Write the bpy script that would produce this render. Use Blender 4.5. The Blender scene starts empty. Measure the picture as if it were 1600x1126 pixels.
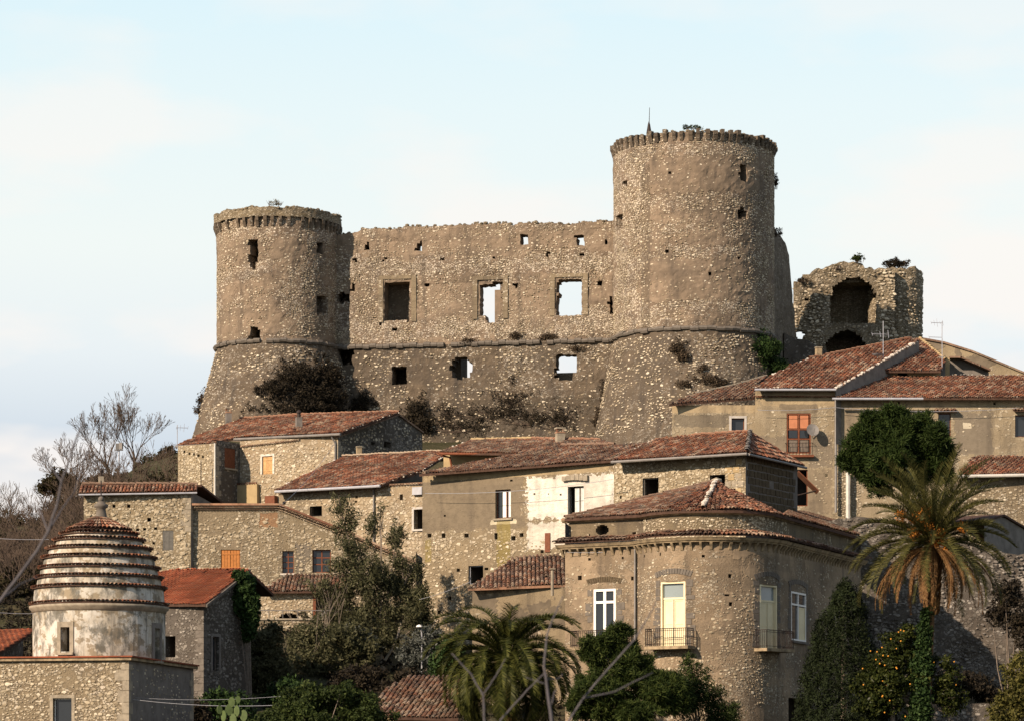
import bpy, math, random
from mathutils import Vector, Matrix, noise
R = math.radians
scene = bpy.context.scene
COL = scene.collection
F, CX, HY = 5000.0, 800.0, 1250.0          # focal length and optical centre, in photograph pixels

# ---------------------------------------------------------------- camera
cam_d = bpy.data.cameras.new('camera')
cam_d.sensor_width = 36.0
cam_d.lens = 36.0 * F / 1600.0
cam_d.shift_y = (HY - 563.0) / 1600.0
cam_d.clip_start = 0.5
cam_d.clip_end = 6000.0
cam_d.dof.use_dof = True
cam_d.dof.focus_distance = 190.0
cam_d.dof.aperture_fstop = 8.0
cam = bpy.data.objects.new('camera', cam_d)
cam.rotation_euler = (R(90), 0, 0)
COL.objects.link(cam)
scene.camera = cam

# ---------------------------------------------------------------- sky, sun, exposure
SUN_EL, SUN_AZ = R(27), R(46)               # low sun, behind the camera to the left
to_sun = Vector((-math.sin(SUN_AZ) * math.cos(SUN_EL), -math.cos(SUN_AZ) * math.cos(SUN_EL), math.sin(SUN_EL)))
world = bpy.data.worlds.new('World')
scene.world = world
world.use_nodes = True
wt = world.node_tree
for n in list(wt.nodes): wt.nodes.remove(n)
wo = wt.nodes.new('ShaderNodeOutputWorld')
bg = wt.nodes.new('ShaderNodeBackground')
sky = wt.nodes.new('ShaderNodeTexSky')
sky.sky_type = 'NISHITA'
sky.sun_disc = False
sky.sun_elevation = SUN_EL
sky.sun_rotation = math.atan2(to_sun.x, to_sun.y)
sky.altitude = 200
sky.air_density = 1.0
sky.dust_density = 0.6
sky.ozone_density = 1.2
bg.inputs['Strength'].default_value = 0.063
tc = wt.nodes.new('ShaderNodeTexCoord')
mp = wt.nodes.new('ShaderNodeMapping'); mp.inputs['Scale'].default_value = (8, 8, 22.0)
mp.inputs['Location'].default_value = (1.75, 0.0, 2.35)
nz = wt.nodes.new('ShaderNodeTexNoise'); nz.inputs['Scale'].default_value = 1.5
nz.inputs['Detail'].default_value = 4.0; nz.inputs['Roughness'].default_value = 0.5
cr = wt.nodes.new('ShaderNodeValToRGB')
cr.color_ramp.elements[0].position = 0.45; cr.color_ramp.elements[0].color = (0.0, 0.0, 0.0, 1)
cr.color_ramp.elements[1].position = 0.61; cr.color_ramp.elements[1].color = (1, 1, 1, 1)
mx = wt.nodes.new('ShaderNodeMix'); mx.data_type = 'RGBA'
mx.inputs[7].default_value = (8.9, 8.35, 7.9, 1)      # warm low cloud
L = wt.links.new
sx = wt.nodes.new('ShaderNodeSeparateXYZ'); L(tc.outputs['Generated'], sx.inputs[0])
zr = wt.nodes.new('ShaderNodeValToRGB'); L(sx.outputs[2], zr.inputs['Fac'])       # haze brightens the sky towards the horizon
e = zr.color_ramp.elements
e[0].position = 0.0; e[0].color = (.60, .64, .70, 1); e[1].position = 1.0; e[1].color = (.11, .17, .34, 1)
for p_, v_ in ((.108, (.60, .66, .735)), (.138, (.79, .83, .84)), (.17, (.855, .895, .855)), (.21, (.79, .89, .89)), (.25, (.69, .865, .92)), (.32, (.50, .66, .80)), (.5, (.27, .38, .58))):
    q = zr.color_ramp.elements.new(p_); q.color = v_ + (1,)
sc_ = wt.nodes.new('ShaderNodeVectorMath'); sc_.operation = 'SCALE'; sc_.inputs['Scale'].default_value = 10.0; L(zr.outputs['Color'], sc_.inputs[0])
veil = wt.nodes.new('ShaderNodeMix'); veil.data_type = 'RGBA'; veil.inputs[0].default_value = 0.88
L(sky.outputs[0], veil.inputs[6]); L(sc_.outputs[0], veil.inputs[7])
L(tc.outputs['Generated'], mp.inputs['Vector']); L(mp.outputs[0], nz.inputs['Vector']); L(nz.outputs['Fac'], cr.inputs['Fac'])
m1 = wt.nodes.new('ShaderNodeMath'); m1.operation = 'MULTIPLY'; L(cr.outputs['Color'], m1.inputs[0])
cz = wt.nodes.new('ShaderNodeMapRange'); L(sx.outputs[2], cz.inputs[0]); cz.inputs[1].default_value = .12; cz.inputs[2].default_value = .24; cz.inputs[3].default_value = .85; cz.inputs[4].default_value = .38
L(cz.outputs[0], m1.inputs[1]); L(m1.outputs[0], mx.inputs[0])
L(veil.outputs[2], mx.inputs[6]); L(mx.outputs[2], bg.inputs['Color']); L(bg.outputs[0], wo.inputs['Surface'])

sun_d = bpy.data.lights.new('sun', 'SUN')
sun_d.energy = 5.0
sun_d.angle = R(0.5)
sun_d.color = (1.0, 0.79, 0.61)
sun = bpy.data.objects.new('sun', sun_d)
sun.rotation_euler = to_sun.to_track_quat('Z', 'Y').to_euler()
COL.objects.link(sun)
vs = scene.view_settings
vs.view_transform = 'Standard'; vs.look = 'None'; vs.exposure = 0.84; vs.gamma = 1.0; vs.use_curve_mapping = False
scene.cycles.use_denoising = True
scene.cycles.max_bounces = 6
scene.cycles.diffuse_bounces = 3
scene.cycles.transparent_max_bounces = 8

# ---------------------------------------------------------------- places: pixel of the photograph + distance -> metres
def P(px, py, D): return Vector(((px - CX) * D / F, D, (HY - py) * D / F))
def Q(px, D): return Vector(((px - CX) * D / F, D, 0))
def along(p, d, px):
    t = (px - CX) / F
    k = (t * p.y - p.x) / (d.x - t * d.y)
    return Vector((p.x + k * d.x, p.y + k * d.y, 0))
def zat(p, py): return (HY - py) * p.y / F
RD = Vector((0.868, -0.496, 0)).normalized()     # the street grid: right-going and back-going
BD = Vector((0.496, 0.868, 0)).normalized()
def lerp(a, b, t): return a + (b - a) * t
def smooth(a, b, x):
    t = max(0.0, min(1.0, (x - a) / (b - a))); return t * t * (3 - 2 * t)
def pw(pts, x):
    if x <= pts[0][0]: return pts[0][1]
    for (a, b), (c, d) in zip(pts, pts[1:]):
        if x <= c: return b + (d - b) * (x - a) / (c - a)
    return pts[-1][1]
GP = [(-60, -2.2), (0, -1.8), (90, -1.6), (130, 0.2), (150, 1.6), (165, 3.0), (180, 6.0), (190, 8.3), (198, 10.6), (205, 12.6),
      (213, 15.2), (225, 19.6), (240, 24.2), (254, 28.2), (262, 29.6), (276, 30.6), (292, 27), (330, 10), (420, 0), (3000, -4)]
def ground(x, y):
    z = pw(GP, y)
    if y > 205:                                   # hill falls away to both sides
        z -= 7.0 * smooth(0, 14, -25 - x) * smooth(205, 235, y) * (1 - smooth(290, 330, y))
        z -= 6.0 * smooth(0, 30, x - 40) * smooth(205, 235, y) * (1 - smooth(290, 330, y))
    z += 47 * math.exp(-((x + 104) / 40.0) ** 2 - ((y - 430) / 60.0) ** 2)
    z += 0.5 * noise.noise(Vector((x * .08, y * .08, 0))) * smooth(20, 60, y)
    return z

# ---------------------------------------------------------------- mesh building
class MB:
    def __init__(s): s.v = []; s.f = []
    def add(s, vs, fs):
        b = len(s.v); s.v.extend(vs)
        s.f.extend([tuple(i + b for i in f) for f in fs])
    def quad(s, a, b, c, d): s.add([a, b, c, d], [(0, 1, 2, 3)])
    def poly(s, pts): s.add(list(pts), [tuple(range(len(pts)))])
    def box(s, o, ax, ay, az):
        """corner o and three edge vectors"""
        o = Vector(o); ax = Vector(ax); ay = Vector(ay); az = Vector(az)
        v = [o, o + ax, o + ax + ay, o + ay, o + az, o + ax + az, o + ax + ay + az, o + ay + az]
        s.add(v, [(0, 3, 2, 1), (4, 5, 6, 7), (0, 1, 5, 4), (1, 2, 6, 5), (2, 3, 7, 6), (3, 0, 4, 7)])
    def cbox(s, c, sx, sy, sz, rz=0):
        c = Vector(c); m = Matrix.Rotation(rz, 3, 'Z')
        s.box(c - m @ Vector((sx / 2, sy / 2, 0)), m @ Vector((sx, 0, 0)), m @ Vector((0, sy, 0)), Vector((0, 0, sz)))
    def tube(s, pts, rad, n=6, caps=True):
        pts = [Vector(p) for p in pts]
        if not isinstance(rad, (list, tuple)): rad = [rad] * len(pts)
        b = len(s.v); up = None
        for i, p in enumerate(pts):
            t = (pts[min(i + 1, len(pts) - 1)] - pts[max(i - 1, 0)])
            if t.length < 1e-6: t = Vector((0, 0, 1))
            t.normalize()
            if up is None: up = Vector((0, 0, 1)) if abs(t.z) < 0.9 else Vector((1, 0, 0))
            a = t.cross(up)
            if a.length < 1e-4: a = t.cross(Vector((0, 1, 0.01)))
            a.normalize(); c = a.cross(t).normalized(); up = c
            for k in range(n):
                w = 2 * math.pi * k / n
                s.v.append(p + (a * math.cos(w) + c * math.sin(w)) * rad[i])
        for i in range(len(pts) - 1):
            for k in range(n):
                q = b + i * n; k2 = (k + 1) % n
                s.f.append((q + k, q + k2, q + n + k2, q + n + k))
        if caps:
            s.f.append(tuple(b + k for k in range(n))[::-1]); e = b + (len(pts) - 1) * n
            s.f.append(tuple(e + k for k in range(n)))
    def lathe(s, c, prof, n=32, a0=0, a1=2 * math.pi):
        """prof: list of (radius, z)"""
        c = Vector(c); b = len(s.v); full = abs(a1 - a0 - 2 * math.pi) < 1e-4; m = n if full else n + 1
        for r, z in prof:
            for k in range(m):
                w = a0 + (a1 - a0) * k / n
                s.v.append(Vector((c.x + r * math.sin(w), c.y - r * math.cos(w), z)))
        for i in range(len(prof) - 1):
            for k in range(n):
                k2 = (k + 1) % m
                s.f.append((b + i * m + k, b + i * m + k2, b + (i + 1) * m + k2, b + (i + 1) * m + k))
    def mesh(s, name, mat=None, smooth_=False):
        me = bpy.data.meshes.new(name)
        me.from_pydata([tuple(v) for v in s.v], [], s.f)
        if mat: me.materials.append(mat)
        if smooth_:
            me.polygons.foreach_set('use_smooth', [True] * len(me.polygons))
        me.update()
        return me

def thing(name, label, cat, loc=(0, 0, 0), group=None):
    o = bpy.data.objects.new(name, None); COL.objects.link(o)
    o.location = loc; o.empty_display_size = 0.3
    o['label'] = label; o['category'] = cat
    if group: o['group'] = group
    return o
def wmat(o):
    m = Matrix.Translation(o.location) @ o.rotation_euler.to_matrix().to_4x4() @ Matrix.Diagonal(o.scale).to_4x4()
    if o.parent: m = wmat(o.parent) @ o.matrix_parent_inverse @ m
    return m
def part(name, mb, mat, parent=None, smooth_=False, kind=None, label=None):
    """link a mesh built in world coordinates under its thing"""
    me = mb.mesh(name, mat, smooth_) if isinstance(mb, MB) else mb
    o = bpy.data.objects.new(name, me); COL.objects.link(o)
    if parent:
        o.parent = parent; o.matrix_parent_inverse = wmat(parent).inverted()
    if kind: o['kind'] = kind
    if label: o['label'] = label
    return o
def inst(name, me, M, parent):
    o = bpy.data.objects.new(name, me); COL.objects.link(o)
    o.parent = parent; o.matrix_parent_inverse = wmat(parent).inverted()
    o.matrix_local = M
    loc, rot, sc = M.decompose()
    o.location = loc; o.rotation_euler = rot.to_euler(); o.scale = sc
    return o
def tag(o, label, cat, group=None, kind=None):
    o['label'] = label; o['category'] = cat
    if group: o['group'] = group
    if kind: o['kind'] = kind
    return o
def copy_tree(o, parent=None):
    c = o.copy(); COL.objects.link(c)
    if parent: c.parent = parent
    for ch in list(o.children): copy_tree(ch, c)
    return c

# ---------------------------------------------------------------- materials
class NT:
    def __init__(s, name, rough=0.9):
        s.m = bpy.data.materials.new(name); s.m.use_nodes = True
        s.t = s.m.node_tree; s.b = s.t.nodes['Principled BSDF']
        s.b.inputs['Roughness'].default_value = rough
        s.b.inputs['Specular IOR Level'].default_value = 0.12
        s.tc = s.t.nodes.new('ShaderNodeTexCoord'); s.obj = s.tc.outputs['Object']
    def n(s, ty, **kw):
        x = s.t.nodes.new(ty)
        for k, v in kw.items(): setattr(x, k, v)
        return x
    def put(s, sock, val):
        if hasattr(val, 'is_linked') or isinstance(val, bpy.types.NodeSocket): s.t.links.new(val, sock)
        else: sock.default_value = val
    def math(s, op, a, b=0.0, clamp=False):
        x = s.n('ShaderNodeMath', operation=op, use_clamp=clamp)
        s.put(x.inputs[0], a); s.put(x.inputs[1], b); return x.outputs[0]
    def mix(s, f, a, b, mode='MIX'):
        x = s.n('ShaderNodeMix', data_type='RGBA', blend_type=mode)
        s.put(x.inputs[0], f)
        for i, c in ((6, a), (7, b)):
            if isinstance(c, (tuple, list)): c = tuple(c)[:3] + (1,)
            s.put(x.inputs[i], c)
        return x.outputs[2]
    def mapv(s, scale=(1, 1, 1), loc=(0, 0, 0), src=None):
        x = s.n('ShaderNodeMapping'); s.put(x.inputs['Vector'], src or s.obj)
        x.inputs['Scale'].default_value = scale; x.inputs['Location'].default_value = loc; return x.outputs[0]
    def noise(s, scale, detail=3, rough=.55, src=None, col=False):
        x = s.n('ShaderNodeTexNoise'); s.put(x.inputs['Vector'], src or s.obj)
        x.inputs['Scale'].default_value = scale; x.inputs['Detail'].default_value = detail
        x.inputs['Roughness'].default_value = rough
        return x.outputs['Color' if col else 'Fac']
    def vor(s, scale, feat='F1', src=None, rnd=1.0):
        x = s.n('ShaderNodeTexVoronoi', feature=feat); s.put(x.inputs['Vector'], src or s.obj)
        x.inputs['Scale'].default_value = scale; x.inputs['Randomness'].default_value = rnd; return x
    def ramp(s, f, stops, interp='LINEAR'):
        x = s.n('ShaderNodeValToRGB'); s.put(x.inputs[0], f); c = x.color_ramp; c.interpolation = interp
        while len(c.elements) < len(stops): c.elements.new(0.5)
        for e, (p, v) in zip(c.elements, stops):
            e.position = p; e.color = (v, v, v, 1) if isinstance(v, (int, float)) else tuple(v) + (1,)
        return x.outputs[0]
    def rng(s, f, a, b, c=0.0, d=1.0, st='SMOOTHSTEP'):
        x = s.n('ShaderNodeMapRange', interpolation_type=st); s.put(x.inputs[0], f)
        x.inputs[1].default_value = a; x.inputs[2].default_value = b
        x.inputs[3].default_value = c; x.inputs[4].default_value = d; return x.outputs[0]
    def sep(s, c):
        x = s.n('ShaderNodeSeparateColor'); s.put(x.inputs[0], c); return x.outputs
    def xyz(s):
        x = s.n('ShaderNodeSeparateXYZ'); s.put(x.inputs[0], s.obj); return x.outputs
    def island(s): return s.n('ShaderNodeNewGeometry').outputs['Random Per Island']
    def bump(s, h, strength=.6, dist=.05):
        x = s.n('ShaderNodeBump'); s.put(x.inputs['Height'], h)
        x.inputs['Strength'].default_value = strength; x.inputs['Distance'].default_value = dist
        s.t.links.new(x.outputs[0], s.b.inputs['Normal'])
    def done(s, c):
        s.put(s.b.inputs['Base Color'], c if not isinstance(c, tuple) else c + (1,)); return s.m

def masonry(name, mortar, stones, scale=4.0, dens=.6, flat=1.5, edge=.05, var=1.0, stain=.5, plaster=None, pl_amt=.5, patches=(), bump=.8, green=0.0, attr=False):
    """rubble in mortar. plaster: colour laid over part of it; patches: (cx, cz, hx, hz, colour, keep) boxes with ragged edges"""
    k = NT(name, .95)
    dn = k.noise(2.0, 2, .5, col=True)
    mv = k.n('ShaderNodeVectorMath', operation='SCALE'); k.put(mv.inputs[0], dn); mv.inputs['Scale'].default_value = .25
    ad = k.n('ShaderNodeVectorMath', operation='ADD'); k.put(ad.inputs[0], k.mapv((1, 1, flat))); k.put(ad.inputs[1], mv.outputs[0])
    src = ad.outputs[0]
    ve = k.vor(scale, 'DISTANCE_TO_EDGE', src).outputs['Distance']
    vc = k.vor(scale, 'F1', src); rgb = k.sep(vc.outputs['Color'])
    big = k.noise(.33, 4, .6)
    dm = k.math('ADD', k.math('MULTIPLY', k.math('SUBTRACT', big, .5), 3.2 * var), dens)
    if attr:                                       # how bare of render the wall is there, stored on the wall itself
        at_ = k.n('ShaderNodeAttribute', attribute_name='bare').outputs['Fac']
        dm = k.math('ADD', k.math('MULTIPLY', at_, .8), k.math('MULTIPLY', k.math('SUBTRACT', big, .5), .9))
    show = k.rng(k.math('SUBTRACT', dm, rgb[0]), -.03, .05)
    fine = k.noise(14, 4, .65)
    mask = k.math('MULTIPLY', k.rng(k.math('ADD', ve, k.math('MULTIPLY', k.math('SUBTRACT', fine, .5), .08)), edge, edge + .07), show)
    sc = k.ramp(rgb[1], [(0, stones[0]), (.5, stones[1]), (1, stones[2])])
    sc = k.mix(k.rng(fine, .35, .75, 0, .35), sc, (.12, .10, .075))
    mc = k.mix(k.rng(k.noise(1.1, 5, .65), .35, .65), mortar[0], mortar[1])
    mc = k.mix(k.rng(fine, .4, .7, 0, .5), mc, tuple(.55 * c for c in mortar[0]))
    c = k.mix(mask, mc, sc)
    h = k.math('ADD', k.math('MULTIPLY', mask, .7), k.math('MULTIPLY', fine, .55))
    if plaster:
        pn = k.noise(.55, 5, .62, k.mapv((1, 1, 1), (7, 3, 1)))
        if attr: pn = k.math('ADD', k.math('MULTIPLY', k.math('SUBTRACT', .5, at_), .34), pn)
        pm = k.rng(pn, .5 + (.5 - pl_amt) * .5 - .015, .5 + (.5 - pl_amt) * .5 + .015)
        pc = k.mix(k.rng(k.noise(2.2, 5, .6), .3, .7), plaster, tuple(.72 * q for q in plaster))
        c = k.mix(k.math('MULTIPLY', pm, .93), c, pc)
        h = k.math('ADD', k.math('MULTIPLY', h, k.math('SUBTRACT', 1.0, k.math('MULTIPLY', pm, .75))), k.math('MULTIPLY', pm, .6))
    if patches:
        X, Y, Z = k.xyz()
        en = k.math('MULTIPLY', k.math('SUBTRACT', k.noise(1.8, 6, .7), .5), .9)
        for (cx, cz, hx, hz, col, keep) in patches:
            a = k.math('MULTIPLY', k.math('ABSOLUTE', k.math('SUBTRACT', X, cx)), 1 / hx)
            b = k.math('MULTIPLY', k.math('ABSOLUTE', k.math('SUBTRACT', Z, cz)), 1 / hz)
            sx = min(1.2, 1.5 / min(hx, hz))
            d = k.math('ADD', k.math('MAXIMUM', a, b), k.math('MULTIPLY', en, sx))
            pm = k.rng(d, .97, 1.0, 1.0 - keep, 0.0)
            pc = k.mix(k.rng(k.noise(3, 5, .65), .35, .7), col, tuple(.8 * q for q in col))
            c = k.mix(pm, c, pc)
            h = k.math('MULTIPLY', h, k.math('SUBTRACT', 1.0, k.math('MULTIPLY', pm, .7)))
    pit = k.vor(7.5, 'F1', k.mapv((1, 1, 1.2), (3, 1, 2)))
    pr = k.sep(pit.outputs['Color'])
    pm_ = k.math('MULTIPLY', k.rng(pit.outputs['Distance'], .16, .10), k.rng(pr[0], .58, .62))
    c = k.mix(k.math('MULTIPLY', pm_, .75), c, (.03, .025, .018))
    # weather streaks: dark runs down the face, blotches
    st = k.noise(1.0, 5, .6, k.mapv((1.3, 1.3, .22)))
    c = k.mix(k.rng(st, .48, .72, 0, stain), c, (.055, .047, .038))
    st2 = k.noise(.22, 4, .6, k.mapv((1, 1, 1), (11, 5, 2)))
    c = k.mix(k.rng(st2, .45, .7, 0, stain * .8), c, (.075, .062, .046))
    sb = k.noise(1.0, 4, .6, k.mapv((.12, .12, 1.1), (4, 4, 4)))
    c = k.mix(k.rng(sb, .5, .66, 0, stain * .55), c, (.07, .058, .045))
    if green: c = k.mix(k.rng(k.noise(.5, 5, .7, k.mapv((1, 1, .6), (3, 9, 4))), .5, .7, 0, green), c, (.10, .095, .03))
    k.bump(h, bump, .07)
    return k.done(c)

def flatmat(name, col, rough=.8, var=.25, scale=3, dark=None, bump=.2, spec=None, metal=0):
    k = NT(name, rough)
    c = k.mix(k.rng(k.noise(scale, 5, .65), .35, .7), col, tuple(q * (1 - var) for q in col) if dark is None else dark)
    if bump: k.bump(k.noise(scale * 8, 4, .6), bump, .02)
    if spec is not None: k.b.inputs['Specular IOR Level'].default_value = spec
    k.b.inputs['Metallic'].default_value = metal
    return k.done(c)
def tilemat(name, cols, lichen=.5, lcol=(.34, .31, .24)):
    k = NT(name, .9)
    r = k.island()
    n = len(cols)
    c = k.ramp(r, [(i / n, q) for i, q in enumerate(cols)], 'CONSTANT')
    c = k.mix(k.rng(k.noise(.45, 5, .65), .44, .6, 0, .62), c, tuple(.45 * q for q in cols[0]))
    c = k.mix(k.rng(k.noise(.7, 5, .7, k.mapv((1, 1, 1), (8, 2, 1))), .52, .68, 0, lichen * .8), c, (.13, .12, .085))
    c = k.mix(k.rng(k.noise(5, 5, .7), .55, .68, 0, lichen), c, lcol)
    c = k.mix(k.rng(k.noise(9, 4, .7, k.mapv((1, 1, 1), (5, 5, 5))), .5, .75, 0, .6), c, (.035, .03, .026))
    k.bump(k.noise(20, 4, .6), .4, .02)
    return k.done(c)
def leafmat(name, cols, trans=.25, rough=.6):
    k = NT(name, rough); k.b.inputs['Specular IOR Level'].default_value = 0.06
    r = k.island()
    c = k.ramp(r, [(i / max(1, len(cols) - 1), q) for i, q in enumerate(cols)])
    c = k.mix(k.rng(k.noise(.9, 3, .6), .38, .66, 0, .6), c, tuple(.55 * q for q in cols[0]))
    k.done(c)
    if trans:
        tr = k.n('ShaderNodeBsdfTranslucent'); k.t.links.new(c, tr.inputs[0])
        ms = k.n('ShaderNodeMixShader'); ms.inputs[0].default_value = trans
        out = [x for x in k.t.nodes if x.type == 'OUTPUT_MATERIAL'][0]
        k.t.links.new(k.b.outputs[0], ms.inputs[1]); k.t.links.new(tr.outputs[0], ms.inputs[2]); k.t.links.new(ms.outputs[0], out.inputs[0])
    return k.m
M = {}
CREAM = ((.25, .205, .15), (.43, .37, .285), (.58, .52, .42))
XP = lambda px, D: (px - CX) * D / F
ZP = lambda py, D: (HY - py) * D / F
def pbx(x0, y0, x1, y1, D, col, keep): return (XP((x0 + x1) / 2, D), ZP((y0 + y1) / 2, D), (x1 - x0) / 2 * D / F, (y1 - y0) / 2 * D / F, col, keep)
PL = (.215, .166, .116)
M['castle'] = masonry('castle_masonry', bump=1.15, mortar=((.14, .106, .074), (.20, .153, .108)), stones=CREAM, scale=5.6, dens=.34, flat=1.7, edge=.04, var=1.0, stain=.6, attr=True, plaster=(.215, .166, .116), pl_amt=.45, patches=[pbx(1003, 260, 1016, 520, 252, (.10, .08, .055), .45)])
M['castle_wall'] = masonry('curtain_masonry', bump=1.15, mortar=((.14, .106, .074), (.20, .153, .108)), stones=CREAM, scale=5.6, dens=.34, flat=1.5, edge=.04, var=1.2, stain=.55, attr=True, plaster=(.215, .166, .116), pl_amt=.44,
    patches=[pbx(560, 372, 700, 396, 260, PL, .3), pbx(700, 356, 800, 392, 260, PL, .3), pbx(650, 440, 742, 500, 260, PL, .25), pbx(790, 445, 864, 515, 260, PL, .25), pbx(830, 360, 950, 380, 259, PL, .35), pbx(560, 450, 596, 500, 261, PL, .3)])
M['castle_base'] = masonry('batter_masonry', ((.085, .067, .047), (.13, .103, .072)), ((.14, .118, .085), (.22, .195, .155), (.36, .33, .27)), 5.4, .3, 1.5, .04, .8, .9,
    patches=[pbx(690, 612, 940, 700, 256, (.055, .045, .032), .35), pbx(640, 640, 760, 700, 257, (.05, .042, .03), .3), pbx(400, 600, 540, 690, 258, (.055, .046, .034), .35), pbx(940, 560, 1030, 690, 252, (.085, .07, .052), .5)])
M['ruin'] = masonry('ruin_masonry', ((.13, .105, .065), (.18, .145, .09)), ((.18, .15, .10), (.27, .23, .16), (.36, .32, .24)), 4.4, .9, 1.9, .05, .4, .4, bump=1)
M['castle_inner'] = masonry('castle_inner_masonry', ((.12, .10, .075), (.16, .135, .10)), ((.14, .12, .09), (.2, .17, .13), (.28, .25, .19)), 4, .5, 1.4)
M['rubble'] = masonry('pale_rubble', ((.20, .16, .10), (.26, .21, .13)), ((.27, .225, .15), (.37, .32, .22), (.50, .45, .34)), 4.8, .7, 1.35, .05, .5, .35)
M['rubble2'] = masonry('brown_rubble', ((.15, .12, .078), (.195, .158, .102)), ((.22, .185, .13), (.32, .28, .2), (.46, .41, .32)), 4.8, .5, 1.4, .05, 1.3, .45)
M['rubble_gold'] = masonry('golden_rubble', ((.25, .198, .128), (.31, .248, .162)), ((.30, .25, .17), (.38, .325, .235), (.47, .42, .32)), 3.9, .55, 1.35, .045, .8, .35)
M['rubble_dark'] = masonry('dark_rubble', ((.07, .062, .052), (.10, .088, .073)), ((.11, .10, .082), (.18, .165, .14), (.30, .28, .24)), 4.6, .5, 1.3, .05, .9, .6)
M['palazzo'] = masonry('palazzo_masonry', ((.18, .138, .09), (.24, .187, .125)), ((.24, .2, .14), (.32, .275, .2), (.42, .375, .285)), 6.6, .18, 1.5, .05, 1.4, .55, plaster=(.275, .212, .14), pl_amt=.45)
M['attic'] = masonry('attic_masonry', ((.13, .105, .066), (.17, .135, .085)), ((.24, .2, .14), (.34, .29, .2), (.46, .41, .3)), 4.6, .3, 1.5, .05, 1.2, .7)
M['plaster'] = masonry('brown_plaster', ((.18, .145, .095), (.22, .18, .118)), ((.28, .24, .17), (.36, .31, .23), (.46, .42, .33)), 4.5, .12, 1.4, .05, .9, .5, bump=.5)
M['tan_plaster'] = masonry('tan_plaster', ((.25, .2, .125), (.29, .235, .15)), ((.27, .23, .15), (.34, .29, .2), (.42, .37, .28)), 4.5, .16, 1.4, .05, 1.2, .5, plaster=(.17, .14, .10), pl_amt=.42, bump=.5)
M['ochre'] = flatmat('ochre_plaster', (.33, .25, .135), .9, .25, 1.2)
M['cream_trim'] = flatmat('worn_cream_trim', (.30, .235, .145), .9, .5, 2.5, dark=(.12, .095, .06))
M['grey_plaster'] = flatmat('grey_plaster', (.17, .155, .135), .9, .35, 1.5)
M['stone_trim'] = flatmat('stone_trim', (.27, .235, .175), .9, .35, 3)
M['dark_stone'] = flatmat('dark_lava_stone', (.13, .115, .095), .9, .3, 4)
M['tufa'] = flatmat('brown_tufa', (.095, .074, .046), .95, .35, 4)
k = NT('loose_stone', .95)
M['stones'] = (k.bump(k.noise(14, 4, .6), .5, .04), k.done(k.mix(k.rng(k.noise(9, 4, .6), .4, .7, 0, .45), k.ramp(k.island(), [(0, (.18, .145, .095)), (.3, (.32, .27, .185)), (.7, (.44, .385, .285)), (1, (.56, .51, .39))]), (.13, .105, .07))))[1]
k = NT('pale_stone', .95)
M['stones_pale'] = (k.bump(k.noise(14, 4, .6), .5, .04), k.done(k.mix(k.rng(k.noise(9, 4, .6), .4, .7, 0, .4), k.ramp(k.island(), [(0, (.22, .18, .12)), (.5, (.34, .29, .2)), (.85, (.43, .375, .27)), (1, (.54, .49, .375))]), (.17, .14, .09))))[1]
RED = [(.15, .06, .034), (.20, .078, .042), (.26, .105, .055), (.165, .08, .05), (.30, .17, .105), (.11, .06, .04), (.31, .22, .15)]
k = NT('shade_tinted_stone', .95)
M['stones_shade_tint'] = (k.bump(k.noise(14, 4, .6), .5, .04), k.done(k.mix(k.rng(k.noise(9, 4, .6), .4, .7, 0, .45), k.ramp(k.island(), [(0, (.08, .07, .058)), (.6, (.15, .135, .115)), (1, (.28, .26, .225))]), (.07, .06, .05))))[1]  # darker copy of the loose stone, with the walls' shade put into its colour
M['cactus'] = flatmat('prickly_pear_skin', (.07, .10, .035), .6, .3, 4)
M['tile'] = tilemat('old_red_tile', RED, .5)
M['tile_brown'] = tilemat('weathered_brown_tile', [(.125, .068, .045), (.17, .08, .048), (.20, .105, .062), (.24, .16, .11), (.10, .064, .046), (.27, .2, .14)], .65)
M['tile_new'] = tilemat('new_red_tile', [(.25, .075, .035), (.29, .09, .042), (.23, .068, .033), (.27, .1, .05)], .12)
M['tile_deck'] = flatmat('channel_tiles', (.07, .042, .03), .95, .4, 4)
M['tile_pale'] = tilemat('pale_eaves_tile', [(.33, .24, .16), (.26, .16, .10), (.40, .32, .23), (.22, .13, .085)], .4, (.45, .4, .3))
M['mortar_white'] = flatmat('white_bedding_mortar', (.52, .48, .41), .9, .35, 4)
M['metal'] = flatmat('grey_gutter_metal', (.16, .15, .135), .5, .3, 3, bump=0, spec=.4)
M['rust'] = flatmat('dark_rusted_iron', (.035, .026, .022), .6, .4, 6, bump=0)
M['grey_metal'] = flatmat('galvanised_metal', (.30, .31, .33), .45, .2, 3, bump=0, spec=.5)
M['pvc'] = flatmat('pale_pipe', (.48, .47, .42), .5, .2, 2, bump=0)
M['white_paint'] = flatmat('white_window_paint', (.68, .67, .62), .5, .08, 3, bump=0)
M['cream_paint'] = flatmat('cream_shutter_paint', (.64, .57, .37), .6, .12, 2, bump=0)
M['old_wood'] = flatmat('old_grey_brown_wood', (.15, .125, .10), .8, .35, 6)
M['orange_wood'] = flatmat('orange_varnished_wood', (.38, .155, .045), .5, .3, 6)
M['brown_wood'] = flatmat('red_brown_wood', (.15, .055, .028), .6, .3, 6)
M['tan_wood'] = flatmat('sun_bleached_tan_wood', (.50, .31, .14), .7, .3, 6)
M['peach'] = flatmat('peach_panel', (.40, .165, .085), .6, .15, 3, bump=0)
M['grey_shutter'] = flatmat('grey_painted_shutter', (.13, .125, .11), .7, .2, 6)
M['blue_shutter'] = flatmat('faded_blue_white_paint', (.50, .53, .50), .6, .2, 5)
M['grey_frame'] = flatmat('grey_window_surround', (.40, .38, .34), .8, .2, 4)
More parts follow.
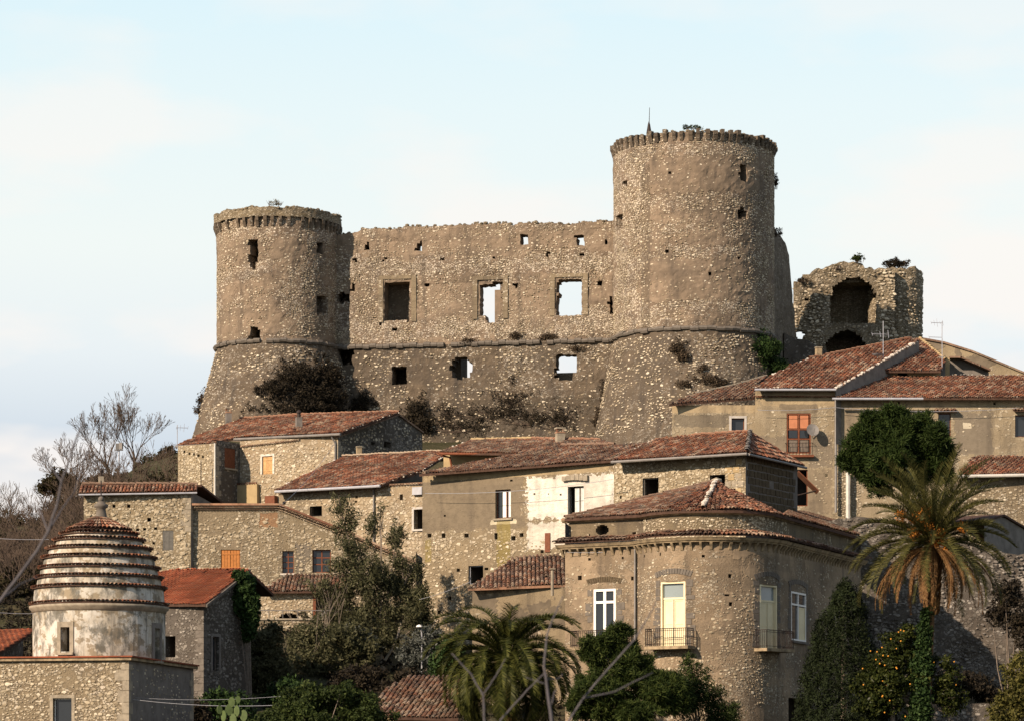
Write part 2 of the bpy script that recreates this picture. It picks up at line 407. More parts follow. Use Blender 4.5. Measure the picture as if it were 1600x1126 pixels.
M['curtain'] = flatmat('white_curtain', (.72, .70, .66), .9, .1, 4)
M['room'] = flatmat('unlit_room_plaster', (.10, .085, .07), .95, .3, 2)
M['glass'] = flatmat('dark_window_glass', (.018, .022, .026), .06, .1, 1, bump=0, spec=.5)
M['pale_glass'] = flatmat('painted_sky_glass', (.20, .24, .24), .08, .1, 1, bump=0, spec=.6)  # pale base colour stands in for sky reflected in the pane
k = NT('dome_plaster', .9)
cc = k.mix(k.rng(k.noise(.8, 5, .6), .38, .62), (.47, .455, .40), (.36, .325, .255))
cc = k.mix(k.rng(k.noise(1.4, 6, .68, k.mapv((1, 1, 1.2), (2, 0, 5))), .50, .55, 0, .85), cc, (.21, .17, .11))
cc = k.mix(k.rng(k.noise(.9, 6, .72, k.mapv((1.2, 1.2, .7), (9, 1, 3))), .47, .62, 0, .85), cc, (.085, .085, .072))
cc = k.mix(k.rng(k.noise(1.0, 5, .65, k.mapv((3.2, 3.2, .35))), .5, .68, 0, .6), cc, (.10, .095, .08))
k.bump(k.noise(5, 6, .7), .5, .04); M['dome_plaster'] = k.done(cc)
M['bark'] = flatmat('grey_bark', (.17, .14, .11), .95, .4, 5)
M['pale_bark'] = flatmat('pale_bark', (.42, .36, .28), .9, .35, 4)
M['twig'] = flatmat('bare_twig', (.075, .056, .042), .95, .2, 5, bump=0)
M['near_twig'] = flatmat('grey_near_twig', (.085, .08, .085), .8, .3, 20, bump=0)
M['palm_trunk'] = flatmat('fibrous_palm_trunk', (.13, .075, .035), .95, .5, 9, bump=.8)
M['leaf_euc'] = leafmat('olive_grey_leaves', [(.045, .048, .023), (.09, .09, .044), (.15, .145, .08)], .35)
M['leaf_pine'] = leafmat('dark_pine_needles', [(.013, .024, .006), (.026, .042, .010), (.044, .064, .017)], .1)
M['leaf_pine2'] = leafmat('bright_pine_needles', [(.016, .028, .008), (.034, .05, .012), (.068, .085, .022)], .15)
M['leaf_dark'] = leafmat('cypress_leaves', [(.007, .010, .004), (.012, .018, .007), (.02, .028, .01)], .0)
M['leaf_ivy'] = leafmat('ivy_leaves', [(.012, .025, .008), (.024, .045, .013), (.045, .075, .022)], .1)
M['leaf_orange'] = leafmat('orange_tree_leaves', [(.012, .018, .005), (.026, .034, .008), (.052, .058, .015)], .15, .35)
M['leaf_bush'] = leafmat('bush_leaves', [(.015, .024, .007), (.03, .044, .012), (.06, .078, .022)], .2)
M['leaf_yellow'] = leafmat('yellow_green_leaves', [(.045, .046, .012), (.08, .075, .02), (.13, .115, .035)], .2)
M['leaf_grey'] = leafmat('grey_leaves', [(.05, .055, .045), (.09, .10, .085), (.16, .17, .15)], .2)
M['scrub'] = leafmat('dry_scrub', [(.028, .021, .014), (.05, .037, .024), (.08, .06, .038)], .1)
M['scrub_dark'] = leafmat('dark_scrub', [(.014, .012, .009), (.026, .021, .014), (.042, .034, .021)], .1)
M['wood_mass'] = leafmat('hillside_scrub', [(.018, .015, .008), (.032, .028, .012), (.055, .045, .02)], .1)
M['frond'] = leafmat('palm_leaflets', [(.02, .026, .007), (.05, .056, .013), (.10, .10, .026)], .2, .45)
M['frond_yellow'] = leafmat('date_palm_leaflets', [(.035, .037, .012), (.075, .073, .022), (.13, .12, .04)], .25, .45)
M['frond_dry'] = leafmat('dry_palm_leaflets', [(.10, .05, .02), (.17, .09, .035), (.24, .15, .065)], .2, .6)
M['dates'] = leafmat('date_clusters', [(.20, .07, .012), (.33, .125, .02), (.42, .19, .04)], .0)
M['orange'] = flatmat('orange_fruit', (.50, .22, .03), .4, .1, 3, bump=0)
M['grass'] = leafmat('dry_grass', [(.10, .09, .04), (.16, .13, .06), (.2, .17, .08)], .2)
k = NT('hill_ground', .95)
cc = k.mix(k.rng(k.noise(.08, 6, .65), .4, .6), (.04, .04, .018), (.07, .06, .032))
cc = k.mix(k.rng(k.noise(1.2, 5, .7), .5, .7, 0, .6), cc, (.10, .085, .06))
k.bump(k.noise(1.5, 6, .7), .8, .4); M['ground'] = k.done(cc)
# ---------------------------------------------------------------- walls
class Plane:
    """vertical wall face through p running along d (to the right seen from outside)"""
    def __init__(s, p, d):
        s.p = Vector((p.x, p.y, 0)); s.d = Vector((d.x, d.y, 0)).normalized(); s.n = Vector((-s.d.y, s.d.x, 0))   # n points inwards
    def pt(s, u, v, d=0.0): return s.p + s.d * u + s.n * d + Vector((0, 0, v))
    def u(s, px):
        q = along(s.p, s.d, px); return (q - s.p).dot(s.d)
    def uv(s, px, py):
        q = along(s.p, s.d, px); return (q - s.p).dot(s.d), zat(q, py)
    def out(s, u): return -s.n
    def tan(s, u): return s.d
class Cyl:
    """round wall; u = arc length from the side facing -Y, rf(z) the radius"""
    def __init__(s, c, rf, r0):
        s.c = Vector((c.x, c.y, 0)); s.rf = rf; s.r0 = r0
    def pt(s, u, v, d=0.0):
        a = u / s.r0; r = s.rf(v) - d
        return Vector((s.c.x + r * math.sin(a), s.c.y - r * math.cos(a), v))
    def uv(s, px, py, r=None):
        best = None
        for i in range(-150, 151):
            a = i * .01
            for z in (0,):
                r = s.r0
                x = s.c.x + r * math.sin(a); y = s.c.y - r * math.cos(a)
                e = abs(CX + F * x / y - px)
                if best is None or e < best[0]: best = (e, a, y)
        a = best[1]; z = (HY - py) * best[2] / F
        r = s.rf(z); y = s.c.y - r * math.cos(a)
        return a * s.r0, (HY - py) * y / F
    def u(s, px): return s.uv(px, 600)[0]
    def out(s, u): a = u / s.r0; return Vector((math.sin(a), -math.cos(a), 0))
    def tan(s, u): a = u / s.r0; return Vector((math.cos(a), math.sin(a), 0))

def hrect(W, x0, y0, x1, y1, kind='r'):
    """pixel box of the photograph -> hole on the wall"""
    xm = (x0 + x1) / 2
    ua = W.u(x0) if isinstance(W, Plane) else W.uv(x0, (y0 + y1) / 2)[0]
    ub = W.u(x1) if isinstance(W, Plane) else W.uv(x1, (y0 + y1) / 2)[0]
    va = W.uv(xm, y1)[1]; vb = W.uv(xm, y0)[1]
    return (kind, ua, ub, va, vb)
def in_hole(h, u, v):
    k, a, b, c, d = h
    if not (a <= u <= b and c <= v <= d): return False
    if k == 'r': return True
    if k == 'e': return ((u - (a + b) / 2) / ((b - a) / 2)) ** 2 + ((v - (c + d) / 2) / ((d - c) / 2)) ** 2 <= 1
    if k == 'a':
        r = (b - a) / 2; s0 = d - r
        return v <= s0 or (u - (a + b) / 2) ** 2 + (v - s0) ** 2 <= r * r
    return True
def make_wall(parent, name, W, u0, u1, zb, top, mat, holes=(), step=.9, thick=.45, disp=0.0, jit=0.0, back=False, ends=False, label=None, seed=0, topjit=0.0, kind=None, bare=None):
    rnd = random.Random(seed * 977 + int(u0 * 13) + 5)
    tf = top if callable(top) else (lambda u: top)
    bf = zb if callable(zb) else (lambda u: zb)
    def breaks(a, b, extra):
        xs = [a, b] + [x for x in extra if a < x < b]
        xs = sorted(set(round(x, 4) for x in xs)); out = []
        for p, q in zip(xs, xs[1:]):
            n = max(1, int(math.ceil((q - p) / step)))
            out += [p + (q - p) * i / n for i in range(n)]
        return out + [xs[-1]]
    fine = jit > 0
    ue = [] if fine else [x for h in holes for x in (h[1], h[2])]
    ve = [] if fine else [x for h in holes for x in (h[3], h[4])]
    if not fine:
        for h in holes:
            if h[0] in 'ea':
                n = 10; ue += [lerp(h[1], h[2], i / n) for i in range(n)]; ve += [lerp(h[3], h[4], i / n) for i in range(n)]
    us = breaks(u0, u1, ue)
    zmin = min(bf(u) for u in us); zmax = max(tf(u) for u in us)
    vsb = breaks(zmin, zmax, ve)
    nu, nv = len(us), len(vsb)
    tops = [tf(u) + (rnd.uniform(-topjit, topjit) if topjit else 0) for u in us]; bots = [bf(u) for u in us]
    mb = MB(); idx = {}; bidx = {}; av = []
    def V(i, j):
        if (i, j) in idx: return idx[i, j]
        u = us[i]; v = max(min(vsb[j], tops[i]), bots[i]); d = 0
        if fine and 0 < i < nu - 1 and v < tops[i]: u += rnd.uniform(-jit, jit); v += rnd.uniform(-jit, jit)
        if disp:
            q = W.pt(u, v)
            d = -disp * (noise.noise(q * 1.9) * .9 + noise.noise(q * .55) * 1.3 + noise.noise(q * 4.5) * .5)
        if bare: b_ = bare(u, v); av.extend((b_, b_))
        mb.v.append(W.pt(u, v, d)); idx[i, j] = len(mb.v) - 1
        mb.v.append(W.pt(u, v, thick)); bidx[i, j] = len(mb.v) - 1
        return idx[i, j]
    keep = set()
    for i in range(nu - 1):
        for j in range(nv - 1):
            um = (us[i] + us[i + 1]) / 2; vm = (vsb[j] + vsb[j + 1]) / 2
            if vsb[j] >= tops[i] and vsb[j] >= tops[i + 1]: continue
            if vsb[j + 1] <= bots[i] and vsb[j + 1] <= bots[i + 1]: continue
            if fine:
                um += .13 * noise.noise(Vector((um * 2.2, vm * 2.2, 5))); vm += .13 * noise.noise(Vector((um * 2.2, vm * 2.2, 15)))
            if any(in_hole(h, um, vm) for h in holes): continue
            keep.add((i, j))
    for (i, j) in keep:
        a, b, c, d = V(i, j), V(i + 1, j), V(i + 1, j + 1), V(i, j + 1)
        mb.f.append((a, b, c, d))
        A, B, C_, D_ = bidx[i, j], bidx[i + 1, j], bidx[i + 1, j + 1], bidx[i, j + 1]
        if back: mb.f.append((D_, C_, B, A))
        if (i - 1, j) not in keep and (i > 0 or ends): mb.f.append((a, d, D_, A))
        if (i + 1, j) not in keep and (i < nu - 2 or ends): mb.f.append((b, B, C_, c))
        if (i, j + 1) not in keep: mb.f.append((d, c, C_, D_))
        if (i, j - 1) not in keep and j > 0: mb.f.append((a, A, B, b))
    o = part(name, mb, mat, parent, label=label, kind=kind)
    if bare: o.data.attributes.new('bare', 'FLOAT', 'POINT').data.foreach_set('value', av)
    return o
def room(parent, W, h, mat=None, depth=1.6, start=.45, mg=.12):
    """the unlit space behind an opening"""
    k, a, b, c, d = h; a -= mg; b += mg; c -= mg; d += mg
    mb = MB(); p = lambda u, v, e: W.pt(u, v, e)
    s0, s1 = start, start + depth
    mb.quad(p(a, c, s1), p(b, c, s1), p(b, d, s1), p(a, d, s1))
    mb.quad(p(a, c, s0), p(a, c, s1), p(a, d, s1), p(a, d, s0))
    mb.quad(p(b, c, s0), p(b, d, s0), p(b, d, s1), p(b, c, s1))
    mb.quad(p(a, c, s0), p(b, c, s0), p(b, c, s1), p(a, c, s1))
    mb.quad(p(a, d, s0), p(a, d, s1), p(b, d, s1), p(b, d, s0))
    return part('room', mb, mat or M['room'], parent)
def wbox(mb, W, u0, u1, v0, v1, d0, d1):
    """box on a wall, d from d0 (outer) to d1 (inner)"""
    p = W.pt
    v = [p(u0, v0, d0), p(u1, v0, d0), p(u1, v0, d1), p(u0, v0, d1), p(u0, v1, d0), p(u1, v1, d0), p(u1, v1, d1), p(u0, v1, d1)]
    mb.add(v, [(0, 3, 2, 1), (4, 5, 6, 7), (0, 1, 5, 4), (1, 2, 6, 5), (2, 3, 7, 6), (3, 0, 4, 7)])
def window(parent, W, h, style='dark', label=None, frame=None, sill=None, surround=None, deep=.22):
    k, a, b, c, d = h; w = b - a; hh = d - c
    room(parent, W, h)
    def fr(t, fm, e0, e1, mull=(), trans=()):
        mb = MB()
        wbox(mb, W, a, a + t, c, d, e0, e1); wbox(mb, W, b - t, b, c, d, e0, e1)
        wbox(mb, W, a + t, b - t, d - t, d, e0 + .003, e1); wbox(mb, W, a + t, b - t, c, c + t, e0 + .003, e1)
        for m in mull: wbox(mb, W, lerp(a, b, m) - t * .6, lerp(a, b, m) + t * .6, c + t, d - t, e0 + .006, e1)
        for m in trans: wbox(mb, W, a + t, b - t, lerp(c, d, m) - t * .5, lerp(c, d, m) + t * .5, e0 + .009, e1)
        return part('window', mb, fm, parent, label=label)
    def panes(f, mat, e, us=(0, 1), vs_=(0, 1)):
        for i in range(len(us) - 1):
            for j in range(len(vs_) - 1):
                mb = MB(); wbox(mb, W, lerp(a, b, us[i]), lerp(a, b, us[i + 1]), lerp(c, d, vs_[j]), lerp(c, d, vs_[j + 1]), e, e + .012)
                part('pane', mb, mat, f)
    def leaf(f, name, mat, u0, u1, v0, v1, e, boards=0, louvre=0, rails=True):
        mb = MB(); t = .06
        if rails:
            wbox(mb, W, u0, u0 + t, v0, v1, e, e + .045); wbox(mb, W, u1 - t, u1, v0, v1, e, e + .045)
            for z in (v0, (v0 + v1) / 2 - t / 2, v1 - t): wbox(mb, W, u0 + t, u1 - t, z, z + t, e + .002, e + .043)
            wbox(mb, W, u0 + t, u1 - t, v0 + t, v1 - t, e + .02, e + .035)
        if louvre:
            n = int((v1 - v0) / .09)
            for i in range(n):
                z = lerp(v0 + t, v1 - t, (i + .5) / n)
                wbox(mb, W, u0 + t, u1 - t, z - .02, z + .015, e + .006, e + .03)
        if boards:
            for i in range(boards):
                g = .008; wbox(mb, W, lerp(u0, u1, i / boards) + g, lerp(u0, u1, (i + 1) / boards) - g, v0, v1, e + (.0 if i % 2 else .008), e + .035)
        return part(name, mb, mat, f)
    um = (a + b) / 2
    if style == 'dark':
        f = None
        if frame: f = fr(.06, frame, .14, .2)
    elif style == 'glass1': f = fr(.055, frame, deep, deep + .06); panes(f, M['glass'], deep + .03)
    elif style == 'casement':        # two glazed sashes with glazing bars
        f = fr(.07, frame, deep, deep + .07, (.5,), (.37, .66)); panes(f, M['glass'], deep + .04, (0, .5, 1), (0, .37, .66, 1))
    elif style == 'bars':            # one dark sash with thin bars
        f = fr(.05, frame, deep, deep + .06, (.5,), (.25, .5, .75)); panes(f, M['glass'], deep + .04)
    elif style == 'closed':
        f = fr(.04, frame, .05, .11); leaf(f, 'shutter', frame, a + .04, um - .005, c + .04, d - .04, .03, louvre=1); leaf(f, 'shutter', frame, um + .005, b - .04, c + .04, d - .04, .03, louvre=1)
    elif style == 'boards':
        f = fr(.05, frame, .08, .14); leaf(f, 'shutter', frame, a + .05, um - .01, c + .05, d - .05, .05, boards=3, rails=False); leaf(f, 'shutter', frame, um + .01, b - .05, c + .05, d - .05, .05, boards=3, rails=False)
        mb = MB()
        for z in (.18, .8): wbox(mb, W, a + .05, b - .05, lerp(c, d, z) - .035, lerp(c, d, z) + .035, .025, .052)
        part('batten', mb, frame, f)
    elif style == 'curtain':         # an open dark slot on the left, pale sashes on the right
        f = fr(.05, M['brown_wood'], deep, deep + .07, (.62,), ())
        panes(f, M['glass'], deep + .05, (0, .34, 1))
        for (p_, q_) in ((.36, .58), (.74, .96)):
            mb = MB(); wbox(mb, W, lerp(a, b, p_), lerp(a, b, q_), c + .08, d - .12, deep + .02, deep + .045); part('curtain', mb, M['white_paint'], f)
    elif style == 'blue':
        f = fr(.05, M['old_wood'], deep, deep + .07)
        leaf(f, 'shutter', M['blue_shutter'], lerp(a, b, .36), lerp(a, b, .63), c + .06, d - .08, deep - .02)
        leaf(f, 'shutter', M['blue_shutter'], lerp(a, b, .74), lerp(a, b, .96), c + .06, d - .08, deep - .02)
        mb = MB(); wbox(mb, W, lerp(a, b, .63), lerp(a, b, .74), c + .05, d - .05, deep - .01, deep + .04); part('post', mb, M['old_wood'], f)
    elif style == 'whitedoor':       # white glazed door with transom lights
        f = fr(.13, frame, .02, .12, (.5,), (.775,))
        for (x0, x1) in ((.12, .44), (.56, .88)):
            for (y0, y1) in ((.13, .74), (.81, .94)):
                mb = MB(); wbox(mb, W, lerp(a, b, x0), lerp(a, b, x1), lerp(c, d, y0), lerp(c, d, y1), .08, .095); part('pane', mb, M['glass'], f)
    elif style == 'creamdoor':
        f = fr(.09, frame, .0, .16)
        mb = MB(); wbox(mb, W, a + .09, b - .09, lerp(c, d, .735), lerp(c, d, .765), .10, .2); part('transom', mb, frame, f)
        mb = MB(); wbox(mb, W, a + .09, b - .09, lerp(c, d, .765), d - .09, .16, .175); part('pane', mb, M['pale_glass'], f)
        leaf(f, 'shutter', M['cream_paint'], a + .1, um - .01, c + .03, lerp(c, d, .73), .13)
        leaf(f, 'shutter', M['cream_paint'], um + .035, b - .1, c + .03, lerp(c, d, .73), .13)
    elif style == 'browndoor':
        f = fr(.09, frame, .02, .12, (.5,), (.36, .60))
        for (x0, x1) in ((.1, .45), (.55, .9)):
            for (y0, y1, mt) in ((.05, .34, M['old_wood']), (.39, .58, M['glass']), (.63, .95, M['peach'])):
                mb = MB(); wbox(mb, W, lerp(a, b, x0), lerp(a, b, x1), lerp(c, d, y0), lerp(c, d, y1), .07, .09); part('pane', mb, mt, f)
    elif style == 'narrow':
        deep = .1; f = fr(.09, frame, -.02, .1, (.48,), (.74,)); panes(f, M['glass'], .06, (0, .48, 1), (0, .74, 1))
        leaf(f, 'shutter', M['cream_paint'], lerp(a, b, .56), b - .07, c + .08, lerp(c, d, .70), deep - .08)
    par = f or parent
    if sill:
        mb = MB(); wbox(mb, W, a - .12, b + .12, c - .12, c - .004, -.12, .2); part('sill', mb, sill, par)
    if surround:
        mb = MB(); t = .16
        wbox(mb, W, a - t, a - .003, c, d + t, -.035, .1); wbox(mb, W, b + .003, b + t, c, d + t, -.035, .1); wbox(mb, W, a - .003, b + .003, d + .003, d + t - .003, -.032, .1)
        part('surround', mb, surround, par)
    return f

# stones standing out of a wall face
def stone_shape(rnd, n=7):
    a0 = rnd.random() * 6.3; o = []
    for i in range(n):
        a = a0 + 2 * math.pi * (i + rnd.uniform(-.25, .25)) / n
        r = rnd.uniform(.62, 1.15)
        o.append((r * math.cos(a) * (1.12 if i % 3 else .9), r * math.sin(a)))
    return o
def add_stone(mb, W, u, v, ru, rv, h, rnd):
    s = stone_shape(rnd); n = len(s); b = len(mb.v)
    tu, tv = rnd.uniform(-.3, .3), rnd.uniform(-.3, .3)
    for x, y in s: mb.v.append(W.pt(u + x * ru, v + y * rv, .05))
    for x, y in s: mb.v.append(W.pt(u + x * ru * .8, v + y * rv * .8, -h * (.75 + tu * x + tv * y)))
    mb.v.append(W.pt(u, v, -h * 1.1))
    for i in range(n):
        j = (i + 1) % n
        mb.f.append((b + i, b + j, b + n + j, b + n + i)); mb.f.append((b + n + i, b + n + j, b + 2 * n))
def scatter_stones(parent, W, u0, u1, z0, top, holes, n, mat, size=(.10, .24), dens=.0, seed=1, h=.05, name='rubble_stones', fn=None):
    rnd = random.Random(seed); mb = MB(); k = 0
    tf = top if callable(top) else (lambda u: top)
    grid = {}
    tries = 0
    while k < n and tries < n * 6:
        tries += 1
        u = rnd.uniform(u0, u1); t = tf(u); v = rnd.uniform(z0, t)
        q = W.pt(u, v)
        if noise.noise(q * .4) * .7 + noise.noise(q * 1.3) * .5 < dens + rnd.uniform(-.35, .35): continue
        if fn and rnd.random() > fn(u, v): continue
        s = lerp(size[0], size[1], rnd.random() ** 1.8)
        if v + s > t or v - s < z0: continue
        if any(h_[1] - s < u < h_[2] + s and h_[3] - s < v < h_[4] + s for h_ in holes): continue
        g = (int(u / .3), int(v / .3)); hit = False
        for dx in (-1, 0, 1):
            for dy in (-1, 0, 1):
                for (a, b, c) in grid.get((g[0] + dx, g[1] + dy), ()):
                    if abs(a - u) < (c + s) * .8 and abs(b - v) < (c + s) * .6: hit = True
        if hit: continue
        grid.setdefault(g, []).append((u, v, s))
        add_stone(mb, W, u, v, s * rnd.uniform(.9, 1.25), s * rnd.uniform(.55, .85), h * rnd.uniform(.5, 1.2), rnd); k += 1
    return part(name, mb, mat, parent, kind='stuff')
_STM = {}
def big_stones(parent, W, spots, mat, seed=3, h=.09):
    """stones large enough to pick out, each an object"""
    rnd = random.Random(seed)
    key = mat.name
    if key not in _STM:
        _STM[key] = []
        class U:
            def pt(s, u, v, d): return Vector((u, d, v))
        for i in range(6):
            mb = MB(); add_stone(mb, U(), 0, 0, 1, 1, 1, rnd); _STM[key].append(mb.mesh('stone', mat))
    for (u, v, ru, rv) in spots:
        o = W.pt(u, v); x = W.tan(u); y = -W.out(u)
        m = Matrix(((x.x * ru, y.x * h, 0, o.x), (x.y * ru, y.y * h, 0, o.y), (0, 0, rv, o.z), (0, 0, 0, 1)))
        me = rnd.choice(_STM[key])
        ob = bpy.data.objects.new('stone', me); COL.objects.link(ob)
        ob.parent = parent
        ob.matrix_parent_inverse = wmat(parent).inverted()
        ob.location = o; ob.rotation_euler = (0, 0, math.atan2(x.y, x.x)); ob.scale = (ru, h, rv)

# ---------------------------------------------------------------- tiled roofs
class Slope:
    """roof plane: through p, rising m per metre along horizontal s; columns of tiles run along s"""
    def __init__(s, p, sdir, m, rdir=None):
        s.p = Vector(p); s.s = Vector((sdir.x, sdir.y, 0)).normalized(); s.m = m
        r = rdir or s.s                              # direction of steepest rise (defaults to the tile direction)
        r = Vector((r.x, r.y, 0)).normalized(); s.r = r
        s.n = Vector((-r.x * m, -r.y * m, 1)).normalized()
        s.U = Vector((s.s.x, s.s.y, m * s.s.dot(r))).normalized()
        s.E = s.U.cross(s.n).normalized()           # across the columns
    @staticmethod
    def fit(a, b, c, sdir):
        n = (b - a).cross(c - a)
        if n.z < 0: n = -n
        h = Vector((-n.x, -n.y, 0)); return Slope(a, sdir, h.length / n.z, h)
    def at(s, px, py):
        d = Vector(((px - CX) / F, 1.0, (HY - py) / F)); k = s.p.dot(s.n) / d.dot(s.n); return d * k
    def z(s, x, y): return s.p.z + ((x - s.p.x) * s.r.x + (y - s.p.y) * s.r.y) * s.m
def tile_roof(parent, S, poly, mat, tw=.23, tl=.40, seed=1, deck=True, name='roof', bumpy=.02, thick=.14, under=None, sag=.04, label=None):
    rnd = random.Random(seed)
    A = [((p - S.p).dot(S.E), (p - S.p).dot(S.U)) for p in poly]
    a0 = min(a for a, b in A); a1 = max(a for a, b in A)
    mb = MB(); n = max(1, int(round((a1 - a0) / tw))); w = (a1 - a0) / n; r = w * .40
    def spn(a):
        xs = []
        for (p, q) in zip(A, A[1:] + A[:1]):
            if (p[0] - a) * (q[0] - a) < 0 or (p[0] == a) != (q[0] == a):
                t = (a - p[0]) / (q[0] - p[0]); xs.append(p[1] + t * (q[1] - p[1]))
        return (min(xs), max(xs)) if len(xs) > 1 else None
    pt = lambda a, b, h: S.p + S.E * a + S.U * b + S.n * h
    def wob(a, b): 
        q = pt(a, b, 0); return sag * noise.noise(q * .45) + .02 * noise.noise(q * 2.1)
    for i in range(n):
        a = a0 + (i + .5) * w; s = spn(a)
        if not s or s[1] - s[0] < .08: continue
        b = s[0] - rnd.uniform(0, .09)
        cx = rnd.uniform(-.012, .012)
        while b < s[1] - .05:
            l = min(tl, s[1] - b + .04); e = b + l * 1.12
            ca = a + cx + rnd.uniform(-bumpy, bumpy) * .8; sk = rnd.uniform(-bumpy, bumpy); dz = rnd.uniform(0, bumpy) + wob(a, b)
            if rnd.random() < .012: b += tl; continue
            base = len(mb.v)
            for (bb, rr, hz, sx) in ((b, r * 1.12, .035 + dz, 0), (e, r * .86, .0 + dz, sk)):
                for kk in range(5):
                    th = math.pi * kk / 4
                    mb.v.append(pt(ca + sx - rr * math.cos(th), bb, hz + rr * math.sin(th) * .95))
            for kk in range(4): mb.f.append((base + kk, base + kk + 1, base + 6 + kk, base + 5 + kk))
            # thickness of the lower lip
            for kk in range(5):
                th = math.pi * kk / 4; rr = r * .86
                mb.v.append(pt(ca - rr * math.cos(th), b, .035 + dz + rr * math.sin(th) * .8 - .004))
            for kk in range(4): mb.f.append((base + kk, base + 10 + kk, base + 11 + kk, base + kk + 1))
            b += l
    ro = None
    if deck:
        dk = MB(); m_ = len(poly)
        top = [p + S.n * -.01 for p in poly]; bot = [p - Vector((0, 0, thick)) for p in poly]
        dk.add(top + bot, [tuple(range(m_))] + [tuple(reversed(range(m_, 2 * m_)))] + [(i, (i + 1) % m_, m_ + (i + 1) % m_, m_ + i) for i in range(m_)])
        ro = part(name, dk, under or M['tile_deck'], parent, label=label)
    t = part('roof_tiles', mb, mat, ro or parent, smooth_=False, kind='stuff')
    return ro or t
_RT = {}
def ridge_tiles(parent, a, b, mat, r=.13, l=.42, lift=.05, seed=5):
    key = (mat.name, r)
    if key not in _RT:
        mb = MB()
        for x, q in ((0, 1.08), (1.1, .88)):
            for k_ in range(6):
                th = math.pi * k_ / 5; mb.v.append(Vector((x, -q * math.cos(th), q * math.sin(th) + (.12 if x == 0 else 0))))
        for k_ in range(5): mb.f.append((k_, k_ + 1, 7 + k_, 6 + k_))
        _RT[key] = mb.mesh('ridge_tile', mat)
    rnd = random.Random(seed); a = Vector(a); b = Vector(b); d = b - a; n = max(1, int(d.length / l)); x = d.normalized()
    y = Vector((0, 0, 1)).cross(x).normalized(); z = x.cross(y)
    for i in range(n):
        p = a + d * (i / n) + Vector((0, 0, lift + rnd.uniform(-.015, .02)))
        o = bpy.data.objects.new('ridge_tile', _RT[key]); COL.objects.link(o); o.parent = parent
        o.matrix_parent_inverse = wmat(parent).inverted()
        m = Matrix((x, y, z)).transposed() @ Matrix.Rotation(rnd.uniform(-.07, .07), 3, 'Z')
        o.location = p; o.rotation_euler = m.to_euler(); o.scale = (d.length / n, r * rnd.uniform(.9, 1.12), r)
def mortar_line(parent, a, b, mat=None, r=.11, seed=2, name='bedding_mortar'):
    rnd = random.Random(seed); a = Vector(a); b = Vector(b); mb = MB(); n = max(2, int((b - a).length / .28))
    for i in range(n):
        if rnd.random() < .25: continue
        p = a.lerp(b, (i + .5) / n) + Vector((rnd.uniform(-.06, .06), rnd.uniform(-.06, .06), rnd.uniform(.0, .07)))
        blob(mb, p, r * rnd.uniform(.5, 1.25), rnd)
    return part(name, mb, mat or M['mortar_white'], parent, kind='stuff')
ICO = None
def blob(mb, p, r, rnd, sz=(1, 1, .7)):
    t = (1 + 5 ** .5) / 2; b = len(mb.v)
    vs_ = [(-1, t, 0), (1, t, 0), (-1, -t, 0), (1, -t, 0), (0, -1, t), (0, 1, t), (0, -1, -t), (0, 1, -t), (t, 0, -1), (t, 0, 1), (-t, 0, -1), (-t, 0, 1)]
    for v in vs_:
        k_ = r / 1.9 * rnd.uniform(.75, 1.15); mb.v.append(Vector((p[0] + v[0] * k_ * sz[0], p[1] + v[1] * k_ * sz[1], p[2] + v[2] * k_ * sz[2])))
    for f in [(0, 11, 5), (0, 5, 1), (0, 1, 7), (0, 7, 10), (0, 10, 11), (1, 5, 9), (5, 11, 4), (11, 10, 2), (10, 7, 6), (7, 1, 8), (3, 9, 4), (3, 4, 2), (3, 2, 6), (3, 6, 8), (3, 8, 9), (4, 9, 5), (2, 4, 11), (6, 2, 10), (8, 6, 7), (9, 8, 1)]:
        mb.f.append(tuple(b + i for i in f))
def eaves_course(parent, W, u0, u1, zf, rows=1, tw=.21, proj=.16, mat=None, name='eaves_course'):
    """rows of half tiles bedded under the eaves, ends to the front"""
    mb = MB(); zf_ = zf if callable(zf) else (lambda u: zf)
    for row in range(rows):
        n = max(1, int((u1 - u0) / tw)); w = (u1 - u0) / n; pr = proj * (row + 1)
        for i in range(n):
            u = u0 + (i + .5) * w; z = zf_(u) + row * .13; r = w * .43; b = len(mb.v)
            for dd in (-pr, .05):
                for k_ in range(5):
                    th = math.pi * k_ / 4; mb.v.append(W.pt(u - r * math.cos(th), z + r * math.sin(th), dd))
            for dd in (-pr,):
                for k_ in range(5):
                    th = math.pi * k_ / 4; mb.v.append(W.pt(u - r * .7 * math.cos(th), z + r * .7 * math.sin(th), dd))
            for k_ in range(4):
                mb.f.append((b + k_, b + k_ + 1, b + 6 + k_, b + 5 + k_)); mb.f.append((b + k_, b + 10 + k_, b + 11 + k_, b + k_ + 1))
        # bed above the row
        nseg = max(1, int((u1 - u0) / 1.0))
        for i in range(nseg):
            a, c = lerp(u0, u1, i / nseg), lerp(u0, u1, (i + 1) / nseg); r = .1
            b = len(mb.v)
            for (uu, zz, dd) in ((a, zf_(a) + r + row * .13, -pr + .03), (c, zf_(c) + r + row * .13, -pr + .03), (c, zf_(c) + r + row * .13 + .035, -pr + .03), (a, zf_(a) + r + row * .13 + .035, -pr + .03), (a, zf_(a) + r + row * .13, .05), (c, zf_(c) + r + row * .13, .05), (c, zf_(c) + r + row * .13 + .035, .05), (a, zf_(a) + r + row * .13 + .035, .05)):
                mb.v.append(W.pt(uu, zz, dd))
            mb.f += [tuple(b + q for q in f) for f in ((0, 1, 2, 3), (0, 4, 5, 1), (3, 2, 6, 7))]
    return part(name, mb, mat or M['tile_pale'], parent, kind='stuff')
def gutter(parent, a, b, r=.085, mat=None):
    mb = MB(); mb.tube([a, b], r, 8); return part('gutter', mb, mat or M['metal'], parent)
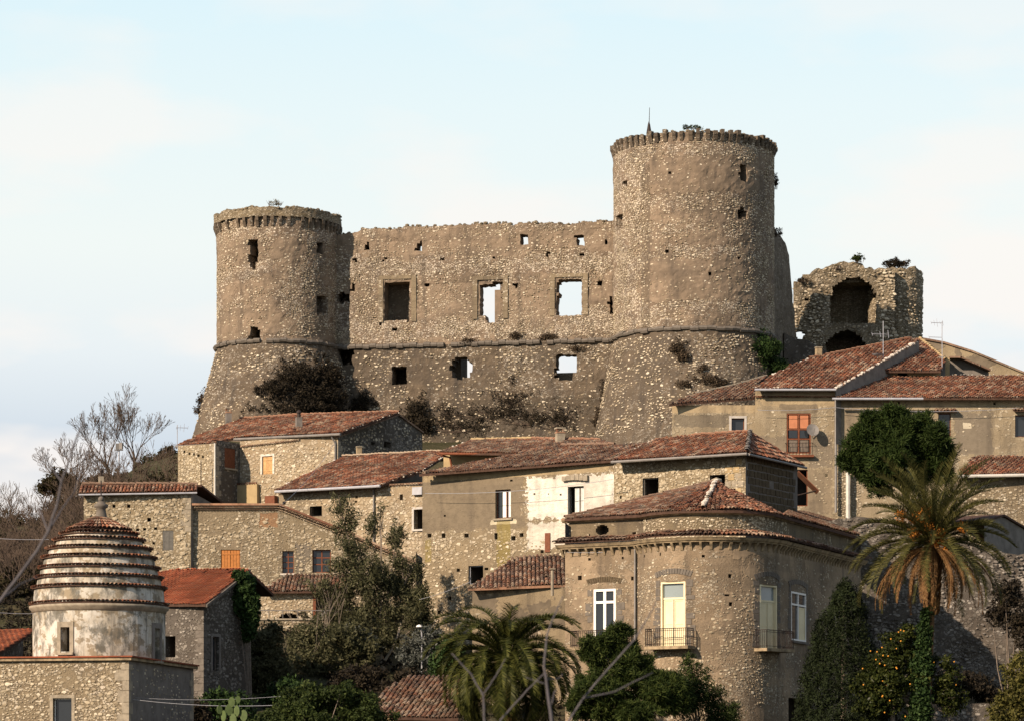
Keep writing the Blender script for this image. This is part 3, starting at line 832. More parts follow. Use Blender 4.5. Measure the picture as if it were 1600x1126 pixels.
def pipe(parent, pts, r=.06, mat=None, name='drainpipe'):
    mb = MB(); mb.tube(pts, r, 7); return part(name, mb, mat or M['metal'], parent)
def quoins(parent, p, da, db, z0, z1, mat, h=.42, seed=1):
    """corner blocks: da / db run from the corner along both faces"""
    rnd = random.Random(seed); z = z0; i = 0
    while z < z1 - .1:
        hh = min(h * rnd.uniform(.8, 1.15), z1 - z); la, lb = (.62, .34) if i % 2 else (.36, .58)
        la *= rnd.uniform(.85, 1.15); mb = MB(); o = Vector((p.x, p.y, z)) - (da.normalized() + db.normalized()) * .02
        mb.box(o, da.normalized() * la, db.normalized() * lb, Vector((0, 0, hh - .025))); part('quoin', mb, mat, parent)
        z += hh; i += 1

def chimney(name, label, p, w, h, mat, cap='slab', group='chimneys on the roofs'):
    t = thing(name, label, 'chimney', p, group)
    mb = MB(); mb.cbox(p - Vector((0, 0, .6)), w, w * .9, h + .6, .3); part('stack', mb, mat, t)
    if cap == 'pot':
        mb = MB(); mb.cbox(p + Vector((0, 0, h)), w * 1.1, w, .07, .3)
        for sx in (-1, 1):
            for sy in (-1, 1): mb.cbox(p + Vector((sx * w * .38, sy * w * .32, h + .07)), w * .22, w * .2, h * .35, .3)
        part('cap', mb, M['tile'], t)
        mb = MB(); mb.cbox(p + Vector((0, 0, h * 1.35 + .075)), w * 1.2, w * 1.1, .09, .3); part('top_slab', mb, M['stone_trim'], t)
    elif cap == 'cowl':
        mb = MB(); mb.tube([p + Vector((0, 0, h)), p + Vector((0, 0, h + .35))], w * .3, 8); part('flue', mb, M['rust'], t)
        mb = MB(); mb.lathe((p.x, p.y, 0), [(w * .5, p.z + h + .32), (w * .42, p.z + h + .42), (.01, p.z + h + .55)], 10); part('cowl', mb, M['rust'], t)
    else:
        mb = MB(); mb.cbox(p + Vector((0, 0, h)), w * 1.15, w * 1.05, .07, .3); part('cap', mb, M['stone_trim'], t)
    return t
def antenna(label, p, h, arms, name='tv_antenna'):
    t = thing(name, label, 'antenna', p, 'television antennas on the roofs')
    mb = MB(); mb.tube([p - Vector((0, 0, .3)), p + Vector((0, 0, h))], .028, 5); part('mast', mb, M['grey_metal'], t)
    for (z, l, off, ne) in arms:
        mb = MB(); c = p + Vector((off, 0, z)); mb.tube([c - Vector((l / 2, .1, 0)), c + Vector((l / 2, .1, 0))], .02, 4)
        for i in range(ne):
            q = c + Vector((lerp(-l / 2, l / 2, i / max(1, ne - 1)), 0, 0)); e = .13 + .09 * (i % 3)
            mb.tube([q - Vector((0, .25, e)), q + Vector((0, .25, e))], .014, 4)
        part('boom', mb, M['grey_metal'], t)
    return t

# ---------------------------------------------------------------- plants
def rdir(rnd):
    z = rnd.uniform(-1, 1); a = rnd.uniform(0, 2 * math.pi); r = math.sqrt(1 - z * z); return Vector((r * math.cos(a), r * math.sin(a), z))
def leaf(mb, p, s, nrm, rnd, asp=.45):
    a = nrm.cross(rdir(rnd))
    if a.length < 1e-3: a = Vector((1, 0, 0))
    a.normalize(); b = nrm.cross(a).normalized()
    i = len(mb.v)
    mb.v += [p - a * s, p - b * s * asp, p + a * s, p + b * s * asp]; mb.f.append((i, i + 1, i + 2, i + 3))
def leaf_cloud(mb, blobs, n, size, rnd, clump=.5, asp=.45, up=.2, shell=.55, droop=0):
    """blobs: (centre, rx, ry, rz). leaves in small clumps near the blobs' outer parts, gaps between"""
    vol = [b[1] * b[2] + b[1] * b[3] for b in blobs]; tot = sum(vol)
    for b, v in zip(blobs, vol):
        c = Vector(b[0]); m = int(n * v / tot); per = 26; nc = max(1, m // per)
        for _ in range(nc):
            d = rdir(rnd); q = shell + (1 - shell) * rnd.random() ** .6
            if noise.noise(Vector((d.x * 2.3 + c.x * .7, d.y * 2.3, d.z * 2.3 + c.z * .7))) < -.28: continue
            q = q * 1.0; q *= .8 + .35 * noise.noise(Vector((d.x * 1.7 + c.x, d.y * 1.7 + c.y, d.z * 1.7)) * 1.3)+.1
            cc = c + Vector((d.x * b[1] * q, d.y * b[2] * q, d.z * b[3] * q)); cs = clump * rnd.uniform(.6, 1.3)
            for _ in range(per):
                e = rdir(rnd) * rnd.random() ** .5
                p = cc + Vector((e.x * cs, e.y * cs, e.z * cs * .75 - droop * rnd.random()))
                nn = (d * .7 + rdir(rnd) + Vector((0, 0, up))).normalized()
                leaf(mb, p, size * rnd.uniform(.6, 1.25), nn, rnd, asp)
def branch(mb, p, d, l, r, lev, rnd, tips, spread=.5, up=.15, seg=3, nch=(2, 3), taper=.62, minr=.008, n=5):
    pts = [p]; rs = [r]; q = p; dd = d.copy()
    for i in range(seg):
        dd = (dd + rdir(rnd) * .16 + Vector((0, 0, up * .25))).normalized(); q = q + dd * l / seg; pts.append(q); rs.append(max(minr, r * (1 - .38 * (i + 1) / seg)))
    mb.tube(pts, rs, n if r > .05 else 3, caps=False)
    if lev == 0: tips.append(q); return
    k_ = rnd.randint(*nch)
    for i in range(k_):
        nd = (dd + rdir(rnd) * spread + Vector((0, 0, up))).normalized()
        branch(mb, q, nd, l * rnd.uniform(.62, .88), max(minr, r * taper), lev - 1, rnd, tips, spread, up, seg, nch, taper, minr, n)
    if lev > 1 and rnd.random() < .7:
        nd = (dd + rdir(rnd) * spread * 1.4).normalized()
        branch(mb, pts[len(pts) // 2], nd, l * .6, max(minr, r * .45), lev - 2, rnd, tips, spread, up, seg, nch, taper, minr, n)
def shrub(name, label, cat, base, blobs, mat, n, size, seed=1, group=None, clump=.3, stems=5, asp=.45, stem_mat=None, shell=.3, crown='crown'):
    rnd = random.Random(seed); t = thing(name, label, cat, base, group)
    mb = MB(); b0 = Vector(base)
    for i in range(stems):
        bb = blobs[i % len(blobs)]; c = Vector(bb[0]) + rdir(rnd) * min(bb[1], bb[3]) * .5
        mb.tube([b0 + Vector((rnd.uniform(-.15, .15), rnd.uniform(-.15, .15), -.1)), b0.lerp(c, .5) + rdir(rnd) * .15, c], [.05, .035, .012], 4)
    part('stem', mb, stem_mat or M['bark'], t)
    mb = MB(); leaf_cloud(mb, blobs, n, size, rnd, clump, asp, shell=shell); part(crown, mb, mat, t)
    return t
def spray(name, label, cat, W, spots, mat, n, size, seed, group=None, depth=.5, twigs=True):
    """a bush rooted in a wall face: spots are (px, py, rx, rz) in photograph pixels"""
    rnd = random.Random(seed); u, v = W.uv(spots[0][0], spots[0][1]); base = W.pt(u, v, .0)
    t = thing(name, label, cat, base, group); mb = MB(); tw = MB(); tot = sum(s[2] * s[3] for s in spots)
    for (px, py, rx, rz) in spots:
        u, v = W.uv(px, py); c = W.pt(u, v, -.1); sc = c.y / F; rx *= sc; rz *= sc
        for _ in range(int(n * (rx * rz) / (tot * sc * sc) / 14)):
            a = rnd.uniform(0, 6.28); q = min(1.5, .55 * abs(rnd.gauss(0, 1)) + .25 * rnd.random()) * (.85 + .5 * noise.noise(Vector((a, seed, 0)) * 2))
            cu, cv = u + rx * q * math.cos(a), v + rz * q * math.sin(a); dep = depth * max(.1, 1 - q * q) * rnd.random() + .03
            cc = W.pt(cu, cv, -dep)
            for _ in range(14):
                e = rdir(rnd) * .28 * rnd.random() ** .5; p = cc + Vector((e.x, e.y, e.z))
                leaf(mb, p, size * rnd.uniform(.5, 1.2), (W.out(u) + rdir(rnd)).normalized(), rnd, .35)
        for _ in range(14):
            a = rnd.uniform(0, 6.28); q = rnd.random() ** .5
            p0 = W.pt(u, v - rz * .5, .05); p1 = W.pt(u + rx * q * math.cos(a) * 1.1, v + rz * q * math.sin(a) * 1.1, -depth * .6 * rnd.random() - .05)
            tw.tube([p0, p0.lerp(p1, .5) + W.out(u) * .2 * rnd.random(), p1], [.03, .02, .008], 3)
    part('stem', tw, M['twig'], t); part('crown', mb, mat, t)
    return t
# ================================================================ ground
mb = MB()
xs = [-600, -400, -300, -240, -200] + [x * 6.0 - 180 for x in range(61)] + [200, 240, 300, 400, 600]
ys = [-60, -30, 0, 20, 40, 60, 80, 100, 115] + [125 + 4.0 * i for i in range(52)] + [340 + 14 * i for i in range(18)] + [620, 700, 900, 1300, 2000, 3000]
for y in ys:
    for x in xs: mb.v.append(Vector((x, y, ground(x, y))))
nx = len(xs)
for j in range(len(ys) - 1):
    for i in range(nx - 1): mb.f.append((j * nx + i, j * nx + i + 1, (j + 1) * nx + i + 1, (j + 1) * nx + i))
g = part('ground', mb, M['ground'], smooth_=True); g['kind'] = 'structure'

# ================================================================ castle
castle = thing('castle', 'ruined stone castle with two round towers joined by a roofless curtain wall on the hilltop', 'castle', P(760, 680, 258))
SZ = 37.1
def sm(c, w, v): return math.exp(-((v - c) / w) ** 2)
def curtfn(u, v):
    n_ = noise.noise(Vector((u * .35, v * .7, 9))); n2 = noise.noise(Vector((u * 1.1, v * 1.3, 4)))
    b = .18 + .95 * sm(43.4, .75, v) + 1.0 * sm(38.5, .95, v) + .5 * smooth(46.0, 46.6, v) * (.5 + .5 * math.sin(u * 2.1)) - .25 * sm(45.4, .7, v)
    if u < 5: b += .35
    return max(0, min(1, b + .75 * n_ + .35 * n2))
def bigfn(u, v):
    n_ = noise.noise(Vector((u * .35, v * .6, 19))); n2 = noise.noise(Vector((u * 1.1, v * 1.3, 14))); s_ = smooth(-5.5, -3.2, u) * (1 - .6 * smooth(3.5, 6.5, u))
    b = .85 - s_ * (.75 * smooth(47.6, 48.1, v) * (1 - smooth(50.3, 51.1, v)) + .7 * sm(45.9, .5, v) + .6 * sm(44.0, .4, v) + .8 * smooth(39, 39.6, v) * (1 - smooth(42.2, 42.8, v)) + .25)
    return max(0, min(1, b + .6 * n_ + .35 * n2))
def leftfn(u, v):
    n_ = noise.noise(Vector((u * .4, v * .6, 29))); n2 = noise.noise(Vector((u * 1.1, v * 1.3, 24)))
    b = .75 - .55 * sm(44.6, .7, v) - .5 * sm(41.4, .7, v) * (1 - smooth(0, 2.5, u)) - .65 * sm(38.8, 1.1, v) * (1 - .7 * smooth(1, 3, u)) - .15
    return max(0, min(1, b + .6 * n_ + .35 * n2))
def basefn(u, v): return max(.08, min(1, .35 + .8 * noise.noise(Vector((u * .4, v * .5, 39))) + .3 * smooth(35.5, 36.8, v)))
# ---- curtain wall
WC = Plane(Q(500, 262.6), Q(985, 257.8) - Q(500, 262.6))
topc = [(500, 374), (515, 371), (533, 366), (556, 364), (566, 357), (612, 358), (640, 354), (700, 353), (745, 350), (790, 348), (800, 352), (812, 349), (860, 348), (884, 351), (905, 348), (950, 345), (985, 344)]
topu = [WC.uv(a, b) for a, b in topc]
ctop = lambda u: pw(topu, u) + .12 * noise.noise(Vector((u * 1.7, 3, 0))) + .1 * noise.noise(Vector((u * 5, 8, 0)))
through = [hrect(WC, 749, 442, 783, 492), hrect(WC, 757, 488, 777, 504, 'e'), hrect(WC, 870, 438, 908, 493), hrect(WC, 650, 378, 660, 390), hrect(WC, 814, 366, 827, 384), hrect(WC, 900, 366, 912, 382)]
closed = [hrect(WC, 601, 440, 640, 501), hrect(WC, 524, 457, 546, 474, 'e')]
puts = [hrect(WC, x - w / 2, y - h / 2, x + w / 2, y + h / 2, 'r') for x, y, w, h in [(554, 406, 6, 6), (600, 406, 5, 6), (691, 403, 5, 5), (772, 401, 6, 7), (857, 397, 5, 5), (552, 449, 6, 9), (667, 446, 6, 6), (806, 446, 6, 6), (937, 443, 6, 7), (574, 384, 5, 15), (594, 506, 6, 5), (617, 515, 6, 5), (955, 476, 6, 26), (909, 398, 4, 4), (948, 377, 4, 4)]]
part_ = make_wall(castle, 'curtain_wall', WC, .6, topu[-1][0], SZ, ctop, M['castle_wall'], through + closed + puts, step=.21, thick=1.5, disp=.07, jit=.05, back=True, seed=11, bare=curtfn)
low_t = [hrect(WC, 867, 553, 900, 592, 'r')]
low_c = [hrect(WC, 522, 528, 553, 571, 'e'), hrect(WC, 526, 534, 550, 568, 'r'), hrect(WC, 611, 572, 636, 601), hrect(WC, 704, 556, 738, 593, 'e')]
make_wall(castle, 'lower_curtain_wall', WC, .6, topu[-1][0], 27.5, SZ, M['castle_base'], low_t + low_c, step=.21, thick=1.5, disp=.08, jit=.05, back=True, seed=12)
for h in closed + puts: room(castle, WC, h, M['castle_inner'], depth=.5 if h in puts else .9, start=1.3, mg=.3)
for h in low_c[1:3]: room(castle, WC, h, M['castle_inner'], depth=3, start=1.3, mg=.4)
# pier behind the oval opening, stub of a cross wall behind the broken window
mb = MB(); u0, v0 = WC.uv(702, 600); u1, v1 = WC.uv(711, 552); wbox(mb, WC, u0 - 1.5, u1, v0 - 1, v1 + 2.5, 2.4, 5.0); part('inner_pier', mb, M['castle_inner'], castle)
mb = MB(); u0, v0 = WC.uv(850, 600); u1, v1 = WC.uv(915, 577); wbox(mb, WC, u0, u1, v0 - 1, v1, 1.6, 3.4); part('inner_pier', mb, M['castle_inner'], castle)
mb = MB(); u0, v0 = WC.uv(771, 500); u1, v1 = WC.uv(790, 451); wbox(mb, WC, u0, u1, v0 - .3, v1, .55, 1.4); part('window_blocking', mb, M['castle_wall'], castle)
# worn window surrounds
for (x0, y0, x1, y1) in ((598, 436, 644, 503), (745, 437, 787, 498), (866, 433, 912, 493)):
    k_, a, b, c, d = hrect(WC, x0, y0, x1, y1); mb = MB()
    for (p_, q_, r_, s_) in ((a - .35, a + .05, c, d + .3), (b - .05, b + .35, c, d + .3), (a + .05, b - .05, d - .02, d + .28)):
        n_ = max(1, int(max(q_ - p_, s_ - r_) / .5))
        for i in range(n_):
            rr = random.Random(i + int(a * 7)); e = rr.uniform(-.12, -.07)
            if q_ - p_ > s_ - r_: wbox(mb, WC, lerp(p_, q_, i / n_), lerp(p_, q_, (i + 1) / n_) - .012, r_, s_, e, .1)
            else: wbox(mb, WC, p_, q_, lerp(r_, s_, i / n_), lerp(r_, s_, (i + 1) / n_) - .012, e, .1)
    part('window_surround', mb, M['plaster'], castle)
# string course along the wall
mb = MB(); pts = []
for i in range(45):
    u = lerp(.8, topu[-1][0], i / 44); pts.append(WC.pt(u, SZ + .05 * noise.noise(Vector((u, 1, 1))), -.08))
for i in range(44):
    if i in (17, 31): continue
    e = Vector((0, 0, .05 * math.sin(i * 2.3))); mb.tube([pts[i] + e, pts[i + 1] + e - (pts[i + 1] - pts[i]) * .06], .17 + .05 * abs(math.sin(i * 1.7)), 7)
part('string_course', mb, M['dark_stone'], castle, kind='stuff')
allh = through + closed + puts
scatter_stones(castle, WC, .8, topu[-1][0], SZ + .2, ctop, allh, 9000, M['stones'], (.04, .135), -.6, 21, .035, fn=lambda u, v: .07 + curtfn(u, v) ** 1.3)
scatter_stones(castle, WC, .8, topu[-1][0], 29, SZ - .3, low_t + low_c, 1300, M['stones'], (.06, .17), -.3, 22, .05, fn=basefn)
mb = MB(); rr = random.Random(4)
for i in range(330):
    u = rr.uniform(.8, topu[-1][0]); q = WC.pt(u, ctop(u), rr.uniform(0, 1.4)); blob(mb, q + Vector((0, 0, rr.uniform(-.04, .08))), rr.uniform(.09, .2), rr)
part('coping_rubble', mb, M['ruin'], castle, kind='stuff')

# ---- towers
def tower(name, label, cpx, D, r, ztop, bandfn, batter, holes_px, deeps, seed, mat, n_stones, corb, ring_extra):
    c = Q(cpx, D); t = castle
    rf = lambda z: r + (max(0, SZ - z) * batter if z < SZ else 0)
    W = Cyl(c, rf, r); hs = [hrect(W, *h) for h in holes_px]
    ua, ub = -math.pi * r, math.pi * r
    up = [h for h in hs if h[4] > SZ]; lo = [h for h in hs if h[4] <= SZ]
    make_wall(t, name, W, ua, ub, SZ, ztop, mat, up, step=.23, thick=1.1, disp=.07, jit=.055, seed=seed, label=label, bare=bandfn)
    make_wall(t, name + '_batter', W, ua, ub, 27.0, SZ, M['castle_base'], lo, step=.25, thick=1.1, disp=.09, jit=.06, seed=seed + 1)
    for h in hs: room(t, W, h, M['castle_inner'], depth=1.6, start=.95, mg=.25)
    mb = MB(); n = 60; pts = []; rad = []
    for i in range(n + 1):
        a = 2 * math.pi * i / n; k_ = r + .12
        pts.append(Vector((c.x + k_ * math.sin(a), c.y - k_ * math.cos(a), SZ + .04 * noise.noise(Vector((i * .7, seed, 0)))))); rad.append(.21 + .05 * noise.noise(Vector((i * .8, seed, 3))))
    for i in range(n):
        if (i * 7 + seed) % 23 == 0: continue
        e = Vector((0, 0, .04 * math.sin(i * 2.1))); mb.tube([pts[i] + e, pts[i + 1] + e], rad[i] * .9 + .03 * math.sin(i * 3.1), 7)
    part('string_course', mb, M['dark_stone'], t, kind='stuff')
    mb = MB(); mb.lathe((c.x, c.y, 0), [(r - .1, ztop - .12), (0.01, ztop + .05)], 40); part('tower_floor', mb, M['ground'], t)
    rnd = random.Random(seed)
    # corbels, each a block of its own
    nc, z0, z1, pr, wd = corb
    for i in range(nc):
        a = 2 * math.pi * (i + rnd.uniform(-.12, .12)) / nc
        if rnd.random() < .1: continue
        zz0 = z0 + rnd.uniform(-.06, .06); zz1 = z1 + rnd.uniform(-.25, .08) if not ring_extra else z1
        mb = MB(); w = wd * rnd.uniform(.85, 1.15) / 2; p = pr * rnd.uniform(.85, 1.1)
        pr_ = [(-.15, zz0), (p * .35, zz0), (p * .75, lerp(zz0, zz1, .45)), (p, lerp(zz0, zz1, .6)), (p, zz1), (-.15, zz1)]
        o = Vector((c.x, c.y, 0)); rd = Vector((math.sin(a), -math.cos(a), 0)); tn = Vector((math.cos(a), math.sin(a), 0))
        vs_ = [o + rd * (r + e) + tn * s * w + Vector((0, 0, z)) for s in (-1, 1) for e, z in pr_]; m_ = len(pr_)
        mb.add(vs_, [tuple(range(m_))[::-1], tuple(range(m_, 2 * m_))] + [(q, (q + 1) % m_, m_ + (q + 1) % m_, m_ + q) for q in range(m_)])
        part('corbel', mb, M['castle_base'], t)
    if ring_extra:
        W2 = Cyl(c, lambda z: r + pr - .05, r)
        make_wall(t, 'parapet', W2, ua, ub, z1, lambda u: z1 + ring_extra + .22 * noise.noise(Vector((u * .8, seed, 0))) + .12 * noise.noise(Vector((u * 3.1, seed, 5))), M['ruin'], [], step=.25, thick=.7, disp=.08, jit=.05, seed=seed + 3, back=True)
    m = (SZ + ztop) / 2
    scatter_stones(t, W, -1.65 * r, 1.65 * r, SZ + .25, ztop, hs, int(n_stones * 1.3), M['stones'], (.04, .14), -.6, seed + 7, .035, fn=lambda u, v: .07 + bandfn(u, v) ** 1.3)
    scatter_stones(t, W, -1.65 * r, 1.65 * r, 29, SZ - .35, hs, n_stones // 3, M['stones'], (.06, .17), -.2, seed + 8, .05, fn=basefn)
    return W
WL = tower('left_round_tower', 'lower round tower with corbelled crown and splayed base', 434, 263.3, 4.99, 47.1, leftfn, .27,
           [(389, 376, 403, 408), (392, 404, 400, 420, 'e'), (496, 380, 505, 396), (390, 512, 407, 540), (494, 462, 512, 491)], None, 31, M['castle'], 3800, (52, 46.35, 47.1, .30, .25), .75)
WR = tower('right_round_tower', 'tallest round tower with toothed corbel rim', 1084, 258, 6.45, 52.5, bigfn, .2,
           [(1156, 257, 1169, 284, 'a'), (1154, 324, 1167, 341, 'a'), (964, 334, 973, 359), (1045, 268, 1050, 274), (1107, 427, 1112, 432), (973, 283, 981, 290), (1041, 389, 1046, 394), (1153, 402, 1158, 408)], None, 51, M['castle'], 7000, (62, 51.85, 52.72, .28, .30), 0)
mb = MB(); rr = random.Random(9); c_ = Q(1084, 258)
for i in range(500):
    a = rr.uniform(0, 6.28); q = rr.uniform(5.5, 6.5); blob(mb, (c_.x + q * math.sin(a), c_.y - q * math.cos(a), 52.5 + rr.uniform(-.05, .12)), rr.uniform(.1, .24), rr)
c_ = Q(434, 263.3)
for i in range(420):
    a = rr.uniform(0, 6.28); q = rr.uniform(4.75, 5.2); a -= math.pi; u_ = a * 4.99; blob(mb, (c_.x + q * math.sin(a), c_.y - q * math.cos(a), 47.85 + .22 * noise.noise(Vector((u_ * .8, 31, 0))) + .12 * noise.noise(Vector((u_ * 3.1, 31, 5))) + rr.uniform(-.08, .03)), rr.uniform(.08, .18), rr)
part('rim_rubble', mb, M['ruin'], castle, kind='stuff')
# ---- wall stub behind the big tower, low link wall
WS = Plane(Q(1186, 263), Q(1244, 276) - Q(1186, 263))
st = [WS.uv(a, b) for a, b in [(1186, 340), (1208, 352), (1214, 364), (1222, 372), (1229, 384), (1232, 400), (1236, 440), (1240, 480), (1244, 525)]]
make_wall(castle, 'broken_cross_wall', WS, 0, st[-1][0], 27, lambda u: pw(st, u), M['castle_inner'], [], step=.3, thick=1.6, disp=.1, jit=.06, back=True, ends=True, seed=61)
WK = Plane(Q(1225, 268), Vector((1, .05, 0)))
kt = [WK.uv(a, b) for a, b in [(1225, 520), (1244, 529), (1262, 531), (1275, 540), (1292, 548)]]
make_wall(castle, 'low_wall', WK, 0, kt[-1][0], 27, lambda u: pw(kt, u), M['rubble_dark'], [], step=.3, thick=.9, disp=.08, jit=.05, back=True, ends=True, seed=62)
# ---- ruined rear tower
ruin = thing('ruined_tower', 'broken tower behind the right hand roof with two gaping vaults and bushes on top', 'tower', P(1340, 560, 277))
WU = Plane(Q(1240, 277.5), Vector((1, -.06, 0)))
ut = [WU.uv(a, b) for a, b in [(1240, 440), (1262, 437), (1266, 424), (1283, 419), (1296, 416), (1303, 411), (1335, 409), (1347, 412), (1352, 419), (1372, 421), (1398, 419)]]
rh = [hrect(WU, 1298, 433, 1369, 505, 'a'), hrect(WU, 1290, 516, 1353, 575, 'a'), hrect(WU, 1244, 518, 1256, 529), hrect(WU, 1259, 465, 1264, 471)]
make_wall(ruin, 'front_wall', WU, 0, ut[-1][0], 27, lambda u: pw(ut, u) + .25 * noise.noise(Vector((u * 2.2, 0, 4))) + .22 * noise.noise(Vector((u * 5.5, 0, 4))), M['ruin'], rh, step=.2, thick=.9, disp=.16, jit=.07, back=True, ends=True, seed=71)
for h in rh[:2]: room(ruin, WU, h, M['ruin'], depth=4.2, start=.7, mg=.5)
room(ruin, WU, rh[3], M['castle_inner'], depth=.5, start=.8)
cu = Q(1399, 280.5); WV = Cyl(cu, lambda z: 2.35, 2.35); zt = (HY - 418) * 278 / F
make_wall(ruin, 'round_turret', WV, -math.pi * 2.35, math.pi * 2.35, 27, lambda u: zt + .35 * noise.noise(Vector((u * .9, 2, 0))) + .2 * noise.noise(Vector((u * 3, 5, 0))), M['ruin'], [], step=.2, thick=.7, disp=.13, jit=.06, seed=72)
mb = MB(); mb.lathe((cu.x, cu.y, 0), [(2.2, zt - .2), (.01, zt - .1)], 24); part('turret_floor', mb, M['ground'], ruin)
mb = MB(); q0 = WU.pt(.5, 0, .9)
wbox(mb, WU, .8, ut[-1][0] - .3, ut[4][1] - 1.3, ut[4][1] - .55, .92, 5.6); part('vault', mb, M['ruin'], ruin)
scatter_stones(ruin, WU, .1, ut[-1][0], 33, lambda u: pw(ut, u), rh, 1100, M['stones'], (.1, .26), -.5, 73, .09)
scatter_stones(ruin, WV, -3.6, 3.6, 33, zt, [], 700, M['stones'], (.1, .24), -.5, 74, .08)

# ---- growth on the castle
spray('dry_bush', 'big brown dry bush clinging to the foot of the left round tower', 'bush', WL, [(462, 590, 40, 30), (485, 615, 54, 34), (430, 605, 28, 20), (500, 585, 28, 28), (470, 636, 64, 18)], M['scrub_dark'], 14000, .14, 1, 'bushes growing on the castle walls', 1.3)
spray('dry_bush', 'small brown tuft on the left slope of the left tower base', 'bush', WL, [(325, 622, 9, 16), (332, 640, 10, 8)], M['scrub'], 700, .12, 2, 'bushes growing on the castle walls', .4)
spray('dry_bush', 'dark bush at the foot of the curtain wall beside the left tower', 'bush', WC, [(565, 628, 16, 14), (540, 640, 18, 14)], M['scrub_dark'], 2200, .13, 3, 'bushes growing on the castle walls', .8)
spray('dry_bush', 'dark bush rising behind the grey gable under the curtain wall', 'bush', WC, [(652, 640, 20, 20), (662, 662, 22, 18), (640, 655, 12, 12)], M['scrub_dark'], 3200, .13, 4, 'bushes growing on the castle walls', 1.0)
spray('dry_bush', 'wide brown scrub patch under the curtain wall between the oval hole and the broken window', 'bush', WC, [(800, 622, 50, 20), (780, 645, 90, 20), (835, 655, 60, 18), (730, 665, 70, 18), (802, 592, 10, 10), (880, 650, 40, 24), (700, 645, 30, 20)], M['scrub_dark'], 5500, .10, 5, 'bushes growing on the castle walls', .15)
spray('dry_bush', 'streak of brown scrub running down beside the tall tower base', 'bush', WC, [(945, 620, 7, 30), (935, 655, 10, 24)], M['scrub'], 1200, .12, 6, 'bushes growing on the castle walls', .5)
spray('dry_bush', 'round brown tuft on the tall tower just under its string course', 'bush', WR, [(1060, 545, 15, 12), (1068, 556, 12, 10)], M['scrub'], 1500, .11, 7, 'bushes growing on the castle walls', .5)
spray('dry_bush', 'low brown tufts on the tall tower base above the red roof', 'bush', WR, [(1105, 592, 26, 8), (1072, 600, 14, 7), (1118, 600, 16, 9), (1095, 575, 10, 5)], M['scrub'], 1500, .11, 8, 'bushes growing on the castle walls', .4)
spray('dry_bush', 'grass line growing on the string course right of the oval hole', 'bush', WC, [(805, 525, 14, 5), (855, 527, 22, 5), (730, 533, 18, 4), (900, 545, 12, 4)], M['scrub'], 1300, .1, 9, 'bushes growing on the castle walls', .3)
spray('ivy', 'dark green ivy hanging beside the tall tower above the red roof', 'ivy', WR, [(1188, 545, 22, 24), (1196, 575, 22, 22), (1205, 595, 14, 12)], M['leaf_ivy'], 11000, .13, 10, None, 1.6)
def top_tuft(label, px, py, D, rx, rz, mat, n, size, seed, stems=0):
    p = P(px, py, D); sc = D / F; rnd = random.Random(seed)
    t = thing('tuft', label, 'plant', p - Vector((0, 0, rz * sc)), 'plants growing on the ruined wall tops')
    mb = MB(); leaf_cloud(mb, [(p, rx * sc, rx * sc * .6, rz * sc)], n, size, rnd, .2, .3, shell=.1); part('crown', mb, mat, t)
    mb = MB()
    for i in range(12 + stems):
        a = p + Vector((rnd.uniform(-rx, rx) * sc * .7, rnd.uniform(-.3, .3), -rz * sc)); mb.tube([a, a + Vector((rnd.uniform(-.3, .3), 0, rnd.uniform(.6, 1.9) * rz * sc))], [.02, .007], 3)
    part('stem', mb, M['twig'], t)
top_tuft('thin dry weeds on the crown of the left tower near its middle', 430, 316, 259, 14, 5, M['grass'], 180, .08, 1, 26)
top_tuft('thin dry weeds on the right rim of the left tower', 520, 338, 262, 9, 7, M['grass'], 160, .08, 2, 14)
top_tuft('low green weeds along the tall tower rim near its middle', 1085, 199, 253, 20, 4, M['leaf_bush'], 500, .09, 3, 8)
top_tuft('weeds on the left rim of the tall tower', 968, 240, 257, 6, 9, M['scrub'], 200, .08, 4, 6)
top_tuft('purple brown tuft hanging on the right edge of the tall tower', 1211, 283, 259, 6, 13, M['scrub_dark'], 420, .1, 5, 4)
top_tuft('brown tuft on the broken cross wall beside the tall tower', 1216, 362, 264, 9, 8, M['scrub'], 300, .1, 6, 8)
top_tuft('small green bush on the highest point of the ruined tower', 1340, 403, 277, 12, 8, M['leaf_bush'], 900, .11, 7, 6)
top_tuft('wide dark bush on the right part of the ruined tower top', 1402, 412, 279, 26, 9, M['scrub_dark'], 2600, .12, 8, 10)
top_tuft('thin twigs on the left shoulder of the ruined tower', 1308, 415, 277, 9, 6, M['grass'], 130, .08, 9, 14)
top_tuft('flat brown turf on the low left part of the ruined tower', 1254, 437, 277, 12, 4, M['scrub'], 400, .1, 10, 4)
rod = thing('lightning_rod', 'thin iron lightning rod on a small cone at the top of the tall tower', 'lightning rod', P(1014, 205, 253))
mb = MB(); p = P(1014, 205, 253); mb.lathe((p.x, p.y, 0), [(.22, p.z - .2), (.1, p.z + .5), (.03, p.z + .75)], 10); part('cone', mb, M['rust'], rod)
mb = MB(); mb.tube([p, p + Vector((0.05, 0, 1.85))], [.035, .02], 5); part('mast', mb, M['rust'], rod)
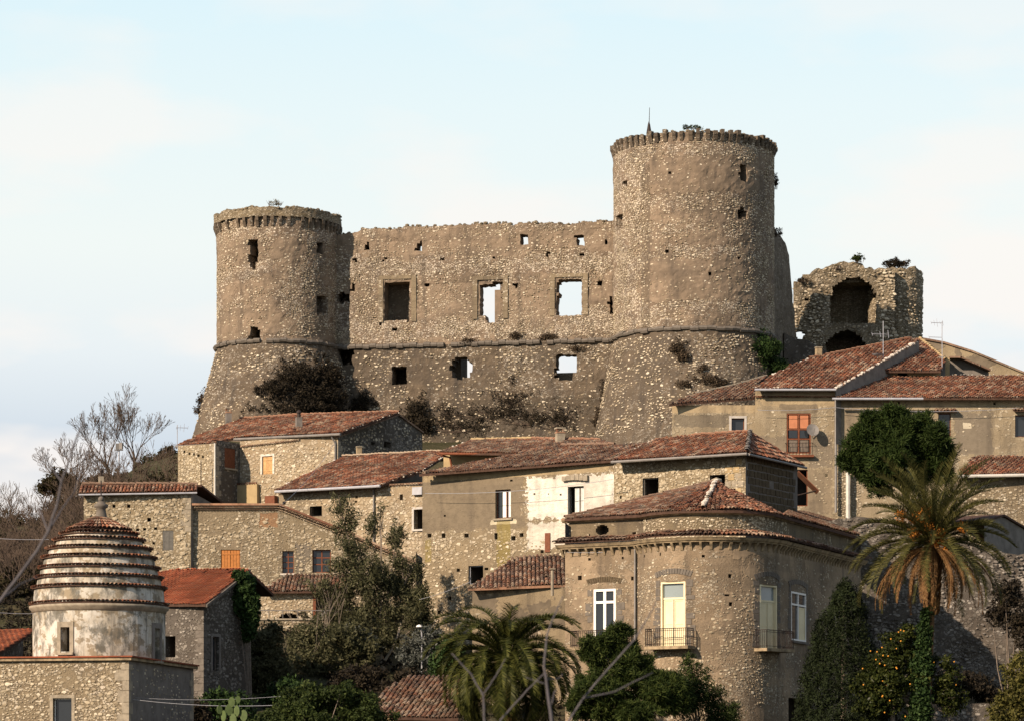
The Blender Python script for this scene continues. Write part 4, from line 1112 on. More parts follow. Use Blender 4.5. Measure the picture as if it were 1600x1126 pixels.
# ================================================================ houses
def prof(W, pts): return [W.uv(a, b) for a, b in pts]
def eave(W, S, off=.16): return lambda u: S.z(W.pt(u, 0).x, W.pt(u, 0).y) - off
def closing_walls(parent, pts, z0, z1, mat):
    mb = MB()
    for a, b in zip(pts, pts[1:]):
        mb.quad(Vector((a.x, a.y, z0)), Vector((b.x, b.y, z0)), Vector((b.x, b.y, z1)), Vector((a.x, a.y, z1)))
    part('rear_wall', mb, mat, parent)
def back_roof(parent, S, a, b, l, mat, m=None):
    m = m or S.m; d = S.r * l - Vector((0, 0, l * m)); S2 = Slope.fit(a, b, a + d, S.r)
    return tile_roof(parent, S2, [a, b, b + d, a + d], mat, name='rear_roof')
def H(W, rows): return [hrect(W, *r) for r in rows]
def dots(W, pts): return [hrect(W, x - w / 2, y - h / 2, x + w / 2, y + h / 2) for x, y, w, h in pts]

# ---- H1: upper left house
A = Q(528, 222); S = Slope(P(528, 677, 222) - BD * .3, BD, .33)
t = thing('stone_house', 'long pale rubble house with rusty tiled roof and grey gable under the left tower', 'house', Vector((A.x, A.y, 19)))
Mp = along(A, -RD, 375); C1 = Mp - BD * 2.9; Lp = along(C1, -RD, 278)
W = Plane(Mp, RD); ln = (A - Mp).length
hs = H(W, [(410, 712, 426, 740)])
make_wall(t, 'wall', W, 0, ln, 17, eave(W, S), M['rubble_gold'], hs)
window(t, W, hs[0], 'boards', 'pale tan closed shutters', M['tan_wood'], surround=M['mortar_white'])
eaves_course(t, W, .1, ln * .62, lambda u: lerp(zat(W.pt(.1, 0), 698), zat(W.pt(ln * .62, 0), 687), u / ln / .62) - .05)
scatter_stones(t, W, .2, ln - .1, 20, eave(W, S, .5), hs, 700, M['stones_pale'], (.08, .2), -.2, 101, .05)
W2 = Plane(Lp, RD); l2 = (C1 - Lp).length; top2 = zat(C1, 692)
hs = dots(W2, [(288, 705, 3, 4), (296, 708, 3, 4), (303, 709, 3, 4), (310, 711, 4, 4), (317, 713, 3, 4)])
make_wall(t, 'wall', W2, 0, l2, 16, top2, M['rubble'], hs)
for h in hs: room(t, W2, h, depth=.3, mg=.05)
scatter_stones(t, W2, .1, l2, 19, top2 - .2, hs, 420, M['stones_pale'], (.08, .19), -.3, 102, .05)
W3 = Plane(C1, BD); hs = H(W3, [(351, 700, 368, 731)])
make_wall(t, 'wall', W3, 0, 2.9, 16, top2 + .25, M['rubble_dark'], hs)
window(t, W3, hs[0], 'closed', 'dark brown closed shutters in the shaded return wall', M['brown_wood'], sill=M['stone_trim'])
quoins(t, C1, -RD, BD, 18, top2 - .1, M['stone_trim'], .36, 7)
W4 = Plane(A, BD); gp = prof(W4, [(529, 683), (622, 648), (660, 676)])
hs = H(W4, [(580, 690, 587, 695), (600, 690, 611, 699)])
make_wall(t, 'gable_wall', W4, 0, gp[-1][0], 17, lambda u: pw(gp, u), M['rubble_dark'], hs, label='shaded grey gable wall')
for h in hs: room(t, W4, h)
scatter_stones(t, W4, .1, gp[-1][0] - .2, 20, lambda u: pw(gp, u) - .1, hs, 500, M['stones'], (.08, .19), -.1, 103, .04)
quoins(t, A, -RD, BD, 19, 25.0, M['stone_trim'], .36, 8)
pl = [S.at(*q) for q in [(275, 695), (338, 692), (343, 689), (366, 684), (532, 676), (624, 644), (465, 649), (375, 655), (310, 680)]]
r_ = tile_roof(t, S, pl, M['tile'], seed=1, sag=.1)
mb = MB()
for (a, za), (b, zb) in zip(gp, gp[1:]): p, q = W4.pt(a - .1, za, -.12), W4.pt(b, zb, -.12); mb.box(p, q - p, W4.n * .5, Vector((0, 0, .1)))
part('gable_coping', mb, M['tile_brown'], t)
mb = MB(); d_ = W4.pt(gp[2][0], gp[2][1], 0) - W4.pt(gp[1][0], gp[1][1], 0); a_ = W4.pt(gp[1][0], gp[1][1], .4); mb.quad(a_, a_ + d_, a_ + d_ - RD * 15, a_ - RD * 15); part('rear_roof', mb, M['tile_brown'], t)
ridge_tiles(r_, pl[6], pl[5], M['tile']); ridge_tiles(r_, pl[7], pl[6], M['tile']); mortar_line(r_, S.at(380, 681), S.at(530, 673), r=.07, seed=3); mortar_line(r_, pl[4], pl[5], r=.06, seed=4)
gutter(t, pl[0] + Vector((0, -.1, -.1)), pl[1] + Vector((0, -.1, -.1))); gutter(t, pl[3] + Vector((0, -.12, -.1)), pl[4] + Vector((0, -.12, -.1)), .1)
q = along(C1, -RD, 336); pipe(t, [Vector((q.x, q.y - .15, top2)), Vector((q.x, q.y - .15, 17))], .06, M['pvc'])
q = along(A, -RD, 524); pipe(t, [Vector((q.x - .25, q.y - .3, 25.2)), Vector((q.x, q.y - .15, 24.8)), Vector((q.x, q.y - .15, 20))])
closing_walls(t, [W4.pt(gp[-1][0], 0), W4.pt(gp[-1][0], 0) - RD * 16, Lp], 15, 24.6, M['rubble_dark'])
# blocked doorway with tile arch and small lean wall
mb = MB(); W = Plane(Mp, RD); a, b = W.u(371), W.u(406); z0, z1 = zat(W.pt(a, 0), 800), zat(W.pt(a, 0), 758); wbox(mb, W, a, b, z0 - 2, z1, -.35, 0)
part('blocked_doorway', mb, M['ochre'], t)
eaves_course(t, Plane(W.pt(0, 0, -.35), RD), a, b, z1, 1, .2, .08, M['tile'])
mb = MB(); a, b = W.u(420), W.u(435); z0, z1 = zat(W.pt(a, 0), 790), zat(W.pt(a, 0), 775); wbox(mb, W, a, b, z0 - .5, z1, -.5, -.1); part('hatch', mb, M['brown_wood'], t)
mb = MB(); q = P(314, 750, 223); mb.tube([Vector((q.x, q.y, 19)), P(314, 718, 223)], .035, 5); part('pole', mb, M['rust'], t)
chimney('chimney', 'slim grey chimney at the left end of the rusty roof under the castle', S.at(357, 661), .4, 1.05 - .3, M['grey_plaster'], 'pot')
chimney('chimney', 'slim chimney midway along the rusty roof under the castle', S.at(467, 668), .42, .75, M['grey_plaster'], 'cowl')
antenna('small television antenna at the left end of the rusty roof house', P(277, 694, 227), 1.4, [(1.2, .8, .35, 4)])

# ---- H3: middle house with long slope
A = Q(436, 213.4); S = Slope(P(436, 764, 213.4) - BD * .3, BD, .36)
t = thing('stone_house', 'rubble house behind the grey-green tree with a wide rusty roof and a gutter', 'house', Vector((A.x, A.y, 15)))
W = Plane(A, RD); ub = W.u(592); uc = W.u(664)
hs = H(W, [(484, 790, 503, 806), (647, 795, 661, 826)]) + dots(W, [(557, 776, 4, 4), (556, 783, 4, 3), (444, 785, 5, 5), (627, 776, 5, 9)])
ztop = lambda u: (eave(W, S)(u) if u < ub - .01 else zat(W.pt(u, 0), 758))
make_wall(t, 'wall', W, 0, uc, 9, lambda u: min(ztop(u), 50), M['rubble_gold'], hs, step=.6)
window(t, W, hs[0], 'dark', 'dark window under a lintel', M['rust']); window(t, W, hs[1], 'dark', 'black window with pale grey surround', None, surround=M['grey_frame'], sill=M['grey_frame'])
for h in hs[2:]: room(t, W, h, depth=.4, mg=.05)
eaves_course(t, W, 0, ub, lambda u: eave(W, S)(u) - .27, 1); eaves_course(t, W, ub, uc, zat(W.pt(ub, 0), 760), 1)
scatter_stones(t, W, .1, uc, 12, lambda u: ztop(u) - .4, hs, 900, M['stones_pale'], (.08, .2), -.1, 111, .05)
WG = Plane(W.pt(ub, 0), BD); gp = prof(WG, [(592, 758), (657, 737), (668, 735)])
make_wall(t, 'gable_wall', WG, 0, gp[-1][0], 15, lambda u: pw(gp, u), M['grey_plaster'], [])
mb = MB(); a, b = W.u(647), W.u(662); wbox(mb, W, a, b, zat(W.pt(a, 0), 773), zat(W.pt(a, 0), 761), -.25, -.02); part('meter_box', mb, M['grey_metal'], t)
pl = [S.at(*q) for q in [(430, 766), (594, 757), (660, 735), (695, 712), (690, 706), (535, 714), (525, 719)]]
r_ = tile_roof(t, S, pl, M['tile'], seed=2, sag=.1)
ridge_tiles(r_, pl[5], pl[4], M['tile_pale'], .11, .3, .08); mortar_line(r_, pl[5] + Vector((0, 0, -.05)), pl[4], M['mortar_white'], .1, 7); mortar_line(r_, S.at(433, 764), pl[6], r=.1, seed=8); mortar_line(r_, pl[1], pl[2], r=.07, seed=9); mortar_line(r_, pl[2], pl[3], r=.07, seed=10)
back_roof(t, S, pl[5], pl[4], 1.0, M['tile'])
gutter(t, pl[0] + Vector((0, -.12, -.08)), pl[1] + Vector((0, -.12, -.08)), .095, M['grey_metal'])
q = along(A, RD, 584); pipe(t, [Vector((q.x - .2, q.y - .4, zat(q, 757))), Vector((q.x, q.y - .15, zat(q, 768))), Vector((q.x, q.y - .15, 12))])
closing_walls(t, [W.pt(uc, 0), W.pt(uc, 0) + BD * 6, A + BD * 7, A], 9, 20, M['rubble_dark'])
chimney('chimney', 'short plain pillar between the grey gable and the pale crest of the rusty roof', P(561, 713, 221), .34, .65, M['cream_trim'])

# ---- H5: small ochre house behind
S = Slope(P(690, 704, 206), BD, .30); W = Plane(Q(693, 206.6), RD)
t = thing('stone_house', 'low ochre plastered house peeping over the long brown roof, orange ridge and a chimney', 'house', W.pt(3, 17))
make_wall(t, 'wall', W, 0, W.u(850), 17, eave(W, S), M['ochre'], [])
pl = [S.at(*q) for q in [(687, 706), (832, 708), (900, 703), (955, 692), (938, 688), (832, 686), (737, 688)]]
r_ = tile_roof(t, S, pl, M['tile_brown'], seed=3); ridge_tiles(r_, pl[6], pl[5], M['ochre'], .12); ridge_tiles(r_, pl[5], pl[4], M['tile'], .12)
back_roof(t, S, pl[6], pl[4], 3, M['tile'])
mortar_line(r_, pl[0], pl[6], r=.08, seed=5); mortar_line(r_, S.at(770, 695), S.at(940, 691), r=.05, seed=6)
gutter(t, pl[0] + Vector((0, -.1, -.1)), S.at(850, 706) + Vector((0, -.1, -.1)), .09, M['brown_wood'])
pipe(t, [P(690, 706, 205.6), P(694, 712, 205.5), P(703, 714, 205.4), P(706, 730, 205.4)], .07, M['brown_wood'])
chimney('chimney', 'short square chimney with red brick top and flat slab on the low ochre house', S.at(875, 690), .5, .55, M['stone_trim'], 'pot')

# ---- H4: big middle house
A = Q(660, 195); S = Slope(P(660, 737, 195) - BD * .3, BD, .36)
t = thing('stone_house', 'large central house, half brown plaster, half peeling white, under a brown roof', 'house', Vector((A.x, A.y, 10)))
W = Plane(A, RD); ue = W.u(960)
x_ = lambda px: W.pt(W.u(px), 0).x
zz = lambda px, py: zat(W.pt(W.u(px), 0), py)
def pbox(x0, y0, x1, y1, col, keep=.03):
    za, zb = zz((x0 + x1) / 2, y1), zz((x0 + x1) / 2, y0); return ((x_(x0) + x_(x1)) / 2, (za + zb) / 2, (x_(x1) - x_(x0)) / 2, (zb - za) / 2, col, keep)
M['h4'] = masonry('big_house_plaster', ((.185, .147, .092), (.225, .182, .118)), ((.25, .21, .14), (.35, .30, .21), (.48, .43, .33)), 5.0, .3, 1.4, .05, 1.0, .35, bump=.7, green=.0,
    patches=[pbox(655, 748, 822, 828, (.165, .135, .092), .0), pbox(823, 741, 965, 806, (.60, .57, .49), .02), pbox(823, 815, 890, 858, (.53, .50, .42), .1), pbox(655, 730, 965, 744, (.31, .245, .145), .0),
             pbox(768, 811, 806, 818, (.46, .42, .3), .1), pbox(776, 812, 797, 890, (.19, .15, .03), .4), pbox(664, 842, 674, 880, (.20, .16, .035), .5)])
hs = H(W, [(774, 764, 798, 809), (887, 759, 912, 803), (732, 883, 755, 912)])
pt_ = dots(W, [(671, 836, 6, 6), (693, 836, 6, 7), (729, 836, 7, 6), (775, 837, 5, 10), (802, 840, 7, 7), (815, 835, 6, 6), (716, 890, 5, 5), (702, 934, 6, 6), (686, 956, 5, 6), (695, 805, 3, 3), (835, 771, 3, 3), (857, 771, 2, 2), (876, 772, 3, 3), (847, 861, 5, 5), (799, 750, 4, 3), (760, 888, 6, 4)])
make_wall(t, 'wall', W, 0, ue, 6, eave(W, S), M['h4'], hs + pt_)
window(t, W, hs[0], 'curtain', 'open window with white curtain panels', sill=M['stone_trim']); window(t, W, hs[1], 'blue', 'window with faded blue-white shutters', sill=M['stone_trim'])
window(t, W, hs[2], 'dark', 'unglazed black window', M['grey_metal'])
for h in pt_: room(t, W, h, depth=.35, mg=.05)
mb = MB(); k_, a, b, c, d = hrect(W, 880, 741, 920, 751)
for i in range(6): wbox(mb, W, lerp(a, b, i / 6) + .01, lerp(a, b, (i + 1) / 6) - .01, c + .06 * math.sin(i * .6 + .5), d - .1 + .1 * math.sin(math.pi * (i + .5) / 6), -.2, .05)
part('window_hood', mb, M['stone_trim'], t)
mb = MB(); k_, a, b, c, d = hrect(W, 852, 832, 860, 862); wbox(mb, W, a, b, c, d, -.06, .05); part('wooden_board', mb, M['brown_wood'], t)
eaves_course(t, W, 0, ue, lambda u: eave(W, S)(u) - .13, 1, .2, .14)
scatter_stones(t, W, .1, ue, 7.5, lambda u: zat(W.pt(u, 0), 842), hs + pt_, 1500, M['stones_pale'], (.06, .19), -.25, 121, .045)
pl = [S.at(*q) for q in [(655, 740), (959, 718), (1015, 692), (960, 695), (878, 697), (835, 706), (740, 722)]]
r_ = tile_roof(t, S, pl, M['tile_brown'], seed=4, sag=.1); ridge_tiles(r_, pl[4], pl[3], M['tile_brown']); mortar_line(r_, pl[0], pl[4], r=.06, seed=11); back_roof(t, S, pl[4], pl[3], 2.5, M['tile_brown'])
# right part under its own hipped roof
B4 = W.pt(ue, 0); WB = Plane(B4 - BD * .06, RD); Sb = Slope(P(958, 717, B4.y) - BD * .35 + Vector((0, 0, .05)), BD, .38)
ul = WB.u(1165); C4 = WB.pt(ul, 0)
hs = H(WB, [(1004, 746, 1029, 800), (1109, 741, 1133, 785)]); p2 = dots(WB, [(970, 776, 3, 5)])
make_wall(t, 'wall', WB, 0, ul, 8, eave(WB, Sb, .2), M['rubble'], hs + p2, label='pale rubble wall of the right part')
window(t, WB, hs[0], 'dark', 'large unglazed black window', M['grey_plaster']); window(t, WB, hs[1], 'dark', 'black window half hidden by the palazzo roof', M['rust']); room(t, WB, p2[0], depth=.3)
rr = random.Random(8); sp = []
for i in range(130):
    u = rr.uniform(.2, ul - 1.6); v = rr.uniform(13.5, 19.3)
    if any(h[1] - .3 < u < h[2] + .3 and h[3] - .3 < v < h[4] + .3 for h in hs): continue
    if any(abs(u - a) < .34 and abs(v - b) < .24 for a, b, _, _ in sp): continue
    sp.append((u, v, rr.uniform(.17, .26), rr.uniform(.11, .17)))
big_stones(t, WB, sp, M['stones_pale'], 3, .06)
scatter_stones(t, WB, .1, ul - .1, 12.5, lambda u: 19.45, hs, 1100, M['stones_pale'], (.07, .15), -.6, 122, .045)
WSd = Plane(C4, BD); us_ = WSd.u(1246)
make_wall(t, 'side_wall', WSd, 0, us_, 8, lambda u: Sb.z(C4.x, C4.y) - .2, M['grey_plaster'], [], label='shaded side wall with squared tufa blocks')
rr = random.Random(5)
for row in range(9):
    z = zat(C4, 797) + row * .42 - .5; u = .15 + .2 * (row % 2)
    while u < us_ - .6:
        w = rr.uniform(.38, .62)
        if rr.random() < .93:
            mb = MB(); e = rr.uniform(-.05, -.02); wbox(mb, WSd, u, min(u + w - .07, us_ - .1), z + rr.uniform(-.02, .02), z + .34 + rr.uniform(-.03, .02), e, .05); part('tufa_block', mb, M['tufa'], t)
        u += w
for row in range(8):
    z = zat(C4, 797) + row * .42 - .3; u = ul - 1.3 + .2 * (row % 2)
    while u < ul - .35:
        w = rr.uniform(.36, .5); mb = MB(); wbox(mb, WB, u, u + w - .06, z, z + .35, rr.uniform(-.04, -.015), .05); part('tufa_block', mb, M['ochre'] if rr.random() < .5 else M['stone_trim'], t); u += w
pl = [Sb.at(*q) for q in [(955, 719), (1167, 706), (1172, 675), (1085, 681), (1022, 687)]]
r_ = tile_roof(t, Sb, pl, M['tile'], seed=5, sag=.08)
hp = pl[1]; ap = pl[2]; en = WSd.pt(us_, hp.z) - WSd.n * .3; e_ = (en - hp); e_.z = 0
nS = Vector((-e_.y, e_.x, 0)).normalized(); mm = (ap.z - hp.z) / (ap - hp).dot(nS); S3 = Slope(hp, nS, mm)
en2 = Vector((en.x, en.y, hp.z)) + e_.normalized() * .4
tile_roof(t, S3, [hp, en2, ap], M['tile'], seed=6); ridge_tiles(r_, hp, ap, M['grey_plaster'], .15); ridge_tiles(r_, pl[3], ap, M['tile']); mortar_line(r_, pl[0], pl[4], r=.07, seed=12)
gutter(t, pl[0] + Vector((0, -.1, -.1)), hp + Vector((0, -.1, -.1)), .085); gutter(t, hp + Vector((.1, 0, -.12)), en2 + Vector((.1, 0, -.12)), .075)
back_roof(t, Sb, pl[4], pl[3], 2.5, M['tile'])
closing_walls(t, [WSd.pt(us_, 0), WSd.pt(us_, 0) - RD * 20, A], 6, 19, M['rubble_dark'])

# ---- H2: lower left long wall house
t = thing('stone_house', 'lower left rubble house with orange shutters and a toothed eaves line that slopes down', 'house', P(300, 900, 205))
W = Plane(Q(131, 204.6), Vector((1, 0, 0))); ua = W.u(298)
hs = H(W, [(254, 828, 271, 859)]); p2 = dots(W, [(178, 790, 5, 5), (201, 790, 5, 5), (233, 811, 6, 6), (215, 827, 5, 4), (226, 826, 5, 4), (243, 825, 5, 4), (240, 848, 4, 4)])
make_wall(t, 'wall', W, 0, ua, 9, zat(W.p, 769), M['rubble'], hs + p2, label='taller left part of pale rubble')
f = window(t, W, hs[0], 'closed', 'closed grey shutters', M['grey_shutter'])
for h in p2: room(t, W, h, depth=.35, mg=.05)
rr = random.Random(18); sp = []
for i in range(520):
    u = rr.uniform(.2, ua - .3); v = rr.uniform(12.6, 19.3); q = W.pt(u, v)
    if any(h[1] - .3 < u < h[2] + .3 and h[3] - .25 < v < h[4] + .25 for h in hs + p2): continue
    if any(abs(u - a) < .36 and abs(v - b) < .25 for a, b, _, _ in sp): continue
    sp.append((u, v, rr.uniform(.15, .25), rr.uniform(.10, .16)))
big_stones(t, W, sp, M['stones_pale'], 4, .07)
scatter_stones(t, W, .05, ua - .05, 11, 19.5, hs + p2, 900, M['stones_pale'], (.06, .14), -.6, 131, .05)
quoins(t, W.pt(ua, 0), Vector((-1, 0, 0)), Vector((.3, 1, 0)), 17.2, 19.5, M['stone_trim'], .36, 5)
Sx = Slope(P(123, 770, 204.1), Vector((0, 1, 0)), .55)
pl = [Sx.at(*q) for q in [(123, 770), (308, 767), (308, 757), (129, 757)]]
r_ = tile_roof(t, Sx, pl, M['tile'], seed=7); ridge_tiles(r_, pl[3], pl[2], M['tile_brown'])
gutter(t, pl[0] + Vector((0, -.05, -.1)), pl[1] + Vector((0, -.05, -.1)), .06, M['grey_metal'])
mb = MB(); a = P(308, 760, 205); b = P(346, 790, 209.5); mb.box(a, b - a, Vector((.3, -.05, 0)), Vector((0, 0, .14))); mb.box(P(128, 758, 205), P(308, 760, 205) - P(128, 758, 205), b - a, Vector((0, 0, .1))); part('rear_roof', mb, M['tile_deck'], t)
Wz = Plane(W.pt(ua, 0), Vector((.3, 1, 0))); gp = prof(Wz, [(298, 765), (345, 790)])
make_wall(t, 'wall', Wz, 0, gp[-1][0], 14, lambda u: pw(gp, u) - .1, M['grey_plaster'], [])
W = Plane(Q(298, 205), Vector((1, 0, 0))); ub = W.u(650)
tp = prof(W, [(298, 796), (437, 796), (530, 833), (600, 863), (650, 885)])
hs = H(W, [(345, 858, 375, 892), (441, 860, 459, 895), (488, 858, 517, 894)])
p2 = dots(W, [(444, 800, 3, 3)])
mbx = [( W.pt(W.u(420), 0).x, zat(W.p, 812), .6, .45, (.24, .145, .08), .05), (W.pt(W.u(474), 0).x, zat(W.p, 862), .5, .6, (.15, .13, .10), .1), (W.pt(W.u(470), 0).x, zat(W.p, 885), .3, .35, (.15, .13, .10), .1), (W.pt(W.u(358), 0).x, zat(W.p, 850), .95, .3, (.2, .162, .108), .1), (W.pt(W.u(340), 0).x, zat(W.p, 812), 1.3, .8, (.195, .158, .102), .15)]
M['h2'] = masonry('long_wall_masonry', ((.18, .145, .092), (.22, .18, .118)), ((.25, .21, .14), (.35, .3, .21), (.46, .41, .31)), 5.0, .6, 1.5, .045, 1.2, .35, patches=mbx)
make_wall(t, 'wall', W, 0, ub, 9, lambda u: pw(tp, u), M['h2'], hs, step=.6, label='long right part under the toothed eaves')
window(t, W, hs[0], 'boards', 'bright orange wooden shutters, right one ajar', M['orange_wood']); window(t, W, hs[1], 'bars', 'narrow barred window', M['brown_wood'], sill=M['mortar_white']); window(t, W, hs[2], 'casement', 'red-brown glazed casement', M['brown_wood'])
rr = random.Random(28); sp = []
for i in range(520):
    u = rr.uniform(.2, W.u(600)); v = rr.uniform(12.3, 18); q = W.pt(u, v)
    if v > pw(tp, u) - .5 or noise.noise(Vector((u * .35, v * .45, 2))) < -.08: continue
    if any(h[1] - .3 < u < h[2] + .3 and h[3] - .25 < v < h[4] + .25 for h in hs + p2): continue
    if any(abs(u - a) < .4 and abs(v - b) < .27 for a, b, _, _ in sp): continue
    sp.append((u, v, rr.uniform(.13, .22), rr.uniform(.08, .14)))
big_stones(t, W, sp, M['stones_pale'], 4, .06)
scatter_stones(t, W, .05, ub, 11, lambda u: pw(tp, u) - .4, hs, 1700, M['stones_pale'], (.05, .13), -.25, 132, .045)
eaves_course(t, W, .02, ub, lambda u: pw(tp, u) - .02, 2, .2, .13)
mb = MB()
for (a, za), (b, zb) in zip(tp, tp[1:]): 
    p, q = W.pt(a, za + .27, -.36), W.pt(b, zb + .27, -.36); mb.box(p, q - p, Vector((0, 2.5, -.1)), Vector((0, 0, .13)))
part('coping', mb, M['tile'], t)
Sy = Slope(W.pt(tp[1][0], tp[1][1] + .4, .1), Vector((0, 1, 0)), .05)
closing_walls(t, [W.pt(ub, 0), W.pt(ub, 0) + Vector((0, 7, 0)), Q(131, 204.6) + Vector((0, 9, 0)), Q(131, 204.6)], 9, 16, M['rubble_dark'])
chimney('chimney', 'thin chimney with dark cowl behind the dome finial on the lower left house', P(158, 757, 207), .3, .55, M['stone_trim'], 'cowl')

# ---- annex below with terrace
t = thing('annex', 'small rubble annex with a brown tiled lean-to roof below the brown casement window', 'annex', P(450, 966, 199.5))
S = Slope(P(411, 922, 198.6), Vector((0, 1, 0)), .34); W = Plane(Q(408, 199), Vector((1, 0, 0))); ub = W.u(489)
hs = H(W, [(436, 957, 466, 974, 'e')])
make_wall(t, 'wall', W, 0, ub, 7, eave(W, S), M['rubble_gold'], hs); room(t, W, hs[0])
scatter_stones(t, W, 0, ub, 10, eave(W, S, .4), hs, 260, M['stones_pale'], (.07, .17), -.5, 141, .04)
Wq = Plane(W.pt(ub, 0), Vector((.2, 1, 0))); make_wall(t, 'side_wall', Wq, 0, 5, 7, lambda u: 13, M['rubble_dark'], [])
mb = MB(); mb.box(W.pt(ub, 9, -.02), Vector((.18, 0, 0)), Vector((0, .2, 0)), Vector((0, 0, 3.9))); part('door_post', mb, M['brown_wood'], t)
pl = [S.at(*q) for q in [(410, 923), (545, 922), (540, 897), (448, 897)]]
r_ = tile_roof(t, S, pl, M['tile_brown'], seed=8); mortar_line(r_, pl[0], pl[3], r=.07, seed=13); mortar_line(r_, pl[0], pl[1], r=.05, seed=14)
Wt = Plane(Q(398, 196.5), Vector((1, 0, 0)))
make_wall(t, 'terrace_wall', Wt, 0, Wt.u(545), 5, zat(Wt.p, 968), M['rubble2'], [])
scatter_stones(t, Wt, 1.2, Wt.u(545), 7, zat(Wt.p, 969), [], 600, M['stones_pale'], (.07, .2), -.5, 142, .06)
mb = MB(); mb.box(Wt.pt(-.1, zat(Wt.p, 968), -.1), Vector((Wt.u(545), 0, 0)), Vector((0, 3, 0)), Vector((0, 0, .1))); part('terrace_floor', mb, M['stone_trim'], t)
t = thing('railing', 'thin iron railing along the terrace edge of the annex', 'railing', Wt.pt(0, 11.2))
zr = zat(Wt.p, 953); mb = MB(); mb.tube([Wt.pt(0, zr, .1), Wt.pt(Wt.u(545), zr, .1)], .03, 5); part('top_rail', mb, M['metal'], t)
for px in (400, 420, 442, 465, 488, 512, 536):
    mb = MB(); mb.tube([Wt.pt(Wt.u(px), zr, .1), Wt.pt(Wt.u(px), zat(Wt.p, 967), .1)], .025, 4); part('post', mb, M['metal'], t)
mb = MB()
for i in range(12): a = Wt.pt(Wt.u(lerp(502, 530, i / 11)), 0, .1); mb.tube([Vector((a.x, a.y, zr)), Vector((a.x, a.y, zr - .5))], .015, 3)
part('balusters', mb, M['pvc'], t, kind='stuff')

# ---- church with stepped dome
t = thing('domed_church', 'small church with a stepped round dome of tile rings and a worn white drum', 'church', P(155, 1120, 155))
K = Q(201, 150); fd = Vector((1, -.2, 0)).normalized(); W = Plane(K - fd * 12, fd); zt = zat(K, 1026)
hs = H(W, [(83, 1090, 112, 1160)])
make_wall(t, 'wall', W, 0, 12, 0, zt, M['rubble2'], hs)
window(t, W, hs[0], 'glass1', 'tall window in a grey stone surround', M['white_paint'], surround=M['stone_trim'])
scatter_stones(t, W, 4, 11.5, 1.5, zt - .25, hs, 1300, M['stones_pale'], (.05, .16), -.15, 151, .04)
WS_ = Plane(K, Vector((.2, 1, 0))); ue = WS_.u(302)
make_wall(t, 'side_wall', WS_, 0, ue, 0, zt, M['grey_plaster'], [])
scatter_stones(t, WS_, .5, ue, 1.5, zt - .3, [], 260, M['stones'], (.05, .12), .1, 152, .03)
quoins(t, K, -fd, Vector((.2, 1, 0)), 1.2, zt - .3, M['stone_trim'], .52, 9)
quoins(t, WS_.pt(ue, 0), -Vector((.2, 1, 0)), -fd, 1.2, zt - .3, M['stone_trim'], .4, 10)
mb = MB(); o = Vector((K.x, K.y, zt)); sd = Vector((.2, 1, 0)).normalized()
mb.box(o + fd * .18 - sd * .18 - Vector((0, 0, .14)), -fd * 12.3, sd * (ue + .4), Vector((0, 0, .13))); part('cornice', mb, M['cream_trim'], t)
mb = MB(); mb.box(o + fd * .26 - sd * .26, -fd * 12.4, sd * (ue + .5), Vector((0, 0, .07))); part('roof_edge', mb, M['tile_new'], t)
mb = MB(); mb.box(WS_.pt(ue, 0) + fd * -.1, -fd * 12, Vector((0, .2, 0)), Vector((0, 0, zt - .02))); part('rear_wall', mb, M['rubble_dark'], t)
cD = Q(155, 155); r0 = 103 * 155 / F
rows = [(939, 106), (913, 103), (897, 98), (882, 93), (866, 88), (852, 81), (839, 70), (830, 60), (825, 48)]
zr_ = [(HY - y) * (155 - w * .031) / F for y, w in rows]; rr_ = [w * .031 for y, w in rows]
WD = Cyl(cD, lambda z: r0, r0)
hs = [hrect(WD, 95, 979, 109, 1017), hrect(WD, 241, 981, 249, 1030)]
make_wall(t, 'drum', WD, -math.pi * r0, math.pi * r0, zt, zr_[0] - .25, M['dome_plaster'], hs, step=.3, thick=.5)
for h in hs: room(t, WD, h, start=.4); 
for h in hs:
    mb = MB(); k_, a, b, c, d = h; s_ = .2
    wbox(mb, WD, a - s_, a - .003, c - .05, d + .26, -.05, .1); wbox(mb, WD, b + .003, b + s_, c - .05, d + .26, -.05, .1); wbox(mb, WD, a - .003, b + .003, d + .003, d + .257, -.047, .1); part('window_surround', mb, M['grey_plaster'] if a > 1 else M['stone_trim'], t)
    mb = MB(); wbox(mb, WD, a - .2, b + .2, c - .16, c - .055, -.14, .2); part('sill', mb, M['stone_trim'], t)
mb = MB(); mb.lathe(cD, [(r0 - .05, zr_[0] - .4), (r0 + .04, zr_[0] - .38), (r0 + .06, zr_[0] - .28), (r0 + .16, zr_[0] - .2), (r0 + .18, zr_[0] - .08), (r0 - .2, zr_[0] - .02)], 72); part('drum_cornice', mb, M['stone_trim'], t, True)
